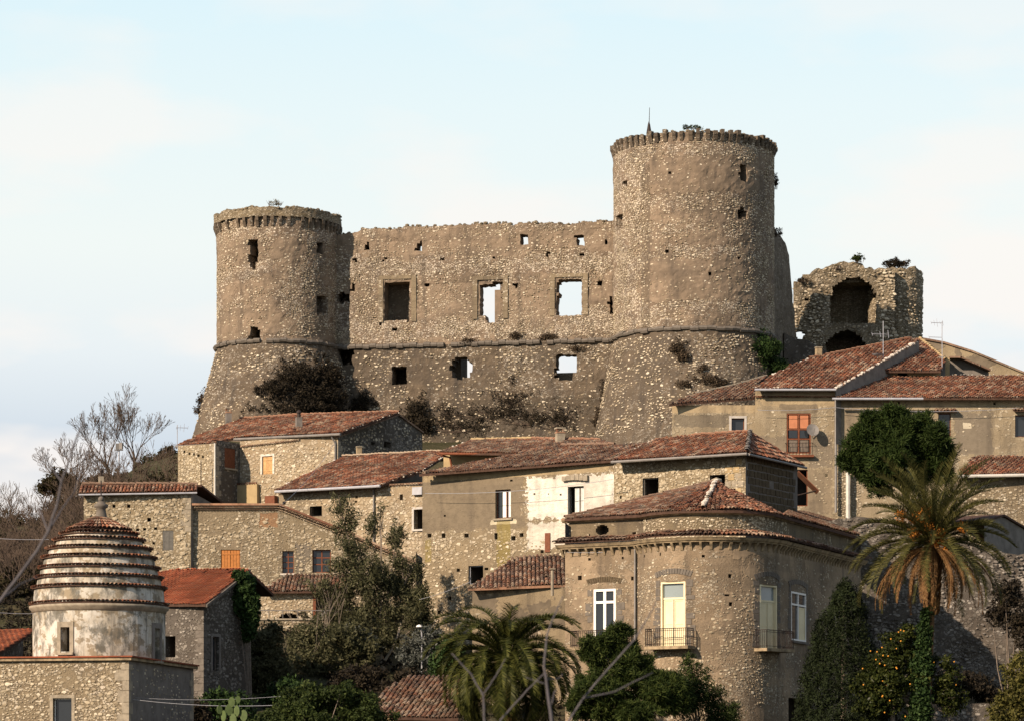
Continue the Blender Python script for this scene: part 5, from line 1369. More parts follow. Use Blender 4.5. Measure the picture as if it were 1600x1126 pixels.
def radial_tiles(name, c, ro, ri, z0, z1, n, mat, parent, rnd, seg=1):
    mb = MB()
    for i in range(n):
        a = 2 * math.pi * (i + rnd.uniform(-.08, .08)) / n; rd = Vector((math.sin(a), -math.cos(a), 0)); tn = Vector((math.cos(a), math.sin(a), 0))
        for s_ in range(seg):
            f0, f1 = s_ / seg, (s_ + 1.08) / seg
            b = len(mb.v)
            for f_, sc, ex in ((f0, 1.1, .03), (f1, .85, 0)):
                r = lerp(ro, ri, f_) + (rnd.uniform(-.015, .03) if f_ == 0 else 0); z = lerp(z0, z1, f_); w = math.pi * max(lerp(ro, ri, f_), .12) / n * .86 * sc
                for k_ in range(5):
                    th = math.pi * k_ / 4; mb.v.append(Vector((c.x, c.y, z + ex)) + rd * r + tn * (-w * math.cos(th)) + Vector((0, 0, min(w, .09) * math.sin(th))))
            for k_ in range(4): mb.f.append((b + k_, b + k_ + 1, b + 6 + k_, b + 5 + k_))
    return part(name, mb, mat, parent, kind='stuff')
rnd = random.Random(77)
for i in range(len(rows)):
    r, z = rr_[i], zr_[i]; rn = rr_[i + 1] if i + 1 < len(rows) else None
    if rn:
        mb = MB(); mb.lathe(cD, [(r + .02, z - .05), (r + .0, z), (rn - .1, z + .05)], 72); d_ = part('tier_ledge', mb, M['tile_deck'], t)
        radial_tiles('tile_ring', cD, r + .09, rn - .1, z + .0, z + .09, int(2 * math.pi * r / .2), M['tile'], t, rnd)
        if i < len(rows) - 1:
            mb = MB(); n_ = 96; top = zr_[i + 1]
            pr2 = [(rn - .04, z + .02), (rn - .05, lerp(z, top, .5)), (rn - .09, top - .02)]
            for rad, zz_ in pr2:
                for k_ in range(n_): a = 2 * math.pi * k_ / n_; q = rad + .03 * noise.noise(Vector((math.sin(a) * 3, math.cos(a) * 3, zz_ * 2))); mb.v.append(Vector((cD.x + q * math.sin(a), cD.y - q * math.cos(a), zz_)))
            for s_ in range(2):
                for k_ in range(n_): k2 = (k_ + 1) % n_; mb.f.append((s_ * n_ + k_, s_ * n_ + k2, (s_ + 1) * n_ + k2, (s_ + 1) * n_ + k_))
            part('dome_tier', mb, M['dome_plaster'], t, True)
    else:
        za = (HY - 807) * 155 / F
        mb = MB(); mb.lathe(cD, [(r, z), (.2, za)], 60); part('cone_deck', mb, M['tile_deck'], t)
        radial_tiles('cone_tiles', cD, r + .1, .28, z + .02, za, 44, M['tile'], t, rnd, 4)
zf = lambda py: (HY - py) * 155 / F
cx_ = P(158, 800, 155)
t2 = part('lantern', (lambda mb: (mb.lathe(cx_, [(.30, zf(810)), (.27, zf(803)), (.24, zf(800)), (.22, zf(794)), (.33, zf(792)), (.35, zf(788)), (.22, zf(786)), (.16, zf(783)), (.07, zf(782))], 20), mb)[1])(MB()), M['dark_stone'], t, True)
mb = MB(); mb.lathe(cx_, [(.02, zf(783))] + [(.15 * math.sin(math.pi * i / 8), zf(779.3) - .15 * math.cos(math.pi * i / 8)) for i in range(1, 8)] + [(.02, zf(775))], 14); part('finial_ball', mb, M['dark_stone'], t, True)
mb = MB(); mb.tube([Vector((cx_.x, cx_.y, zf(776))), Vector((cx_.x, cx_.y, zf(750)))], .03, 5); mb.tube([Vector((cx_.x - .17, cx_.y, zf(758))), Vector((cx_.x + .17, cx_.y, zf(758)))], .025, 5); part('cross', mb, M['rust'], t)

# ---- red roofed building beside the church
A = Q(318, 172); S = Slope(P(318, 942, 172) - BD * .25, BD, .47)
t = thing('red_roofed_building', 'shaded rubble building with a bright red tiled roof just right of the dome', 'building', Vector((A.x, A.y, 5)))
Lp = along(A, -RD, 235); W = Plane(Lp, RD); ln = (A - Lp).length
hs = H(W, [(258, 993, 274, 1026)])
make_wall(t, 'wall', W, 0, ln, 2, eave(W, S, .12), M['rubble_dark'], hs); room(t, W, hs[0]); scatter_stones(t, W, 0, ln, 3, 10.2, hs, 420, M['stones_shade_tint'], (.05, .14), -.1, 161, .04)
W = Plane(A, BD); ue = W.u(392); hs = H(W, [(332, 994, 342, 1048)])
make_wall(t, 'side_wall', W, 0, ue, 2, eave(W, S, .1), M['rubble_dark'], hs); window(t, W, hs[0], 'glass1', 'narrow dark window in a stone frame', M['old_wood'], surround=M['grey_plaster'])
scatter_stones(t, W, 0, ue, 3, eave(W, S, .4), hs, 460, M['stones_shade_tint'], (.05, .14), -.1, 162, .04)
quoins(t, A, -RD, BD, 4, 9.5, M['dark_stone'], .4, 12)
pl = [S.at(*q) for q in [(235, 943), (321, 943), (388, 890), (262, 892), (240, 896)]]
r_ = tile_roof(t, S, pl, M['tile_new'], seed=9, bumpy=.006, sag=.01, tw=.2); back_roof(t, S, pl[3], pl[2], 2.5, M['tile_new'])
mb = MB(); mb.box(pl[1] + Vector((.02, 0, -.17)), pl[2] - pl[1], Vector((.08, 0, 0)), Vector((0, 0, .15))); part('verge_board', mb, M['dark_stone'], t)
closing_walls(t, [W.pt(ue, 0), W.pt(ue, 0) - RD * 9, Lp], 2, 11.5, M['rubble_dark'])
# ---- left edge roof
S = Slope(P(0, 1018, 166), BD, .30)
t = thing('red_roofed_building', 'low red tiled roof at the left edge behind the dome', 'building', P(10, 1060, 167))
pl = [S.at(*q) for q in [(-90, 1052), (1, 1018), (49, 988), (49, 983), (-40, 986), (-110, 990)]]
tile_roof(t, S, pl, M['tile_new'], seed=10, bumpy=.006, sag=.01, tw=.2)
W = Plane(Q(0, 166.3), Vector((9 / 166 * 5, 5.5, 0))); make_wall(t, 'wall', W, 0, 6, 2, lambda u: S.z(W.pt(u, 0).x, W.pt(u, 0).y) - .14, M['rubble_dark'], [])
W = Plane(Q(-90, 167.5), Q(0, 166.3) - Q(-90, 167.5)); make_wall(t, 'wall', W, 0, 3, 2, lambda u: S.z(W.pt(u, 0).x, W.pt(u, 0).y) - .14, M['rubble_dark'], [])

# ---- palazzo with bow front
t = thing('palazzo', 'round fronted palazzo with bracketed cornice, attic storey and a fan shaped brown tile roof', 'palazzo', P(1100, 1126, 160))
ZC = 12.72; cB = Q(1107, 161.2); rB = 3.75; aB = R(74)
pL, pM = Q(883, 162.3), cB + Vector((-rB * math.sin(aB), -rB * math.cos(aB), 0))
pN = cB + Vector((rB * math.sin(aB), -rB * math.cos(aB), 0)); pE = Q(1345, 173)
W1 = Plane(pL, pM - pL); l1 = (pM - pL).length; WBw = Cyl(cB, lambda z: rB, rB); W3 = Plane(pN, pE - pN); l3 = (pE - pN).length
h1 = H(W1, [(927, 919, 962, 1012)]); d1 = dots(W1, [(906, 902, 6, 7), (921, 873, 4, 4), (973, 871, 3, 4), (988, 903, 4, 6)])
h2 = H(WBw, [(1033, 908, 1071, 1012), (1187, 913, 1214, 1014)]); d2 = dots(WBw, [(1141, 899, 6, 6), (1142, 943, 6, 6), (1032, 865, 2, 5), (1099, 868, 4, 4), (1136, 929, 8, 3), (1007, 868, 2, 4)])
h3 = H(W3, [(1236, 925, 1259, 1001), (1232, 1090, 1256, 1150)])
ZB = .5
make_wall(t, 'wall', W1, 0, l1, ZB, ZC, M['palazzo'], h1 + d1, step=.7)
make_wall(t, 'bow_wall', WBw, -aB * rB, aB * rB, ZB, ZC, M['palazzo'], h2 + d2, step=.35)
make_wall(t, 'right_wall', W3, 0, l3, ZB, ZC, M['palazzo'], h3, step=.7)
for h in d1: room(t, W1, h, depth=.4, mg=.04)
for h in d2: room(t, WBw, h, depth=.4, mg=.04)
window(t, W1, h1[0], 'whitedoor', 'white framed glazed balcony door', M['white_paint'])
window(t, WBw, h2[0], 'creamdoor', 'cream shuttered balcony door lit by the sun', M['cream_paint'])
window(t, WBw, h2[1], 'creamdoor', 'cream shuttered balcony door on the turn of the bow', M['cream_paint'])
window(t, W3, h3[0], 'narrow', 'tall narrow window with one cream shutter', M['white_paint'], sill=M['dark_stone'])
room(t, W3, h3[1])
def arch(W, h, rise, t_, parent, n=13, col='dark_stone'):
    k_, a, b, c, d = h; mb = MB(); w = (b - a) / 2 + .28; m_ = (a + b) / 2
    for i in range(n):
        f0, f1 = -1 + 2 * i / n, -1 + 2 * (i + .86) / n
        q = [(m_ + f0 * w, d + .22 + rise * (1 - f0 * f0)), (m_ + f1 * w, d + .22 + rise * (1 - f1 * f1)), (m_ + f1 * w * 1.13, d + .22 + t_ + rise * (1 - f1 * f1)), (m_ + f0 * w * 1.13, d + .22 + t_ + rise * (1 - f0 * f0))]
        v = [W.pt(u, z, -.03) for u, z in q] + [W.pt(u, z, .05) for u, z in q]; mb.add(v, [(0, 1, 2, 3), (0, 4, 5, 1), (1, 5, 6, 2), (2, 6, 7, 3), (3, 7, 4, 0)])
    part('relieving_arch', mb, M[col], parent, kind='stuff')
    rr = random.Random(int(a * 100)); z = c + .1
    while z < d + .1:
        hh = rr.uniform(.22, .42)
        for s_ in (0, 1):
            if rr.random() < .75:
                wd = rr.uniform(.22, .5); mb = MB(); u0 = (a - .06 - wd) if s_ == 0 else b + .06; wbox(mb, W, u0, u0 + wd, z + .02, z + hh - .02, -.022, .05); part('jamb_stone', mb, M['dark_stone'], parent)
        z += hh
arch(W1, h1[0], .12, .26, t, 15, 'tufa'); arch(WBw, h2[0], .18, .26, t, 14); arch(WBw, h2[1], .22, .24, t, 11); arch(W3, h3[0], .2, .24, t, 10)
for (W, u0, u1, hs, n, sd) in ((W1, 0, l1, h1 + d1, 380, 171), (WBw, -aB * rB, aB * rB, h2 + d2, 1150, 172), (W3, 0, l3, h3, 600, 173)):
    scatter_stones(t, W, u0, u1, 3, ZC - .75, hs, n, M['stones_pale'] if sd < 173 else M['stones'], (.03, .12), .12, sd, .03)
# path round the front
path = []
for i in range(16): path.append((W1.pt(l1 * i / 16, 0), W1.out(0)))
for i in range(41): u = lerp(-aB * rB, aB * rB, i / 40); path.append((WBw.pt(u, 0), WBw.out(u)))
for i in range(1, 40): path.append((W3.pt(l3 * i / 39, 0), W3.out(0)))
path = [(path[0][0] - W1.d * .35, path[0][1])] + path
nrm = []
for i in range(len(path)):
    v = Vector((0, 0, 0))
    for j in (-2, -1, 0, 1, 2): v += path[max(0, min(len(path) - 1, i + j))][1]
    nrm.append(v.normalized())
path = [(p, n_) for (p, _), n_ in zip(path, nrm)]
def sweep(name, prof_, mat, parent, cap=True, smooth_=False, pth=None):
    pth = pth or path; mb = MB(); m_ = len(prof_)
    for p, n_ in pth:
        for e, z in prof_: mb.v.append(Vector((p.x + n_.x * e, p.y + n_.y * e, z)))
    for i in range(len(pth) - 1):
        for k_ in range(m_ - 1): mb.f.append((i * m_ + k_, (i + 1) * m_ + k_, (i + 1) * m_ + k_ + 1, i * m_ + k_ + 1))
    if cap: mb.f.append(tuple(range(m_))); e_ = (len(pth) - 1) * m_; mb.f.append(tuple(e_ + k_ for k_ in range(m_))[::-1])
    return part(name, mb, mat, parent, smooth_)
sweep('cornice', [(-.2, ZC), (.26, ZC), (.28, ZC + .05), (.34, ZC + .08), (.40, ZC + .17), (.44, ZC + .22), (-.2, ZC + .28)], M['cream_trim'], t)
cum = [0]
for i in range(1, len(path)): cum.append(cum[-1] + (path[i][0] - path[i - 1][0]).length)
def at_s(s_):
    for i in range(1, len(cum)):
        if cum[i] >= s_: f_ = (s_ - cum[i - 1]) / max(1e-6, cum[i] - cum[i - 1]); return path[i - 1][0].lerp(path[i][0], f_), path[i - 1][1].lerp(path[i][1], f_).normalized()
    return path[-1]
rnd = random.Random(6); s_ = .25
while s_ < cum[-1] - .1:
    p, n_ = at_s(s_); tn = Vector((-n_.y, n_.x, 0)); mb = MB(); w = .06 * rnd.uniform(.8, 1.2); pr_ = [(0, ZC - .40), (.04, ZC - .36), (.10, ZC - .22), (.22, ZC - .08), (.26, ZC - .003), (0, ZC - .003)]
    vs_ = [p + n_ * e + tn * q * w + Vector((0, 0, z)) for q in (-1, 1) for e, z in pr_]
    mb.add(vs_, [tuple(range(6)), tuple(range(6, 12))[::-1]] + [(q, (q + 1) % 6, 6 + (q + 1) % 6, 6 + q) for q in range(6)]); part('bracket', mb, M['cream_trim'], t); s_ += rnd.uniform(.44, .5)
def skirt(name, e0, z0, e1, z1, tw, mat, parent, seg=2, s0=0, s1=None):
    mb = MB(); s_ = s0; s1 = s1 or cum[-1]
    while s_ < s1:
        p, n_ = at_s(s_); tn = Vector((-n_.y, n_.x, 0)); jz = rnd.uniform(-.02, .03) + .05 * noise.noise(Vector((s_ * .7, 3, z0)))
        for q in range(seg):
            b = len(mb.v); f0, f1 = q / seg, (q + 1.1) / seg; sh = rnd.uniform(-.02, .02)
            for f_, sc, up in ((f0, 1.1, .035), (f1, .85, 0)):
                r = tw * .42 * sc; o = p + n_ * lerp(e0 + rnd.uniform(-.04, .05), e1, f_) + Vector((0, 0, lerp(z0, z1, f_) + up + jz))
                for k_ in range(5): th = math.pi * k_ / 4; mb.v.append(o + tn * (sh - r * math.cos(th)) + Vector((0, 0, r * math.sin(th))))
            for k_ in range(4): mb.f.append((b + k_, b + k_ + 1, b + 6 + k_, b + 5 + k_))
        s_ += tw
    return part(name, mb, mat, parent, kind='stuff')
sweep('skirt_roof', [(.5, ZC + .28), (.5, ZC + .32), (-.45, ZC + .62)], M['tile_deck'], t, False)
skirt('skirt_tiles', .60, ZC + .31, -.42, ZC + .62, .2, M['tile_brown'], t)
ZA0, ZA1 = ZC + .4, 14.12; OFF = .42
mold = random.Random(3)
WA1 = Plane(W1.pt(0, 0, OFF), W1.d); WA2 = Cyl(cB, lambda z: rB - OFF, rB - OFF); WA3 = Plane(W3.pt(0, 0, OFF), W3.d)
ho = H(WA1, [(931, 819, 951, 836, 'e')]) + dots(WA1, [(921, 836, 2, 5), (991, 833, 6, 5)]); ho2 = dots(WA2, [(1077, 828, 3, 4), (1128, 828, 3, 4)]) + [hrect(WA2, 1042, 817, 1058, 826, 'e')]
make_wall(t, 'attic_wall', WA1, 0, l1 + .1, ZA0, ZA1, M['attic'], ho, step=.4); make_wall(t, 'attic_wall', WA2, -aB * (rB - OFF), aB * (rB - OFF), ZA0, ZA1, M['attic'], ho2[:2], step=.3); make_wall(t, 'attic_wall', WA3, -.1, l3, ZA0, ZA1, M['attic'], [], step=.5)
for h in ho: room(t, WA1, h, depth=.5, mg=.04)
for h in ho2[:2]: room(t, WA2, h, depth=.3, mg=.03)
scatter_stones(t, WA2, -aB * 3.2, aB * 3.2, ZA0 + .1, ZA1 - .1, ho2, 300, M['stones'], (.04, .12), -.1, 175, .04)
sweep('attic_cornice', [(-OFF - .2, ZA1), (-OFF + .1, ZA1), (-OFF + .13, ZA1 + .05), (-OFF + .2, ZA1 + .07), (-OFF + .22, ZA1 + .12), (-OFF - .2, ZA1 + .14)], M['cream_trim'], t)
sweep('attic_eaves', [(-OFF - .2, ZA1 + .142), (-OFF + .26, ZA1 + .142), (-OFF + .26, ZA1 + .19), (-OFF - .2, ZA1 + .22)], M['tile'], t)
ZE = ZA1 + .2; apex = P(1119, 752, 165.2)
E = [W1.pt(-.1, ZE, OFF - .3), W1.pt(l1 * .5, ZE, OFF - .3)]
na = 9
for i in range(na + 1):
    a = lerp(-aB, aB, i / na); rr2 = rB - OFF + .3; E.append(Vector((cB.x + rr2 * math.sin(a), cB.y - rr2 * math.cos(a), ZE)))
E.append(W3.pt(.9, ZE, OFF - .3))
rf_ = thing_roof = None
for i in range(len(E) - 1):
    a, b = E[i], E[i + 1]; e_ = b - a; e_.z = 0; nS = Vector((-e_.y, e_.x, 0)).normalized()
    ar = (apex - a).dot(nS); S_ = Slope(a, nS, (apex.z - a.z) / ar)
    mid = (a + b) / 2; td = Vector((apex.x - mid.x, apex.y - mid.y, 0)).normalized()
    S_ = Slope(a, td, (apex.z - a.z) / ar, nS)
    r_ = tile_roof(t, S_, [a, b, apex], M['tile'] if i > 3 else M['tile_brown'], tw=.2, seed=40 + i, name='roof', sag=.09, bumpy=.035)
    if i in (1, 2): rf_ = r_
hip = E[2 + na // 2]
ridge_tiles(rf_, hip.lerp(apex, .02), apex, M['tile_pale'], .12, .36, .05); mortar_line(rf_, hip.lerp(apex, .02) + Vector((0, -.06, .1)), apex + Vector((0, -.06, .1)), M['mortar_white'], .13, 31); mortar_line(rf_, hip.lerp(apex, .05) + Vector((-.05, -.06, .1)), apex + Vector((0, -.06, .1)), M['mortar_white'], .12, 36)
ridge_tiles(rf_, E[0], apex, M['tile_brown'], .11)
mb = MB(); blob(mb, apex + Vector((0, 0, .05)), .35, random.Random(2), (1, 1, .5)); part('ridge_cap', mb, M['stone_trim'], t)
pR = W3.pt(.7, ZE, OFF - .3); S_ = Slope(pR, Vector((-.3, 1, 0)), .33, Vector((-W3.d.y, W3.d.x, 0)))
pl = [pR, W3.pt(l3 - .2, ZE - .05, OFF - .3)] + [S_.at(*q) for q in [(1335, 828), (1300, 812), (1266, 801), (1232, 798)]]
r_ = tile_roof(t, S_, pl, M['tile_brown'], seed=60); mortar_line(r_, pl[2], pl[4], M['stone_trim'], .1, 33)
p, n_ = at_s(l1 + .3); pipe(t, [p + n_ * .12 + Vector((0, 0, ZC)), p + n_ * .12 + Vector((0, 0, 3))], .055, M['metal'])
closing_walls(t, [pE, pE + Vector((-3, 6, 0)), pL + Vector((1, 9, 0)), pL], ZB, ZA1, M['rubble_dark'])
def balcony(W, h, px0, px1, slab_y, top_y, label):
    k_, a, b, c, d = h; m_ = (a + b) / 2; o = W.pt(m_, 0); out = W.out(m_); tn = W.tan(m_); zs = zat(o, slab_y); zt_ = zat(o, top_y) - .03
    hw = (px1 - px0) * o.y / F / 2 / abs(tn.x); dp = .62
    bt = part('balcony', (lambda mb: (mb.box(o - tn * hw - out * .1 + Vector((0, 0, zs - .16)), tn * 2 * hw, out * (dp + .16), Vector((0, 0, .15))), mb)[1])(MB()), M['cream_trim'], t, label=label)
    def bar(p, q, r): mb = MB(); mb.tube([p, q], r, 4); return mb
    c0 = o - tn * (hw - .05) + out * dp; c1 = o + tn * (hw - .05) + out * dp; w0 = o - tn * (hw - .05); w1 = o + tn * (hw - .05); Z = lambda v, z: Vector((v.x, v.y, z))
    rail = MB()
    for z in (zt_, zs + .1, zt_ - .1):
        rail.tube([Z(w0, z), Z(c0, z), Z(c1, z), Z(w1, z)], .02 if z == zt_ else .013, 4)
    part('rail', rail, M['rust'], bt)
    for (p, q, n2) in ((c0, c1, int(2 * hw / .115)), (w0, c0, 5), (w1, c1, 5)):
        for i in range(n2 + 1):
            v = p.lerp(q, i / n2); part('baluster', bar(Z(v, zs + .0), Z(v, zt_), .011 if 0 < i < n2 else .02), M['rust'], bt)
balcony(WBw, h2[0], 1015, 1081, 1009, 981, 'iron balcony in front of the sunlit cream door'); balcony(WBw, h2[1], 1178, 1226, 1013, 984, 'iron balcony on the turn of the bow'); balcony(W1, h1[0], 896, 984, 1010, 984, 'iron balcony partly hidden by the pine')

# ---- lean-to between palazzo and big house
S = Slope(P(731, 918, 176), Vector((0, 1, 0)), .40); W = Plane(Q(738, 176.5), Vector((1, 0, 0)))
t = thing('outbuilding', 'low building with a dark brown lean-to roof between the arching palm and the palazzo', 'outbuilding', P(800, 1050, 177))
make_wall(t, 'wall', W, 0, W.u(890), 3, eave(W, S), M['tan_plaster'], [])
pl = [S.at(*q) for q in [(731, 919), (888, 913), (888, 867), (822, 868), (800, 873)]]
r_ = tile_roof(t, S, pl, M['tile_brown'], seed=70, sag=.08); mb = MB(); mb.box(pl[0] + Vector((0, -.05, -.12)), pl[1] - pl[0], Vector((0, .1, 0)), Vector((0, 0, .14))); part('fascia', mb, M['tile'], t)
mortar_line(r_, pl[0], pl[4], M['stone_trim'], .06, 35)
mb = MB(); q = P(863, 930, 175.6); mb.tube([q, P(863, 890, 175.6)], .085, 8); part('flue_pipe', mb, M['stone_trim'], t)
mb = MB(); q = P(863, 889, 175.6); mb.cbox(q, .34, .3, .06); part('flue_cap', mb, M['stone_trim'], t)

# ---- big right hand house
t = thing('plastered_house', 'big plastered house upper right with brown shuttered balcony door, drainpipe and layered tiled roofs', 'house', P(1305, 800, 216))
XD = Vector((1, 0, 0)); YD = Vector((0, 1, 0)); TD = Vector((.42, .9, 0))
WR2 = Plane(Q(1305, 216), XD); WR1 = Plane(Q(1180, 216), XD); WR0 = Plane(Q(1050, 216.5), XD)
S1 = Slope(P(1180, 606, 215.5), TD, .46, YD); S0 = Slope(P(1047, 630, 216), TD, .42, YD); S2 = Slope(P(1306, 621, 215.4), TD, .35, YD)
xx = lambda px, W=WR1: W.pt(W.u(px), 0).x
zy = lambda py: (HY - py) * 216 / F
def pb(x0, y0, x1, y1, col, keep=.1): return ((xx(x0) + xx(x1)) / 2, (zy(y0) + zy(y1)) / 2, (xx(x1) - xx(x0)) / 2, (zy(y0) - zy(y1)) / 2, col, keep)
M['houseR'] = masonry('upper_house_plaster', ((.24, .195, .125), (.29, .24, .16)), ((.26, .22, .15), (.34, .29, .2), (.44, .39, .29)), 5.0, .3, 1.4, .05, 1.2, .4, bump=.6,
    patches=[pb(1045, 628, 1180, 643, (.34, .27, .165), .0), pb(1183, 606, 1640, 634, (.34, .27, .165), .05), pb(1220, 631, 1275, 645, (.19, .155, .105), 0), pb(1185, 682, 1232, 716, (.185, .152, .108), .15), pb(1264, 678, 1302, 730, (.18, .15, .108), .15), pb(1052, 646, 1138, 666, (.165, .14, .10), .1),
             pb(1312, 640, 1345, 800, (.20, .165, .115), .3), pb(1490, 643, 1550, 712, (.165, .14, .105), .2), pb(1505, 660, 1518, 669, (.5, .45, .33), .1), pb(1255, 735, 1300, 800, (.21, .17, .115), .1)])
rp = dots(WR2, [(1404, 629, 4, 4), (1554, 630, 4, 4)]); h_ = H(WR2, [(1466, 645, 1486, 681), (1586, 648, 1603, 682)])
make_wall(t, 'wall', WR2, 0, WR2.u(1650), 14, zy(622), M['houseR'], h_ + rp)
window(t, WR2, h_[0], 'glass1', 'brown window under a little tiled hood', M['brown_wood']); window(t, WR2, h_[1], 'glass1', 'brown window at the right edge under a tiled hood', M['brown_wood'])
for h in rp: room(t, WR2, h, depth=.3)
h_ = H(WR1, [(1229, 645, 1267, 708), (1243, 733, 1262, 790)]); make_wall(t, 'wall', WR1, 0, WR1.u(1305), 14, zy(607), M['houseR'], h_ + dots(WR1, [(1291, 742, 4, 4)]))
window(t, WR1, h_[0], 'browndoor', 'tall brown balcony door with peach panels', M['brown_wood']); window(t, WR1, h_[1], 'dark', 'dark doorway under the wooden awning', M['brown_wood'])
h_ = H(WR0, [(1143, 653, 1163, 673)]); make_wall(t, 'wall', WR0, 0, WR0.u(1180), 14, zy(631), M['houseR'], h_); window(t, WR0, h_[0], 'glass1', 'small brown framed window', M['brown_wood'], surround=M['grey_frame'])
scatter_stones(t, WR1, 1.2, WR1.u(1300), 17, zy(640), H(WR1, [(1215, 640, 1275, 720), (1235, 725, 1270, 800)]), 380, M['stones_pale'], (.05, .14), .0, 181, .03)
scatter_stones(t, WR0, .3, WR0.u(1178), 20, zy(655), h_, 160, M['stones_pale'], (.05, .15), -.1, 182, .03)
scatter_stones(t, WR2, .1, WR2.u(1345), 17, zy(728), [], 700, M['stones_pale'], (.06, .17), -.6, 183, .05)
scatter_stones(t, WR2, 5, WR2.u(1640), 17, zy(632), H(WR2, [(1460, 636, 1490, 685), (1580, 640, 1610, 690)]), 620, M['stones_pale'], (.05, .13), .05, 184, .03)
eaves_course(t, WR1, 0, WR1.u(1305), zy(621), 1, .2, .16, M['tile']); eaves_course(t, WR2, 4.5, WR2.u(1650), zy(621) - .1, 1, .2, .12)
mb = MB()
for i in range(9):
    v = WR1.pt(WR1.u(lerp(1228, 1269, i / 8)), 0, -.25); mb.tube([Vector((v.x, v.y, zy(711))), Vector((v.x, v.y, zy(692)))], .012, 4)
a, b = WR1.pt(WR1.u(1227), zy(692), -.25), WR1.pt(WR1.u(1270), zy(692), -.25); mb.tube([a + Vector((0, .25, 0)), a, b, b + Vector((0, .25, 0))], .018, 4); part('railing', mb, M['rust'], t)
mb = MB(); wbox(mb, WR1, WR1.u(1226), WR1.u(1271), zy(714), zy(710.5), -.35, .1); part('balcony_slab', mb, M['brown_wood'], t)
def hood(px0, px1, y):
    mb = MB(); W_ = WR2; a, b = W_.u(px0), W_.u(px1)
    Sx = Slope(W_.pt(a, zy(y + 1), -.45), YD, .35); tile_roof(t, Sx, [W_.pt(a, zy(y + 1), -.45), W_.pt(b, zy(y + 1), -.45), W_.pt(b, zy(y + 1) + .45 * .35, 0), W_.pt(a, zy(y + 1) + .45 * .35, 0)], M['tile_brown'], name='window_hood', thick=.06, sag=0)
hood(1460, 1494, 642); hood(1582, 1622, 641)
pl = [S0.at(*q) for q in [(1045, 631), (1180, 621), (1180, 607), (1198, 588), (1150, 602), (1085, 616)]]
r_ = tile_roof(t, S0, pl, M['tile_brown'], seed=81, tw=.24); ridge_tiles(r_, pl[5], pl[4], M['stone_trim'], .1); ridge_tiles(r_, pl[4], pl[3], M['stone_trim'], .1)
pl = [S1.at(*q) for q in [(1179, 607), (1306, 607), (1436, 532), (1420, 530), (1330, 548), (1264, 561), (1235, 572), (1204, 588)]]
r1 = tile_roof(t, S1, pl, M['tile'], seed=82, tw=.24, sag=.12); mortar_line(r1, pl[0] + Vector((0, .1, .02)), pl[1] + Vector((0, .1, .02)), r=.1, seed=41); mortar_line(r1, pl[1], pl[2], r=.16, seed=42); mortar_line(r1, pl[1], pl[2].lerp(pl[1], .3), r=.13, seed=48); mortar_line(r1, pl[7], pl[5], r=.12, seed=43); ridge_tiles(r1, pl[5], pl[4], M['tile']); ridge_tiles(r1, pl[4], pl[3], M['tile'])
back_roof(t, S1, pl[4], pl[3], 3, M['tile'], .3)
gutter(t, pl[0] + Vector((0, -.15, -.08)), pl[1] + Vector((0, -.15, -.08)), .08, M['grey_metal'])
Wv = Plane(S1.at(1306, 607), S1.at(1436, 532) - S1.at(1306, 607)); vp = [(0, pl[1].z - .03), ((pl[2] - pl[1]).xy.length, pl[2].z - .03)]
make_wall(t, 'verge_wall', Wv, 0, vp[1][0], 24, lambda u: pw(vp, u), M['grey_plaster'], [], thick=.3)
pl = [S2.at(*q) for q in [(1306, 621), (1650, 621), (1650, 588), (1378, 588), (1345, 603)]]
r_ = tile_roof(t, S2, pl, M['tile'], seed=83, tw=.25, sag=.08); mortar_line(r_, pl[0] + Vector((0, .1, 0)), S2.at(1600, 620) , r=.05, seed=44); mortar_line(r_, S2.at(1485, 586), S2.at(1600, 586), r=.06, seed=45)
gutter(t, S2.at(1300, 622) + Vector((0, -.2, -.05)), S2.at(1442, 622) + Vector((0, -.2, -.05)), .085, M['grey_metal'])
pipe(t, [P(1306, 622, 215.7), P(1306, 800, 215.7)], .09, M['metal']); pipe(t, [P(1325, 737, 215.6), P(1325, 812, 215.6)], .15, M['pvc'])
S3 = Slope(P(1358, 578, 221.5), TD, .42, YD); W = Plane(Q(1352, 222), XD)
make_wall(t, 'upper_wall', W, 0, W.u(1470), 26, (HY - 579) * 222 / F, M['ochre'], H(W, [(1403, 578, 1418, 590)])); room(t, W, hrect(W, 1403, 578, 1418, 590))
pl = [S3.at(*q) for q in [(1356, 579), (1470, 579), (1478, 563), (1446, 535), (1438, 530), (1425, 537)]]
r_ = tile_roof(t, S3, pl, M['tile'], seed=84, tw=.25); ridge_tiles(r_, pl[2], pl[4], M['ochre'], .13)
W = Plane(Q(1436, 231), XD); gp = prof(W, [(1436, 530), (1475, 537), (1520, 551), (1600, 584), (1650, 606)])
make_wall(t, 'rear_gable_wall', W, 0, gp[-1][0], 26, lambda u: pw(gp, u), M['tan_plaster'], [], step=.5)
mb = MB()
for (a, za), (b, zb) in zip(gp, gp[1:]): p, q = W.pt(a, za + .01, -.15), W.pt(b, zb + .01, -.15); mb.box(p, q - p, Vector((0, .8, 0)), Vector((0, 0, .14)))
part('gable_coping', mb, M['tile_brown'], t)
W = Plane(Q(1484, 226), XD); gp = prof(W, [(1484, 562), (1500, 562), (1545, 582)]); make_wall(t, 'dormer_wall', W, 0, gp[-1][0], 26, lambda u: pw(gp, u), M['grey_plaster'], [])
mb = MB()
for (a, za), (b, zb) in zip(gp, gp[1:]): p, q = W.pt(a - .1, za, -1.0), W.pt(b, zb, -1.0); mb.box(p, q - p, Vector((0, 5, .3)), Vector((0, 0, .12)))
part('dormer_roof', mb, M['tile_brown'], t)
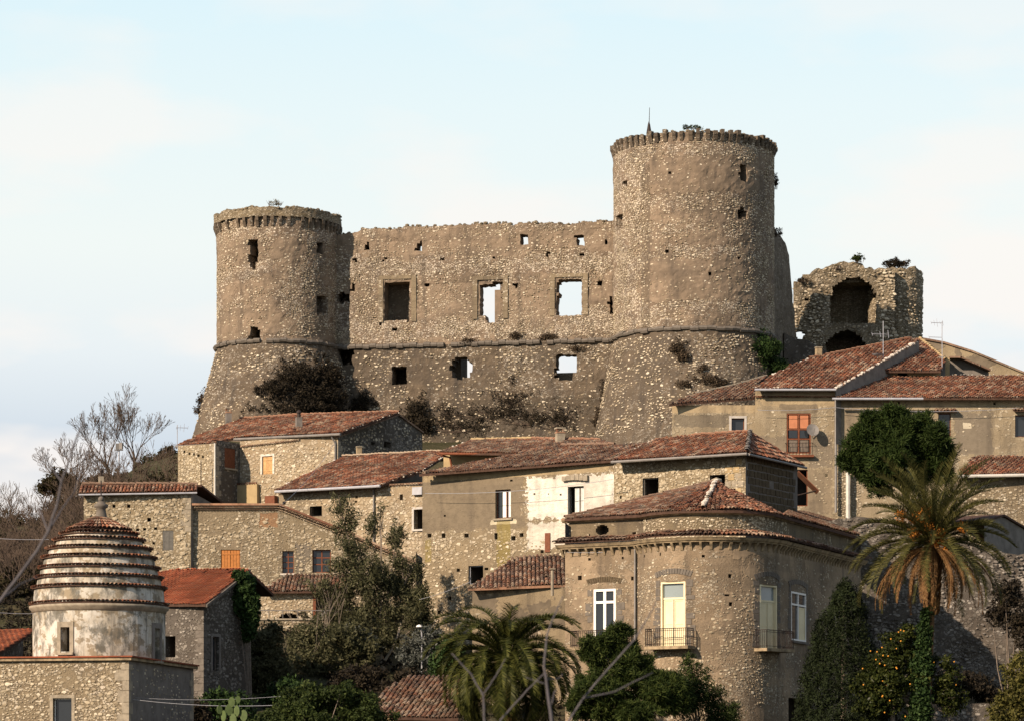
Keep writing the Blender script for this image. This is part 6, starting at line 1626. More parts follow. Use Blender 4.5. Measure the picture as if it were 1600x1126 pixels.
mb = MB(); mb.box(P(1477, 590, 224.5), Vector((.3, 0, 0)), Vector((0, .5, 0)), Vector((0, 0, 1.4))); part('dormer_jamb', mb, M['ochre'], t)
mb = MB(); mb.box(P(1468, 592, 224), Vector((.4, 0, 0)), Vector((0, 1.5, 0)), Vector((0, 0, 1.6))); part('dormer_cheek', mb, M['grey_plaster'], t)
# dish
q = P(1270, 671, 215.3); d = thing('satellite_dish', 'grey satellite dish beside the brown balcony door', 'satellite dish', q)
dn = Vector((.15, -.9, .35)).normalized(); mb = MB(); a = dn.cross(Vector((0, 0, 1))).normalized(); b = a.cross(dn)
for i, (r, e) in enumerate([(0, .1), (.15, .085), (.3, .05), (.43, 0)]):
    for k_ in range(20): w = 2 * math.pi * k_ / 20; mb.v.append(q + (a * math.cos(w) + b * math.sin(w) * 1.05) * r - dn * e)
for i in range(3):
    for k_ in range(20): mb.f.append((i * 20 + k_, i * 20 + (k_ + 1) % 20, (i + 1) * 20 + (k_ + 1) % 20, (i + 1) * 20 + k_))
part('reflector', mb, M['metal'], d, True)
mb = MB(); mb.tube([q - b * .4, q + dn * .45 - b * .1], .015, 4); part('feed_arm', mb, M['metal'], d)
mb = MB(); mb.tube([q - dn * .1, q + Vector((0, .4, -.1)), q + Vector((.0, .6, -.45))], .03, 5); part('bracket', mb, M['metal'], d)
antenna('tall television antenna on the highest roof against the sky', P(1472, 572, 222), 3.1, [(3.0, .8, -.35, 5), (2.0, .9, -.45, 2)])
antenna('television antenna in front of the ruined tower', P(1380, 552, 219), 2.2, [(1.3, 1.1, -.2, 3)])
d = thing('satellite_dish', 'small dish lying behind the white mortar verge at the foot of the antenna', 'satellite dish', P(1371, 556, 219))
mb = MB(); mb.lathe((P(1371, 556, 219).x, 219, 0), [(.02, P(0, 557, 219).z), (.3, P(0, 555, 219).z), (.42, P(0, 553, 219).z)], 16); part('reflector', mb, M['grey_metal'], d)
mb = MB(); mb.tube([P(1371, 560, 219), P(1371, 556, 219)], .03, 5); part('stem', mb, M['metal'], d)
chimney('chimney', 'plain square chimney stub between the low castle wall and the upper right roof', P(1279, 556, 222), .38, .55, M['cream_trim'])
# annexes to the right
S = Slope(P(1498, 741, 203), TD, .36, YD); W = Plane(Q(1488, 203.6), XD)
t = thing('stone_house', 'rubble house with brown roof and pale gutter at the right edge behind the date palm', 'house', P(1550, 870, 204))
make_wall(t, 'wall', W, 0, W.u(1650), 8, eave(W, S), M['rubble2'], []); scatter_stones(t, W, 0, W.u(1650), 12, 20, [], 600, M['stones_pale'], (.06, .17), .0, 191, .04)
pl = [S.at(*q) for q in [(1496, 742), (1650, 739), (1650, 712), (1520, 713)]]
tile_roof(t, S, pl, M['tile'], seed=85, tw=.25); gutter(t, pl[0] + Vector((0, -.1, -.08)), pl[1] + Vector((0, -.1, -.08)), .11, M['pvc'])
W = Plane(Q(1538, 190), Vector((.5, .86, 0))); gp = prof(W, [(1538, 815), (1566, 806), (1640, 850)])
t = thing('shed', 'grey gabled shed wall in shade under the date palm fronds at the right edge', 'shed', P(1560, 880, 190))
make_wall(t, 'gable_wall', W, 0, gp[-1][0], 7, lambda u: pw(gp, u), M['grey_plaster'], [])
mb = MB()
for (a, za), (b, zb) in zip(gp, gp[1:]): p, q = W.pt(a, za + .01, -.15), W.pt(b, zb + .01, -.15); mb.box(p, q - p, W.n * 4, Vector((0, 0, .12)))
part('roof', mb, M['tile_deck'], t)
t = thing('retaining_wall', 'long dark rubble retaining wall in shade behind the date palm', 'wall', P(1400, 1100, 179))
W = Plane(Q(1262, 181), Vector((1, -.03, 0))); tp = prof(W, [(1262, 822), (1300, 812), (1345, 806), (1400, 815), (1440, 835), (1500, 840), (1560, 862), (1650, 870)])
make_wall(t, 'wall', W, 0, tp[-1][0], 2, lambda u: pw(tp, u) + .15 * noise.noise(Vector((u * 2, 0, 0))), M['rubble_dark'], [], step=.35, disp=.1, jit=.05, thick=.8, back=True)
scatter_stones(t, W, 0, tp[-1][0], 4, lambda u: pw(tp, u), [], 2200, M['stones_shade_tint'], (.05, .17), -.2, 192, .06)
W = Plane(Q(1420, 158), Vector((1, .05, 0))); t = thing('low_wall', 'low rough stone wall along the bottom right corner', 'wall', P(1500, 1126, 158))
make_wall(t, 'wall', W, 0, W.u(1660), 1.5, lambda u: zat(W.p, 1098) + .1 * noise.noise(Vector((u * 2, 0, 9))), M['rubble_dark'], [], step=.3, disp=.1, jit=.05, back=True, thick=.6)
# awning
q0 = P(1245, 745, 211); t = thing('wooden_awning', 'dark wooden awning beside the side wall of tufa blocks', 'awning', q0)
for i in range(5):
    a = q0 + Vector((.05, -.8 + .42 * i, .3)); mb = MB(); mb.box(a, Vector((1.35, 0, -1.3)), Vector((0, .38, 0)), Vector((0, 0, .06))); part('plank', mb, M['brown_wood'], t)
mb = MB(); mb.tube([q0 + Vector((1.2, -.6, -.95)), q0 + Vector((0, -.6, -1.25))], .05, 4); part('brace', mb, M['rust'], t)
# bottom roof
S = Slope(P(590, 1119, 149), Vector((.25, 1, 0)), .42, YD); W = Plane(Q(592, 149.6), XD)
t = thing('outbuilding', 'small ochre building with a mossy tiled roof at the bottom edge beside the feathery palm', 'outbuilding', P(640, 1150, 150))
make_wall(t, 'wall', W, 0, W.u(712), 0, eave(W, S, .1), M['ochre'], [])
pl = [S.at(*q) for q in [(588, 1100), (612, 1119), (716, 1121), (716, 1056), (640, 1056), (600, 1078)]]
r_ = tile_roof(t, S, pl, M['tile_brown'], seed=90, tw=.22, sag=.05, bumpy=.03); mortar_line(r_, pl[5], pl[4], M['stone_trim'], .07, 51)
# ================================================================ trees, palms, plants
def B(px, py, D, rx, rz, ry=None):
    s_ = D / F; return (P(px, py, D), rx * s_, (ry if ry is not None else rx * s_ * .9), rz * s_)
def needle_cloud(mb, blobs, n, rnd, l=.2, w=.022, shell=.7, r=.12, flat=.6):
    """needle tufts set over the blobs' outer parts, needles pointing outwards"""
    vol = [b[1] * b[3] for b in blobs]; tot = sum(vol); per = 24
    for b, v in zip(blobs, vol):
        c = Vector(b[0])
        for _ in range(max(1, int(n * v / tot / per))):
            d = rdir(rnd); g_ = noise.noise(Vector((d.x * 2.5 + c.x, d.y * 2.5, d.z * 2.5 + c.z)))
            if g_ < -.3 and rnd.random() < .7: continue
            q = (shell + (1 - shell) * rnd.random()) * (1 + .5 * g_)
            cc = c + Vector((d.x * b[1] * q, d.y * b[2] * q, d.z * b[3] * q)); ax = (d + Vector((0, 0, .5)) + rdir(rnd) * .3).normalized()
            for _ in range(per):
                e = (ax * flat + rdir(rnd)).normalized(); s_ = e.cross(rdir(rnd)).normalized() * w; o = cc + rdir(rnd) * r * rnd.random()
                i = len(mb.v); L_ = l * rnd.uniform(.6, 1.2); mb.v += [o - s_, o + s_, o + e * L_ + s_ * .4, o + e * L_ - s_ * .4]; mb.f.append((i, i + 1, i + 2, i + 3))
def gz(px, D): q = Q(px, D); return Vector((q.x, q.y, ground(q.x, q.y)))
def lumpy(blobs, rnd, k_=5, f_=.5, out=.72):
    """break each mass into smaller lumps so that the outline is uneven and the sky shows between them"""
    o = []
    for b in blobs:
        c = Vector(b[0])
        for _ in range(k_):
            d = rdir(rnd); g_ = f_ * rnd.uniform(.6, 1.15)
            o.append((c + Vector((d.x * b[1], d.y * b[2], d.z * b[3])) * out * rnd.uniform(.75, 1.15), b[1] * g_, b[2] * g_, b[3] * g_ * 1.05))
    return o + [(b[0], b[1] * .66, b[2] * .66, b[3] * .66) for b in blobs]
def tree(name, label, cat, base, trunk_pts, rad, blobs, mat, n, size, seed, group=None, clump=.5, asp=.45, shell=.5, bark=None, limbs=True, droop=0, needles=None):
    rnd = random.Random(seed); t = thing(name, label, cat, base, group)
    mb = MB(); mb.tube(trunk_pts, rad, 8); part('trunk', mb, bark or M['bark'], t)
    if limbs:
        mb = MB(); top = Vector(trunk_pts[-1])
        for b in (blobs if len(blobs) < 16 else blobs[-12:]):
            c = Vector(b[0]); mid = top.lerp(c, .5) + rdir(rnd) * .3; r = rad[-1] if isinstance(rad, list) else rad
            mb.tube([top, mid, c], [r * .8, r * .5, r * .15], 5)
            for _ in range(7):
                e = c + Vector((rnd.uniform(-1, 1) * b[1], rnd.uniform(-1, 1) * b[2], rnd.uniform(-.8, 1) * b[3])) * .85; mb.tube([mid.lerp(c, rnd.random()), e], [r * .25, r * .06], 3)
        part('limb', mb, M['bark'], t)
    mb = MB()
    if needles: needle_cloud(mb, blobs, n, rnd, **needles)
    else: leaf_cloud(mb, blobs, n, size, rnd, clump, asp, shell=shell, droop=droop)
    part('crown', mb, mat, t)
    return t
D = 188
b0 = gz(601, D)
bl = [B(555, 965, D, 52, 28), B(652, 950, D, 30, 36), B(592, 905, D, 56, 52), B(540, 810, D, 24, 40), B(560, 900, D, 50, 40), B(630, 930, D, 48, 40), B(520, 955, D, 34, 22), B(580, 815, D, 18, 32), B(528, 778, D, 13, 16), B(618, 850, D, 24, 34), B(640, 880, D, 26, 34), B(560, 862, D, 38, 34), B(610, 955, D, 60, 38), B(508, 920, D, 30, 18), B(540, 940, D, 34, 26), B(655, 925, D, 22, 34), B(600, 1000, D, 45, 20), B(660, 970, D, 18, 24), B(595, 790, D, 9, 16), B(482, 905, D, 14, 10)]
tree('feathery_tree', 'tall loose grey-olive tree with pale forked trunk in front of the stone houses', 'tree', b0, [b0 - Vector((0, 0, .5)), P(601, 1070, D), P(597, 1030, D), P(594, 1004, D)], [.17, .14, .12, .10], lumpy(bl, random.Random(6), 5, .48, .8), M['leaf_euc'], 46000, .12, 201, 'trees among the houses', .30, .30, .15, M['pale_bark'], droop=.5)
mb = MB(); mb.tube([P(598, 1036, D - .3), P(610, 1018, D - .4), P(622, 990, D - .4), P(628, 965, D)], [.1, .08, .07, .05], 6); part('limb', mb, M['pale_bark'], [o for o in bpy.data.objects if o.name.startswith('feathery_tree')][0])
D = 181; b0 = gz(410, D)
tree('evergreen_tree', 'dark olive bushy tree just right of the ivy covered corner', 'tree', b0, [b0 - Vector((0, 0, .5)), P(408, 1060, D)], [.15, .12], [B(415, 1005, D, 30, 30), B(405, 1045, D, 46, 40), B(375, 1070, D, 36, 34), B(430, 1060, D, 34, 40), B(425, 985, D, 16, 15)], M['leaf_euc'], 22000, .12, 202, 'trees among the houses', .4, .4, .3)
D = 186; b0 = gz(500, D)
t = thing('thin_tree', 'thin pale stemmed saplings in front of the terrace wall', 'tree', b0, 'trees among the houses')
mb = MB(); rnd = random.Random(5); tips = []
for (x0, x1, y1) in ((482, 465, 985), (497, 497, 975), (503, 520, 975)):
    a = P(x0, 1075, D); a.z -= 2; branch(mb, a, (P(x1, y1, D) - a).normalized(), (P(x1, y1, D) - a).length * .5, .04, 3, rnd, tips, .4, .2)
part('stem', mb, M['bark'], t); mb = MB()
leaf_cloud(mb, [B(520, 995, D, 46, 30), B(475, 1000, D, 28, 30), B(560, 1010, D, 36, 36), B(500, 1035, D, 60, 26)], 17000, .12, rnd, .4, .35, shell=.2); part('crown', mb, M['leaf_euc'], t)
b0 = gz(562, 187); shrub('grey_shrub', 'greyish leafy shrub left of the pale forked trunk', 'shrub', b0, [B(555, 990, 187, 26, 16), B(575, 1005, 187, 24, 16)], M['leaf_grey'], 3000, .12, 203, 'shrubs on the slope', .35)
b0 = gz(662, 186); shrub('grey_shrub', 'dark grey twiggy shrub around the street lamp', 'shrub', b0, [B(665, 1005, 186, 26, 32), B(655, 1040, 186, 24, 34), B(640, 1020, 186, 20, 26), B(680, 990, 186, 12, 18)], M['leaf_grey'], 7000, .11, 204, 'shrubs on the slope', .35)
for i, (px, py, D, rx, rz, lab) in enumerate([(560, 1060, 178, 46, 26, 'dark shrub under the pale forked trunk'), (350, 1100, 172, 40, 30, 'dark shrub at the foot of the shaded red roofed building'), (640, 1062, 180, 26, 20, 'dark shrub behind the mossy bottom roof'), (700, 1030, 182, 22, 40, 'dark shrub between street lamp and arching palm'), (300, 1110, 168, 26, 22, 'dark shrub behind the church side wall'), (455, 1080, 176, 40, 22, 'dark shrub above the round green bush'), (600, 1090, 172, 34, 20, 'dark shrub just left of the mossy bottom roof')]):
    shrub('dark_shrub', lab, 'shrub', gz(px, D), [B(px, py, D, rx, rz), B(px + rx * .6, py + 12, D, rx * .7, rz * .8), B(px - rx * .6, py + 14, D, rx * .7, rz * .7)], M['leaf_ivy'] if i % 2 else M['scrub_dark'], 7000, .12, 210 + i, 'shrubs on the slope', .4)
D = 141
shrub('green_bush', 'large round bright green bush at the bottom edge left of the mossy roof', 'bush', gz(500, D), lumpy([B(505, 1090, D, 52, 34), B(465, 1105, D, 46, 30), B(550, 1110, D, 44, 30), B(425, 1120, D, 46, 22), B(590, 1122, D, 30, 22), B(505, 1130, D, 90, 30)], random.Random(3), 6, .45, .8), M['leaf_bush'], 36000, .085, 220, None, .28, 9)
D = 139; t = thing('prickly_pear', 'pale green prickly pear pads left of the bright green bush', 'cactus', gz(365, D))
rnd = random.Random(12)
for (px, py, r_) in ((362, 1096, 7), (372, 1092, 5), (358, 1108, 8), (370, 1110, 8), (350, 1118, 8), (381, 1117, 8), (364, 1124, 9), (343, 1108, 6)):
    c = P(px, py, D); mb = MB(); a = rnd.uniform(-.8, .8); r = r_ * D / F; n_ = 12; dx = Vector((math.cos(a), math.sin(a), 0)); dy = Vector((-math.sin(a), math.cos(a), 0)) * .035
    f_ = [c + dx * r * .75 * math.cos(2 * math.pi * k_ / n_) + Vector((0, 0, r * 1.15 * math.sin(2 * math.pi * k_ / n_))) for k_ in range(n_)]
    mb.add([v - dy for v in f_] + [v + dy for v in f_], [tuple(range(n_)), tuple(range(n_, 2 * n_))[::-1]] + [(k_, n_ + k_, n_ + (k_ + 1) % n_, (k_ + 1) % n_) for k_ in range(n_)]); part('pad', mb, M['cactus'], t)
# ---- ivy on the red roofed building
def ivy(label, base, blobs, n, seed, size=.1):
    rnd = random.Random(seed); t = thing('ivy', label, 'ivy', base)
    mb = MB()
    for b in blobs: mb.tube([Vector(base) + Vector((rnd.uniform(-.2, .2), 0, 0)), b[0]], [.05, .02], 4)
    part('stem', mb, M['bark'], t); mb = MB(); leaf_cloud(mb, blobs, n, size, rnd, .22, .7, shell=.1); part('foliage', mb, M['leaf_ivy'], t); return t
D = 174.6
ivy('dense dark ivy mass on the gable corner of the red roofed building', gz(388, D), [B(382, 915, D, 18, 24, .5), B(388, 945, D, 18, 26, .5), B(390, 970, D, 13, 22, .45), B(374, 900, D, 10, 9, .4), B(372, 935, D, 10, 20, .3), B(388, 990, D, 8, 12, .3)], 24000, 230)

# ---- stone pine by the big right hand house
D = 184; b0 = gz(1420, D); rnd = random.Random(31)
bl = [B(1398 + dx, 695 + dy, D, rx, rz) for dx, dy, rx, rz in [(0, -14, 52, 36), (-48, 6, 32, 30), (45, 0, 38, 34), (-10, 24, 60, 28), (-24, -36, 26, 18), (24, -32, 30, 20), (-58, 26, 24, 22), (68, 22, 24, 26), (-30, 48, 30, 16), (24, 48, 38, 18), (76, 46, 14, 18), (-68, -2, 14, 12), (2, -50, 20, 9), (60, -22, 20, 14), (-50, -22, 15, 11), (-76, 18, 9, 9), (84, 8, 9, 12), (-40, -40, 9, 7)]]
tree('stone_pine', 'rounded dark green pine in front of the big plastered house', 'tree', b0, [b0 - Vector((0, 0, .5)), P(1425, 880, D), P(1412, 740, D)], [.3, .25, .2], lumpy(bl, rnd, 6, .42, .8), M['leaf_pine'], 110000, .13, 240, 'trees among the houses', .30, .22, .75, needles=dict(l=.36, w=.03, r=.2, shell=.6))
b_ = [B(1375, 765, D, 22, 12), B(1350, 740, D, 16, 14)]
mb = MB(); leaf_cloud(mb, b_, 3500, .12, rnd, .25, .25); part('lower_branch', mb, M['leaf_pine'], [o for o in bpy.data.objects if o.name == 'stone_pine'][0])
# ---- front pine, bamboo-like shrub, cypress, orange tree
D = 146; b0 = gz(975, D)
tree('young_pine', 'bright green young pine in front of the white balcony door of the palazzo', 'tree', b0, [b0 - Vector((0, 0, .5)), P(965, 1060, D)], [.12, .08], lumpy([B(960, 995, D, 26, 22), B(935, 1020, D, 28, 22), B(985, 1025, D, 26, 24), B(950, 1055, D, 46, 28), B(1010, 1065, D, 40, 26), B(960, 1100, D, 72, 34), B(1040, 1095, D, 40, 34), B(1000, 1045, D, 24, 20), B(1035, 1062, D, 20, 22), B(905, 1085, D, 22, 30), B(975, 985, D, 12, 10)], random.Random(4), 6, .48, .8), M['leaf_pine2'], 100000, .10, 250, 'trees among the houses', .26, .22, .6, needles=dict(l=.24, w=.022, r=.16, shell=.45))
D = 150; shrub('leafy_shrub', 'mid green upright shrub at the foot of the bow between pine and cypress', 'shrub', gz(1105, D), [B(1085, 1060, D, 26, 30), B(1100, 1090, D, 36, 34), B(1130, 1115, D, 36, 24), B(1075, 1030, D, 12, 22), B(1065, 1100, D, 26, 30)], M['leaf_bush'], 12000, .10, 251, 'shrubs on the slope', .3, 12, .25)
D = 153; b0 = gz(1318, D); rnd = random.Random(52); t = thing('cypress', 'near black conical cypress beside the right end of the palazzo', 'tree', b0, 'trees among the houses')
mb = MB(); mb.tube([b0, P(1318, 940, D)], [.2, .05], 6); part('trunk', mb, M['bark'], t); mb = MB()
for i in range(2100):
    f_ = rnd.random() ** .75; y = lerp(908, 1180, f_); w = pw([(908, 3), (930, 18), (960, 34), (1000, 46), (1050, 60), (1100, 70), (1180, 74)], y); a = rnd.uniform(0, 6.28); s_ = D / F; q = rnd.uniform(.75, 1.05) * (1 + .12 * noise.noise(Vector((a * 1.5, y * .03, 3))))
    px = 1318 + (4 if y < 960 else -2)
    c = P(px, y, D) + Vector((w * s_ * q * math.cos(a), w * s_ * q * math.sin(a), 0))
    for _ in range(22):
        e = rdir(rnd) * rnd.random() ** .5; leaf(mb, c + Vector((e.x * .2, e.y * .2, e.z * .34)), .09 * rnd.uniform(.6, 1.2), (Vector((math.cos(a), math.sin(a), .3)) + rdir(rnd)).normalized(), rnd, .3)
part('crown', mb, M['leaf_dark'], t)
D = 149; b0 = gz(1395, D)
bl = [B(1385, 1030, D, 36, 28), B(1410, 1000, D, 32, 22), B(1365, 1060, D, 34, 28), B(1410, 1060, D, 44, 34), B(1475, 1050, D, 24, 40), B(1385, 1100, D, 44, 34), B(1440, 1030, D, 30, 30), B(1480, 1090, D, 26, 30)]
t = tree('orange_tree', 'orange tree dotted with ripe oranges below the date palm', 'tree', b0, [b0 - Vector((0, 0, .3)), P(1395, 1090, D)], [.12, .1], lumpy(bl, random.Random(7), 5, .5, .75), M['leaf_orange'], 32000, .085, 260, 'trees among the houses', .26, .5, .5)
mb = MB(); mb.lathe((0, 0, 0), [(.001, -.04), (.028, -.028), (.04, 0), (.028, .028), (.001, .04)], 8); om = mb.mesh('orange', M['orange'], True); rnd = random.Random(9)
for i in range(30):
    b = rnd.choice(bl[:6]); a = rnd.uniform(-2.6, -.6); e = rnd.uniform(-.7, .8); q = rnd.uniform(.9, 1.03)
    o = inst('orange', om, Matrix.Translation(Vector(b[0]) + Vector((b[1] * q * math.cos(a) * math.cos(e), b[2] * q * math.sin(a) * math.cos(e) - .05, b[3] * q * math.sin(e)))), t)
D = 147; shrub('yellow_green_bush', 'yellow green bush at the bottom right corner', 'bush', gz(1595, D), [B(1592, 1050, D, 26, 34), B(1600, 1085, D, 40, 34), B(1575, 1110, D, 36, 30), B(1620, 1060, D, 30, 40)], M['leaf_yellow'], 14000, .09, 262, None, .28)
D = 160; shrub('dark_shrub', 'dark shrub at the foot of the retaining wall right of the palm trunk', 'shrub', gz(1520, D), [B(1515, 1070, D, 34, 24), B(1545, 1085, D, 26, 18), B(1490, 1085, D, 26, 20)], M['scrub_dark'], 8000, .1, 263, 'shrubs on the slope', .3)
D = 171; shrub('dark_shrub', 'dark creeper bush high on the right end of the retaining wall', 'shrub', gz(1575, D), [B(1575, 930, D, 30, 30), B(1600, 980, D, 34, 40), B(1560, 960, D, 20, 20)], M['scrub_dark'], 8000, .1, 264, 'shrubs on the slope', .3)

# ---- palms
def frond_mesh(name, mat, Lf, el, droop, llen, rnd, pairs=62, width=.05, vee=.5, fold=.35, bare=.14):
    """frond in the x-z plane starting at the origin"""
    mb = MB(); n = 14; pts = []; p = Vector((0, 0, 0)); a = el
    for i in range(n + 1):
        pts.append(p.copy()); a -= droop / n * (.5 + i / n); p = p + Vector((math.cos(a), 0, math.sin(a))) * Lf / n
    mb.tube(pts, [lerp(.045, .008, i / n) for i in range(n + 1)], 4)
    for i in range(pairs):
        f_ = lerp(bare, 1.0, (i + rnd.random() * .6) / pairs); k_ = min(n - 1, int(f_ * n)); g_ = f_ * n - k_
        o = pts[k_].lerp(pts[k_ + 1], g_); t_ = (pts[k_ + 1] - pts[k_]).normalized(); up = Vector((-t_.z, 0, t_.x))
        l = llen * (math.sin(math.pi * min(1, max(0.05, (f_ - bare) / (1 - bare) * .86 + .1))) ** .6) * rnd.uniform(.85, 1.1)
        for s_ in (-1, 1):
            d_ = (t_ * (.55 + .35 * f_) + Vector((0, s_, 0)) * .8 + up * vee * rnd.uniform(.6, 1.2)).normalized(); d_ = (d_ + rdir(rnd) * .12).normalized()
            m_ = o + d_ * l * .55; e = m_ + (d_ + Vector((0, 0, -fold))).normalized() * l * .45
            w = t_ * width * .5; b = len(mb.v); mb.v += [o - w, o + w, m_ + w * .9, m_ - w * .9, e]; mb.f += [(b, b + 1, b + 2, b + 3), (b + 3, b + 2, b + 4)]
    return mb.mesh(name, mat)
def put_frond(me, o, az, t, roll=0, name='frond', sc=1.0, label=None):
    M_ = Matrix.Translation(o) @ Matrix.Rotation(az, 4, 'Z') @ Matrix.Rotation(roll, 4, 'X') @ Matrix.Diagonal((sc, sc, sc, 1))
    ob = inst(name, me, M_, t)
    if label: ob['label'] = label
    return ob
# Canary palm, front
rnd = random.Random(70); D = 150; c = P(792, 1022, D); b0 = gz(792, D)
t = thing('arching_palm', 'broad green palm with dense arching fronds at the bottom centre', 'palm', b0, 'palm trees')
mb = MB(); mb.tube([b0 - Vector((0, 0, .3)), Vector((c.x, c.y, c.z - 1.2)), Vector((c.x, c.y, c.z - .4)), c], [.42, .45, .6, .35], 12); part('trunk', mb, M['palm_trunk'], t)
VAR = []
for el in (82, 72, 62, 50, 38, 26, 14, 2, -10, -24):
    for k_ in range(2): VAR.append((el, frond_mesh('frond', M['frond'], rnd.uniform(3.9, 4.4), R(el + rnd.uniform(-4, 4)), R(110 + (70 - el) * .3), .62, rnd, 78, .045, .5, .3)))
az = 0
for i in range(120):
    az += 2.39996 + rnd.uniform(-.1, .1); f_ = i / 120; el = lerp(84, -24, f_ ** .8); me = min(VAR, key=lambda v: abs(v[0] - el + rnd.uniform(-8, 8)))[1]
    put_frond(me, c + Vector((math.cos(az) * .22, math.sin(az) * .22, -.5 * f_)), az, t, rnd.uniform(-.25, .25), sc=rnd.uniform(.85, 1.05))
# date palm, right
rnd = random.Random(71); D = 149; c = P(1456, 843, D); b0 = gz(1448, D)
t = thing('date_palm', 'tall date palm with orange fruit clusters and a skirt of dry hanging fronds', 'palm', b0, 'palm trees')
mb = MB(); mb.tube([b0 - Vector((0, 0, .3)), P(1447, 1080, D), P(1452, 960, D), P(1458, 900, D), P(1456, 862, D), c], [.3, .27, .25, .32, .42, .3], 12); part('trunk', mb, M['palm_trunk'], t)
mb = MB()
for i in range(420):
    a = rnd.uniform(0, 6.28); z = rnd.random(); q = P(1456, lerp(868, 960, z), D); r = lerp(.42, .27, z); o = q + Vector((r * math.cos(a), r * math.sin(a), 0)); e = o + Vector((math.cos(a) * .12, math.sin(a) * .12, .22)); mb.tube([o, e], [.045, .02], 3)
part('leaf_bases', mb, M['frond_dry'], t, kind='stuff')
VAR = []
for el in (86, 76, 64, 52, 38, 24, 10, -4, -16):
    for k_ in range(2): VAR.append((el, frond_mesh('frond', M['frond_yellow'], rnd.uniform(4.2, 4.9), R(el + rnd.uniform(-4, 4)), R(58 + (70 - el) * .35), .52, rnd, 66, .042, .55, .15)))
az = 0
for i in range(104):
    az += 2.39996 + rnd.uniform(-.15, .15); f_ = i / 104; el = lerp(86, -18, f_ ** 1.1); me = min(VAR, key=lambda v: abs(v[0] - el + rnd.uniform(-8, 8)))[1]
    put_frond(me, c + Vector((math.cos(az) * .18, math.sin(az) * .18, -.25 * f_ + .1)), az, t, rnd.uniform(-.3, .3), sc=rnd.uniform(.8, 1.02))
DRY = [frond_mesh('dry_frond', M['frond_dry'], rnd.uniform(3.6, 4.3), R(rnd.uniform(-35, 5)), R(75), .32, rnd, 56, .04, .1, 1.2) for _ in range(5)]
for i in range(66):
    az = rnd.uniform(0, 6.28); put_frond(rnd.choice(DRY), c + Vector((math.cos(az) * .3, math.sin(az) * .3, -.35)), az, t, rnd.uniform(-.3, .3), 'dry_frond', rnd.uniform(.7, 1.05), 'dry orange-brown hanging frond')
for (px, py, r_) in ((1408, 806, 11), (1447, 803, 13), (1462, 842, 11), (1426, 832, 10), (1504, 822, 9), (1432, 806, 9), (1470, 832, 9), (1478, 850, 8), (1452, 822, 8)):
    o = P(px, py, D - rnd.uniform(.4, 1.0)); mb = MB(); r = r_ * D / F
    for _ in range(150): q = rdir(rnd) * rnd.random() ** .5; leaf(mb, o + Vector((q.x * r, q.y * r, q.z * r * 1.2)), .055, rdir(rnd), rnd, .7)
    for _ in range(10): q = rdir(rnd) * r; mb.tube([c, c.lerp(o, .5) + Vector((0, 0, .2)), o + q], [.012, .01, .006], 3)
    part('date_cluster', mb, M['dates'], t)
ivy('bright ivy column climbing the date palm trunk', b0 + Vector((.1, -.3, 0)), [B(1443, 1000, D - .25, 12, 34, .3), B(1440, 1040, D - .3, 17, 30, .35), B(1438, 1080, D - .3, 19, 34, .35), B(1436, 1120, D - .3, 22, 34, .4), B(1448, 965, D - .2, 7, 22, .2)], 22000, 231, .075)

# ---- left hillside
def bare(label, base, h, seed, D, lean=0, lev=6, r=.16, spread=.42, group='leafless trees on the left hill', d0=None):
    rnd = random.Random(seed); t = thing('bare_tree', label, 'tree', base, group); mb = MB(); tips = []
    p = Vector(base) - Vector((0, 0, .4)); q = p + Vector((lean * .3, 0, h * .26)); mb.tube([p, q], [r, r * .85], 7); part('trunk', mb, M['bark'], t)
    mb = MB()
    for i in range(4):
        a = 2 * math.pi * i / 4 + rnd.random(); branch(mb, q - Vector((0, 0, .1 * i)), Vector((math.cos(a) * .6 + lean * .15, math.sin(a) * .5, .9)).normalized(), h * .25, r * .55, lev, rnd, tips, spread, .12, 3, (2, 2), .62, .011, 4)
    part('branch', mb, M['twig'], t); return t
bare('left one of the two bare trees on the hill skyline', P(175, 748, 262), 5.6, 301, 262, -1.3, 7, .14)
bare('right and taller of the two bare trees on the hill skyline', P(208, 746, 263), 6.3, 302, 263, .4, 7, .14)
bare('small bare tree low on the left end of the hill skyline', P(105, 770, 258), 4.0, 303, 258, -1.2, 6, .11, .5)
bare('small bare tree rising behind the near branch on the left hill', P(120, 765, 250), 4.2, 304, 250, .2, 6, .1, .5)
bare('bare tree standing in brown scrub above the dome', P(60, 850, 238), 3.8, 306, 238, 0, 5, .1, .5)
rnd = random.Random(88)
SP = [('green bush on the hill skyline right of the bare trees', 240, 728, 260, 26, 18, 'leaf_bush'), ('green brown bush beside the pale house end wall', 262, 715, 256, 16, 20, 'wood_mass'), ('green brown bush at the left end of the hill skyline', 92, 752, 256, 30, 22, 'wood_mass'), ('brown bush under the left bare tree', 160, 755, 258, 30, 14, 'scrub'), ('green bush between the bare trees', 195, 752, 257, 26, 13, 'wood_mass'), ('dark shrub by the ruined fence under the pale house', 252, 760, 245, 22, 16, 'scrub_dark')]
for i, (lab, px, py, D_, rx, rz, mt) in enumerate(SP):
    shrub('hill_bush', lab, 'bush', P(px, py + rz, D_), [B(px, py, D_, rx, rz), B(px - rx * .5, py + rz * .4, D_, rx * .7, rz * .7), B(px + rx * .5, py + rz * .3, D_, rx * .7, rz * .7)], M[mt], 6500, .15, 320 + i, 'bushes on the left hill', .4)
mb = MB(); tw = MB()
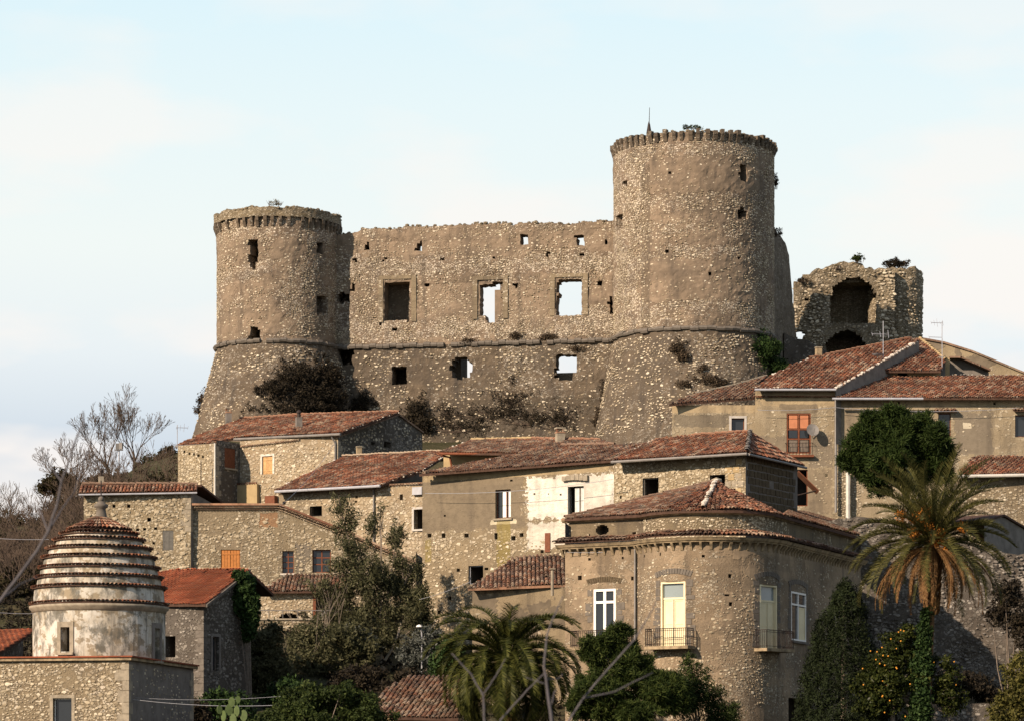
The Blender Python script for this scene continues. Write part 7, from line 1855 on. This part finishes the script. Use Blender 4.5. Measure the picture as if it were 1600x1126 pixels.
for i in range(380):
    D_ = rnd.uniform(206, 262); px = rnd.uniform(-90, 300 if D_ > 222 else 128); q = Q(px, D_); z = ground(q.x, q.y)
    if HY - z * F / D_ < 760 and px > 60: continue
    r = rnd.uniform(.8, 1.9); leaf_cloud(mb, [(Vector((q.x, q.y, z + r * .4)), r * 1.2, r, r * rnd.uniform(.6, 1.0))], 240, .15, rnd, .4, .4, shell=.2)
    tips = []
    for _q in range(2): branch(tw, Vector((q.x, q.y, z)), Vector((rnd.uniform(-.3, .3), 0, 1)).normalized(), r * .75, .04, 3, rnd, tips, .6, .1, 2, (2, 3), .6, .012, 3)
tag(part('hillside_scrub', mb, M['wood_mass']), 'brown green scrub covering the hillside on the left', 'scrub', None, 'stuff')
tag(part('hillside_twigs', tw, M['twig']), 'bare twiggy thicket on the hillside on the left', 'thicket', None, 'stuff')
mb = MB()
for i in range(160):
    D_ = rnd.uniform(392, 440); px = rnd.uniform(-120, 110); q = Q(px, D_); z = ground(q.x, q.y); r = rnd.uniform(.7, 2.0); leaf_cloud(mb, [(Vector((q.x, q.y, z + r * .4)), r * 1.3, r, r * .8)], 110, .28, rnd, .5, .5, shell=.3)
tag(part('far_hill_trees', mb, M['leaf_dark']), 'dark trees dotted over the far hill at the left edge', 'woodland', None, 'stuff')
# undergrowth on the slope between the houses
mb = MB()
for i in range(520):
    D_ = rnd.uniform(152, 200); px = rnd.uniform(215, 900) if rnd.random() < .7 else rnd.uniform(1230, 1640); q = Q(px, D_)
    z = ground(q.x, q.y); r = rnd.uniform(.5, 1.1)
    if D_ > 183 and px > 650: continue
    leaf_cloud(mb, [(Vector((q.x, q.y, z + r * .3)), r * 1.3, r, r * .8)], 120, .12, rnd, .35, .45, shell=.2)
tag(part('undergrowth', mb, M['scrub_dark']), 'dark tangled undergrowth on the slope between the houses', 'undergrowth', None, 'stuff')

mb = MB()
for i in range(230):
    D_ = rnd.uniform(168, 212); px = rnd.uniform(-110, 130); q = Q(px, D_); z = ground(q.x, q.y); r = rnd.uniform(.7, 1.5)
    leaf_cloud(mb, [(Vector((q.x, q.y, z + r * .4)), r * 1.2, r, r * .9)], 170, .14, rnd, .4, .4, shell=.2)
tag(part('thicket', mb, M['scrub_dark']), 'dark thicket behind the church at the left edge', 'thicket', None, 'stuff')
# ---- lamps, cables
D = 258; t = thing('floodlight_pole', 'slim pole with a boxy lamp head between the two bare trees', 'lamp post', P(186, 745, D))
mb = MB(); mb.tube([P(186, 750, D), P(186, 702, D)], .06, 6); part('pole', mb, M['grey_metal'], t)
mb = MB(); mb.cbox(P(186, 703, D), .62, .4, .06); mb.cbox(P(183.5, 701, D), .28, .3, .45, .2); mb.cbox(P(189, 701, D), .28, .3, .5, -.2); part('lamp_head', mb, M['metal'], t)
D = 185.5; t = thing('street_lamp', 'small street lamp with white head at the foot of the big house wall', 'street lamp', gz(659, D))
mb = MB(); g_ = gz(659, D); mb.tube([g_, P(659, 990, D), P(657, 979, D)], .04, 5); part('pole', mb, M['grey_metal'], t)
mb = MB(); q = P(655, 978, D - .2); mb.lathe((q.x, q.y, 0), [(.01, q.z + .12), (.14, q.z + .06), (.2, q.z - .03), (.01, q.z - .08)], 10); part('lamp_head', mb, M['white_paint'], t)
def cable(label, pts, r=.012):
    t = thing('cable', label, 'cable', pts[0], 'cables strung between the houses'); mb = MB(); P_ = []
    for a, b in zip(pts, pts[1:]):
        l = (b - a).length
        for i in range(12): f_ = i / 12; P_.append(a.lerp(b, f_) - Vector((0, 0, .02 * l * 4 * f_ * (1 - f_))))
    P_.append(pts[-1]); mb.tube(P_, r, 4); part('wire', mb, M['grey_metal'], t)
cable('pale cable running in from the left edge towards the dome lantern', [P(-60, 835, 158), P(76, 842, 158)], .012)
cable('pale cable at the left edge below the dome cornice', [P(-60, 950, 152), P(52, 958, 153.5)], .012)
cable('straight pale cable from the church side wall to the bright green bush', [P(208, 1092, 150.5), P(430, 1101, 149)], .011)
cable('thin dotted cable just above the straight one beside the church', [P(208, 1089, 151), P(460, 1085, 149)], .007)
cable('dark cable crossing the big house wall between its two windows', [P(664, 770, 193.8), P(958, 748, 187)], .014)
cable('cable hanging across the upper plastered house front below its eaves', [P(1184, 640, 215.4), P(1304, 636, 215.4), P(1590, 637, 215.4)], .016)
cable('cable dropping from the rusty roof corner to the toothed eaves wall', [P(524, 690, 221), P(437, 790, 204.5)], .014)
cable('cable looped along the palazzo wall under the cornice', [P(886, 862, 161.8), P(994, 858, 160.6)], .012)
cable('cable sagging in front of the house wall left of the arching palm', [P(655, 936, 187), P(735, 908, 185)], .012)
# ---- near branches, out of focus
def near(label, lines, D, base_px):
    t = thing('bare_shrub', label, 'branch', Vector((Q(base_px, D).x, D, ground(Q(base_px, D).x, D))), 'leafless branches close to the camera')
    for ln in lines:
        pts = [P(x, y, D + dd) for x, y, r, dd in ln]; mb = MB(); fine = []; rad = []
        for i in range(len(pts) - 1):
            for k_ in range(4): f_ = k_ / 4; fine.append(pts[i].lerp(pts[i + 1], f_) + (rdir(rnd) * .0015 if 0 < k_ else Vector((0, 0, 0)))); rad.append(lerp(ln[i][2], ln[i + 1][2], f_) * D / F)
        fine.append(pts[-1]); rad.append(ln[-1][2] * D / F); rad = [q * .62 for q in rad]; mb.tube(fine, rad, 7); part('branch', mb, M['near_twig'], t, True)
    return t
near('grey leafless branch rising diagonally at the left edge, close to the camera', [
    [(-260, 1500, 9, 0), (-120, 1080, 7, 0), (-40, 975, 5.5, 0), (0, 938, 4.5, 0), (30, 898, 4, 0), (58, 860, 3.8, 0), (76, 828, 3.5, 0), (88, 792, 3.2, 0), (96, 752, 2.8, 0), (106, 724, 2.6, 0), (114, 698, 2.4, 0), (124, 674, 2.2, 0), (131, 656, 1.8, 0), (130, 641, 1.4, 0)],
    [(74, 828, 2.2, 0), (66, 806, 2, .05), (60, 792, 1.8, .1)], [(96, 752, 2, 0), (84, 735, 1.6, .1), (74, 718, 1.0, .15)], [(80, 822, 2, 0), (98, 792, 1.6, .2), (116, 768, 1.4, .3), (134, 712, 1.2, .4), (144, 690, .8, .5)], [(2, 936, 2.2, 0), (30, 912, 1.8, .2), (58, 900, 1.2, .3)]], 14, -260)
near('pale leafless forked branches at the bottom edge in front of the arching palm', [
    [(870, 1700, 8, 0), (868, 1300, 6, 0), (862, 1126, 4.5, 0), (854, 1066, 3.6, 0), (850, 1040, 3, 0), (855, 990, 2.4, 0), (864, 965, 1.8, 0), (880, 930, 1.2, 0)],
    [(868, 1300, 4, 0), (770, 1200, 3.4, 0), (757, 1126, 3, 0), (755, 1086, 2.6, 0), (736, 1052, 2, 0), (706, 1020, 1.2, 0)], [(755, 1084, 1.8, 0), (775, 1055, 1.5, 0), (790, 1028, 1, 0)],
    [(770, 1200, 3, .1), (782, 1124, 2.4, .1), (825, 1076, 2, .1), (852, 1050, 1.6, .05)], [(852, 1068, 1.6, 0), (834, 1062, 1.3, 0), (822, 1058, 1, 0)], [(855, 1060, 1.8, 0), (872, 1060, 1.4, .1), (880, 1052, 1, .1)],
    [(868, 1300, 4, 0), (880, 1140, 3, .2), (910, 1092, 2.6, .2), (935, 1062, 2.4, .2), (990, 1000, 2, .2), (1012, 965, 1.6, .2), (1026, 938, 1.1, .2)], [(912, 1090, 2, .2), (960, 1080, 1.8, .25), (1020, 1050, 1.2, .3)], [(862, 1100, 1.8, 0), (866, 1080, 1.4, 0), (870, 1075, 1, 0)]], 15, 870)
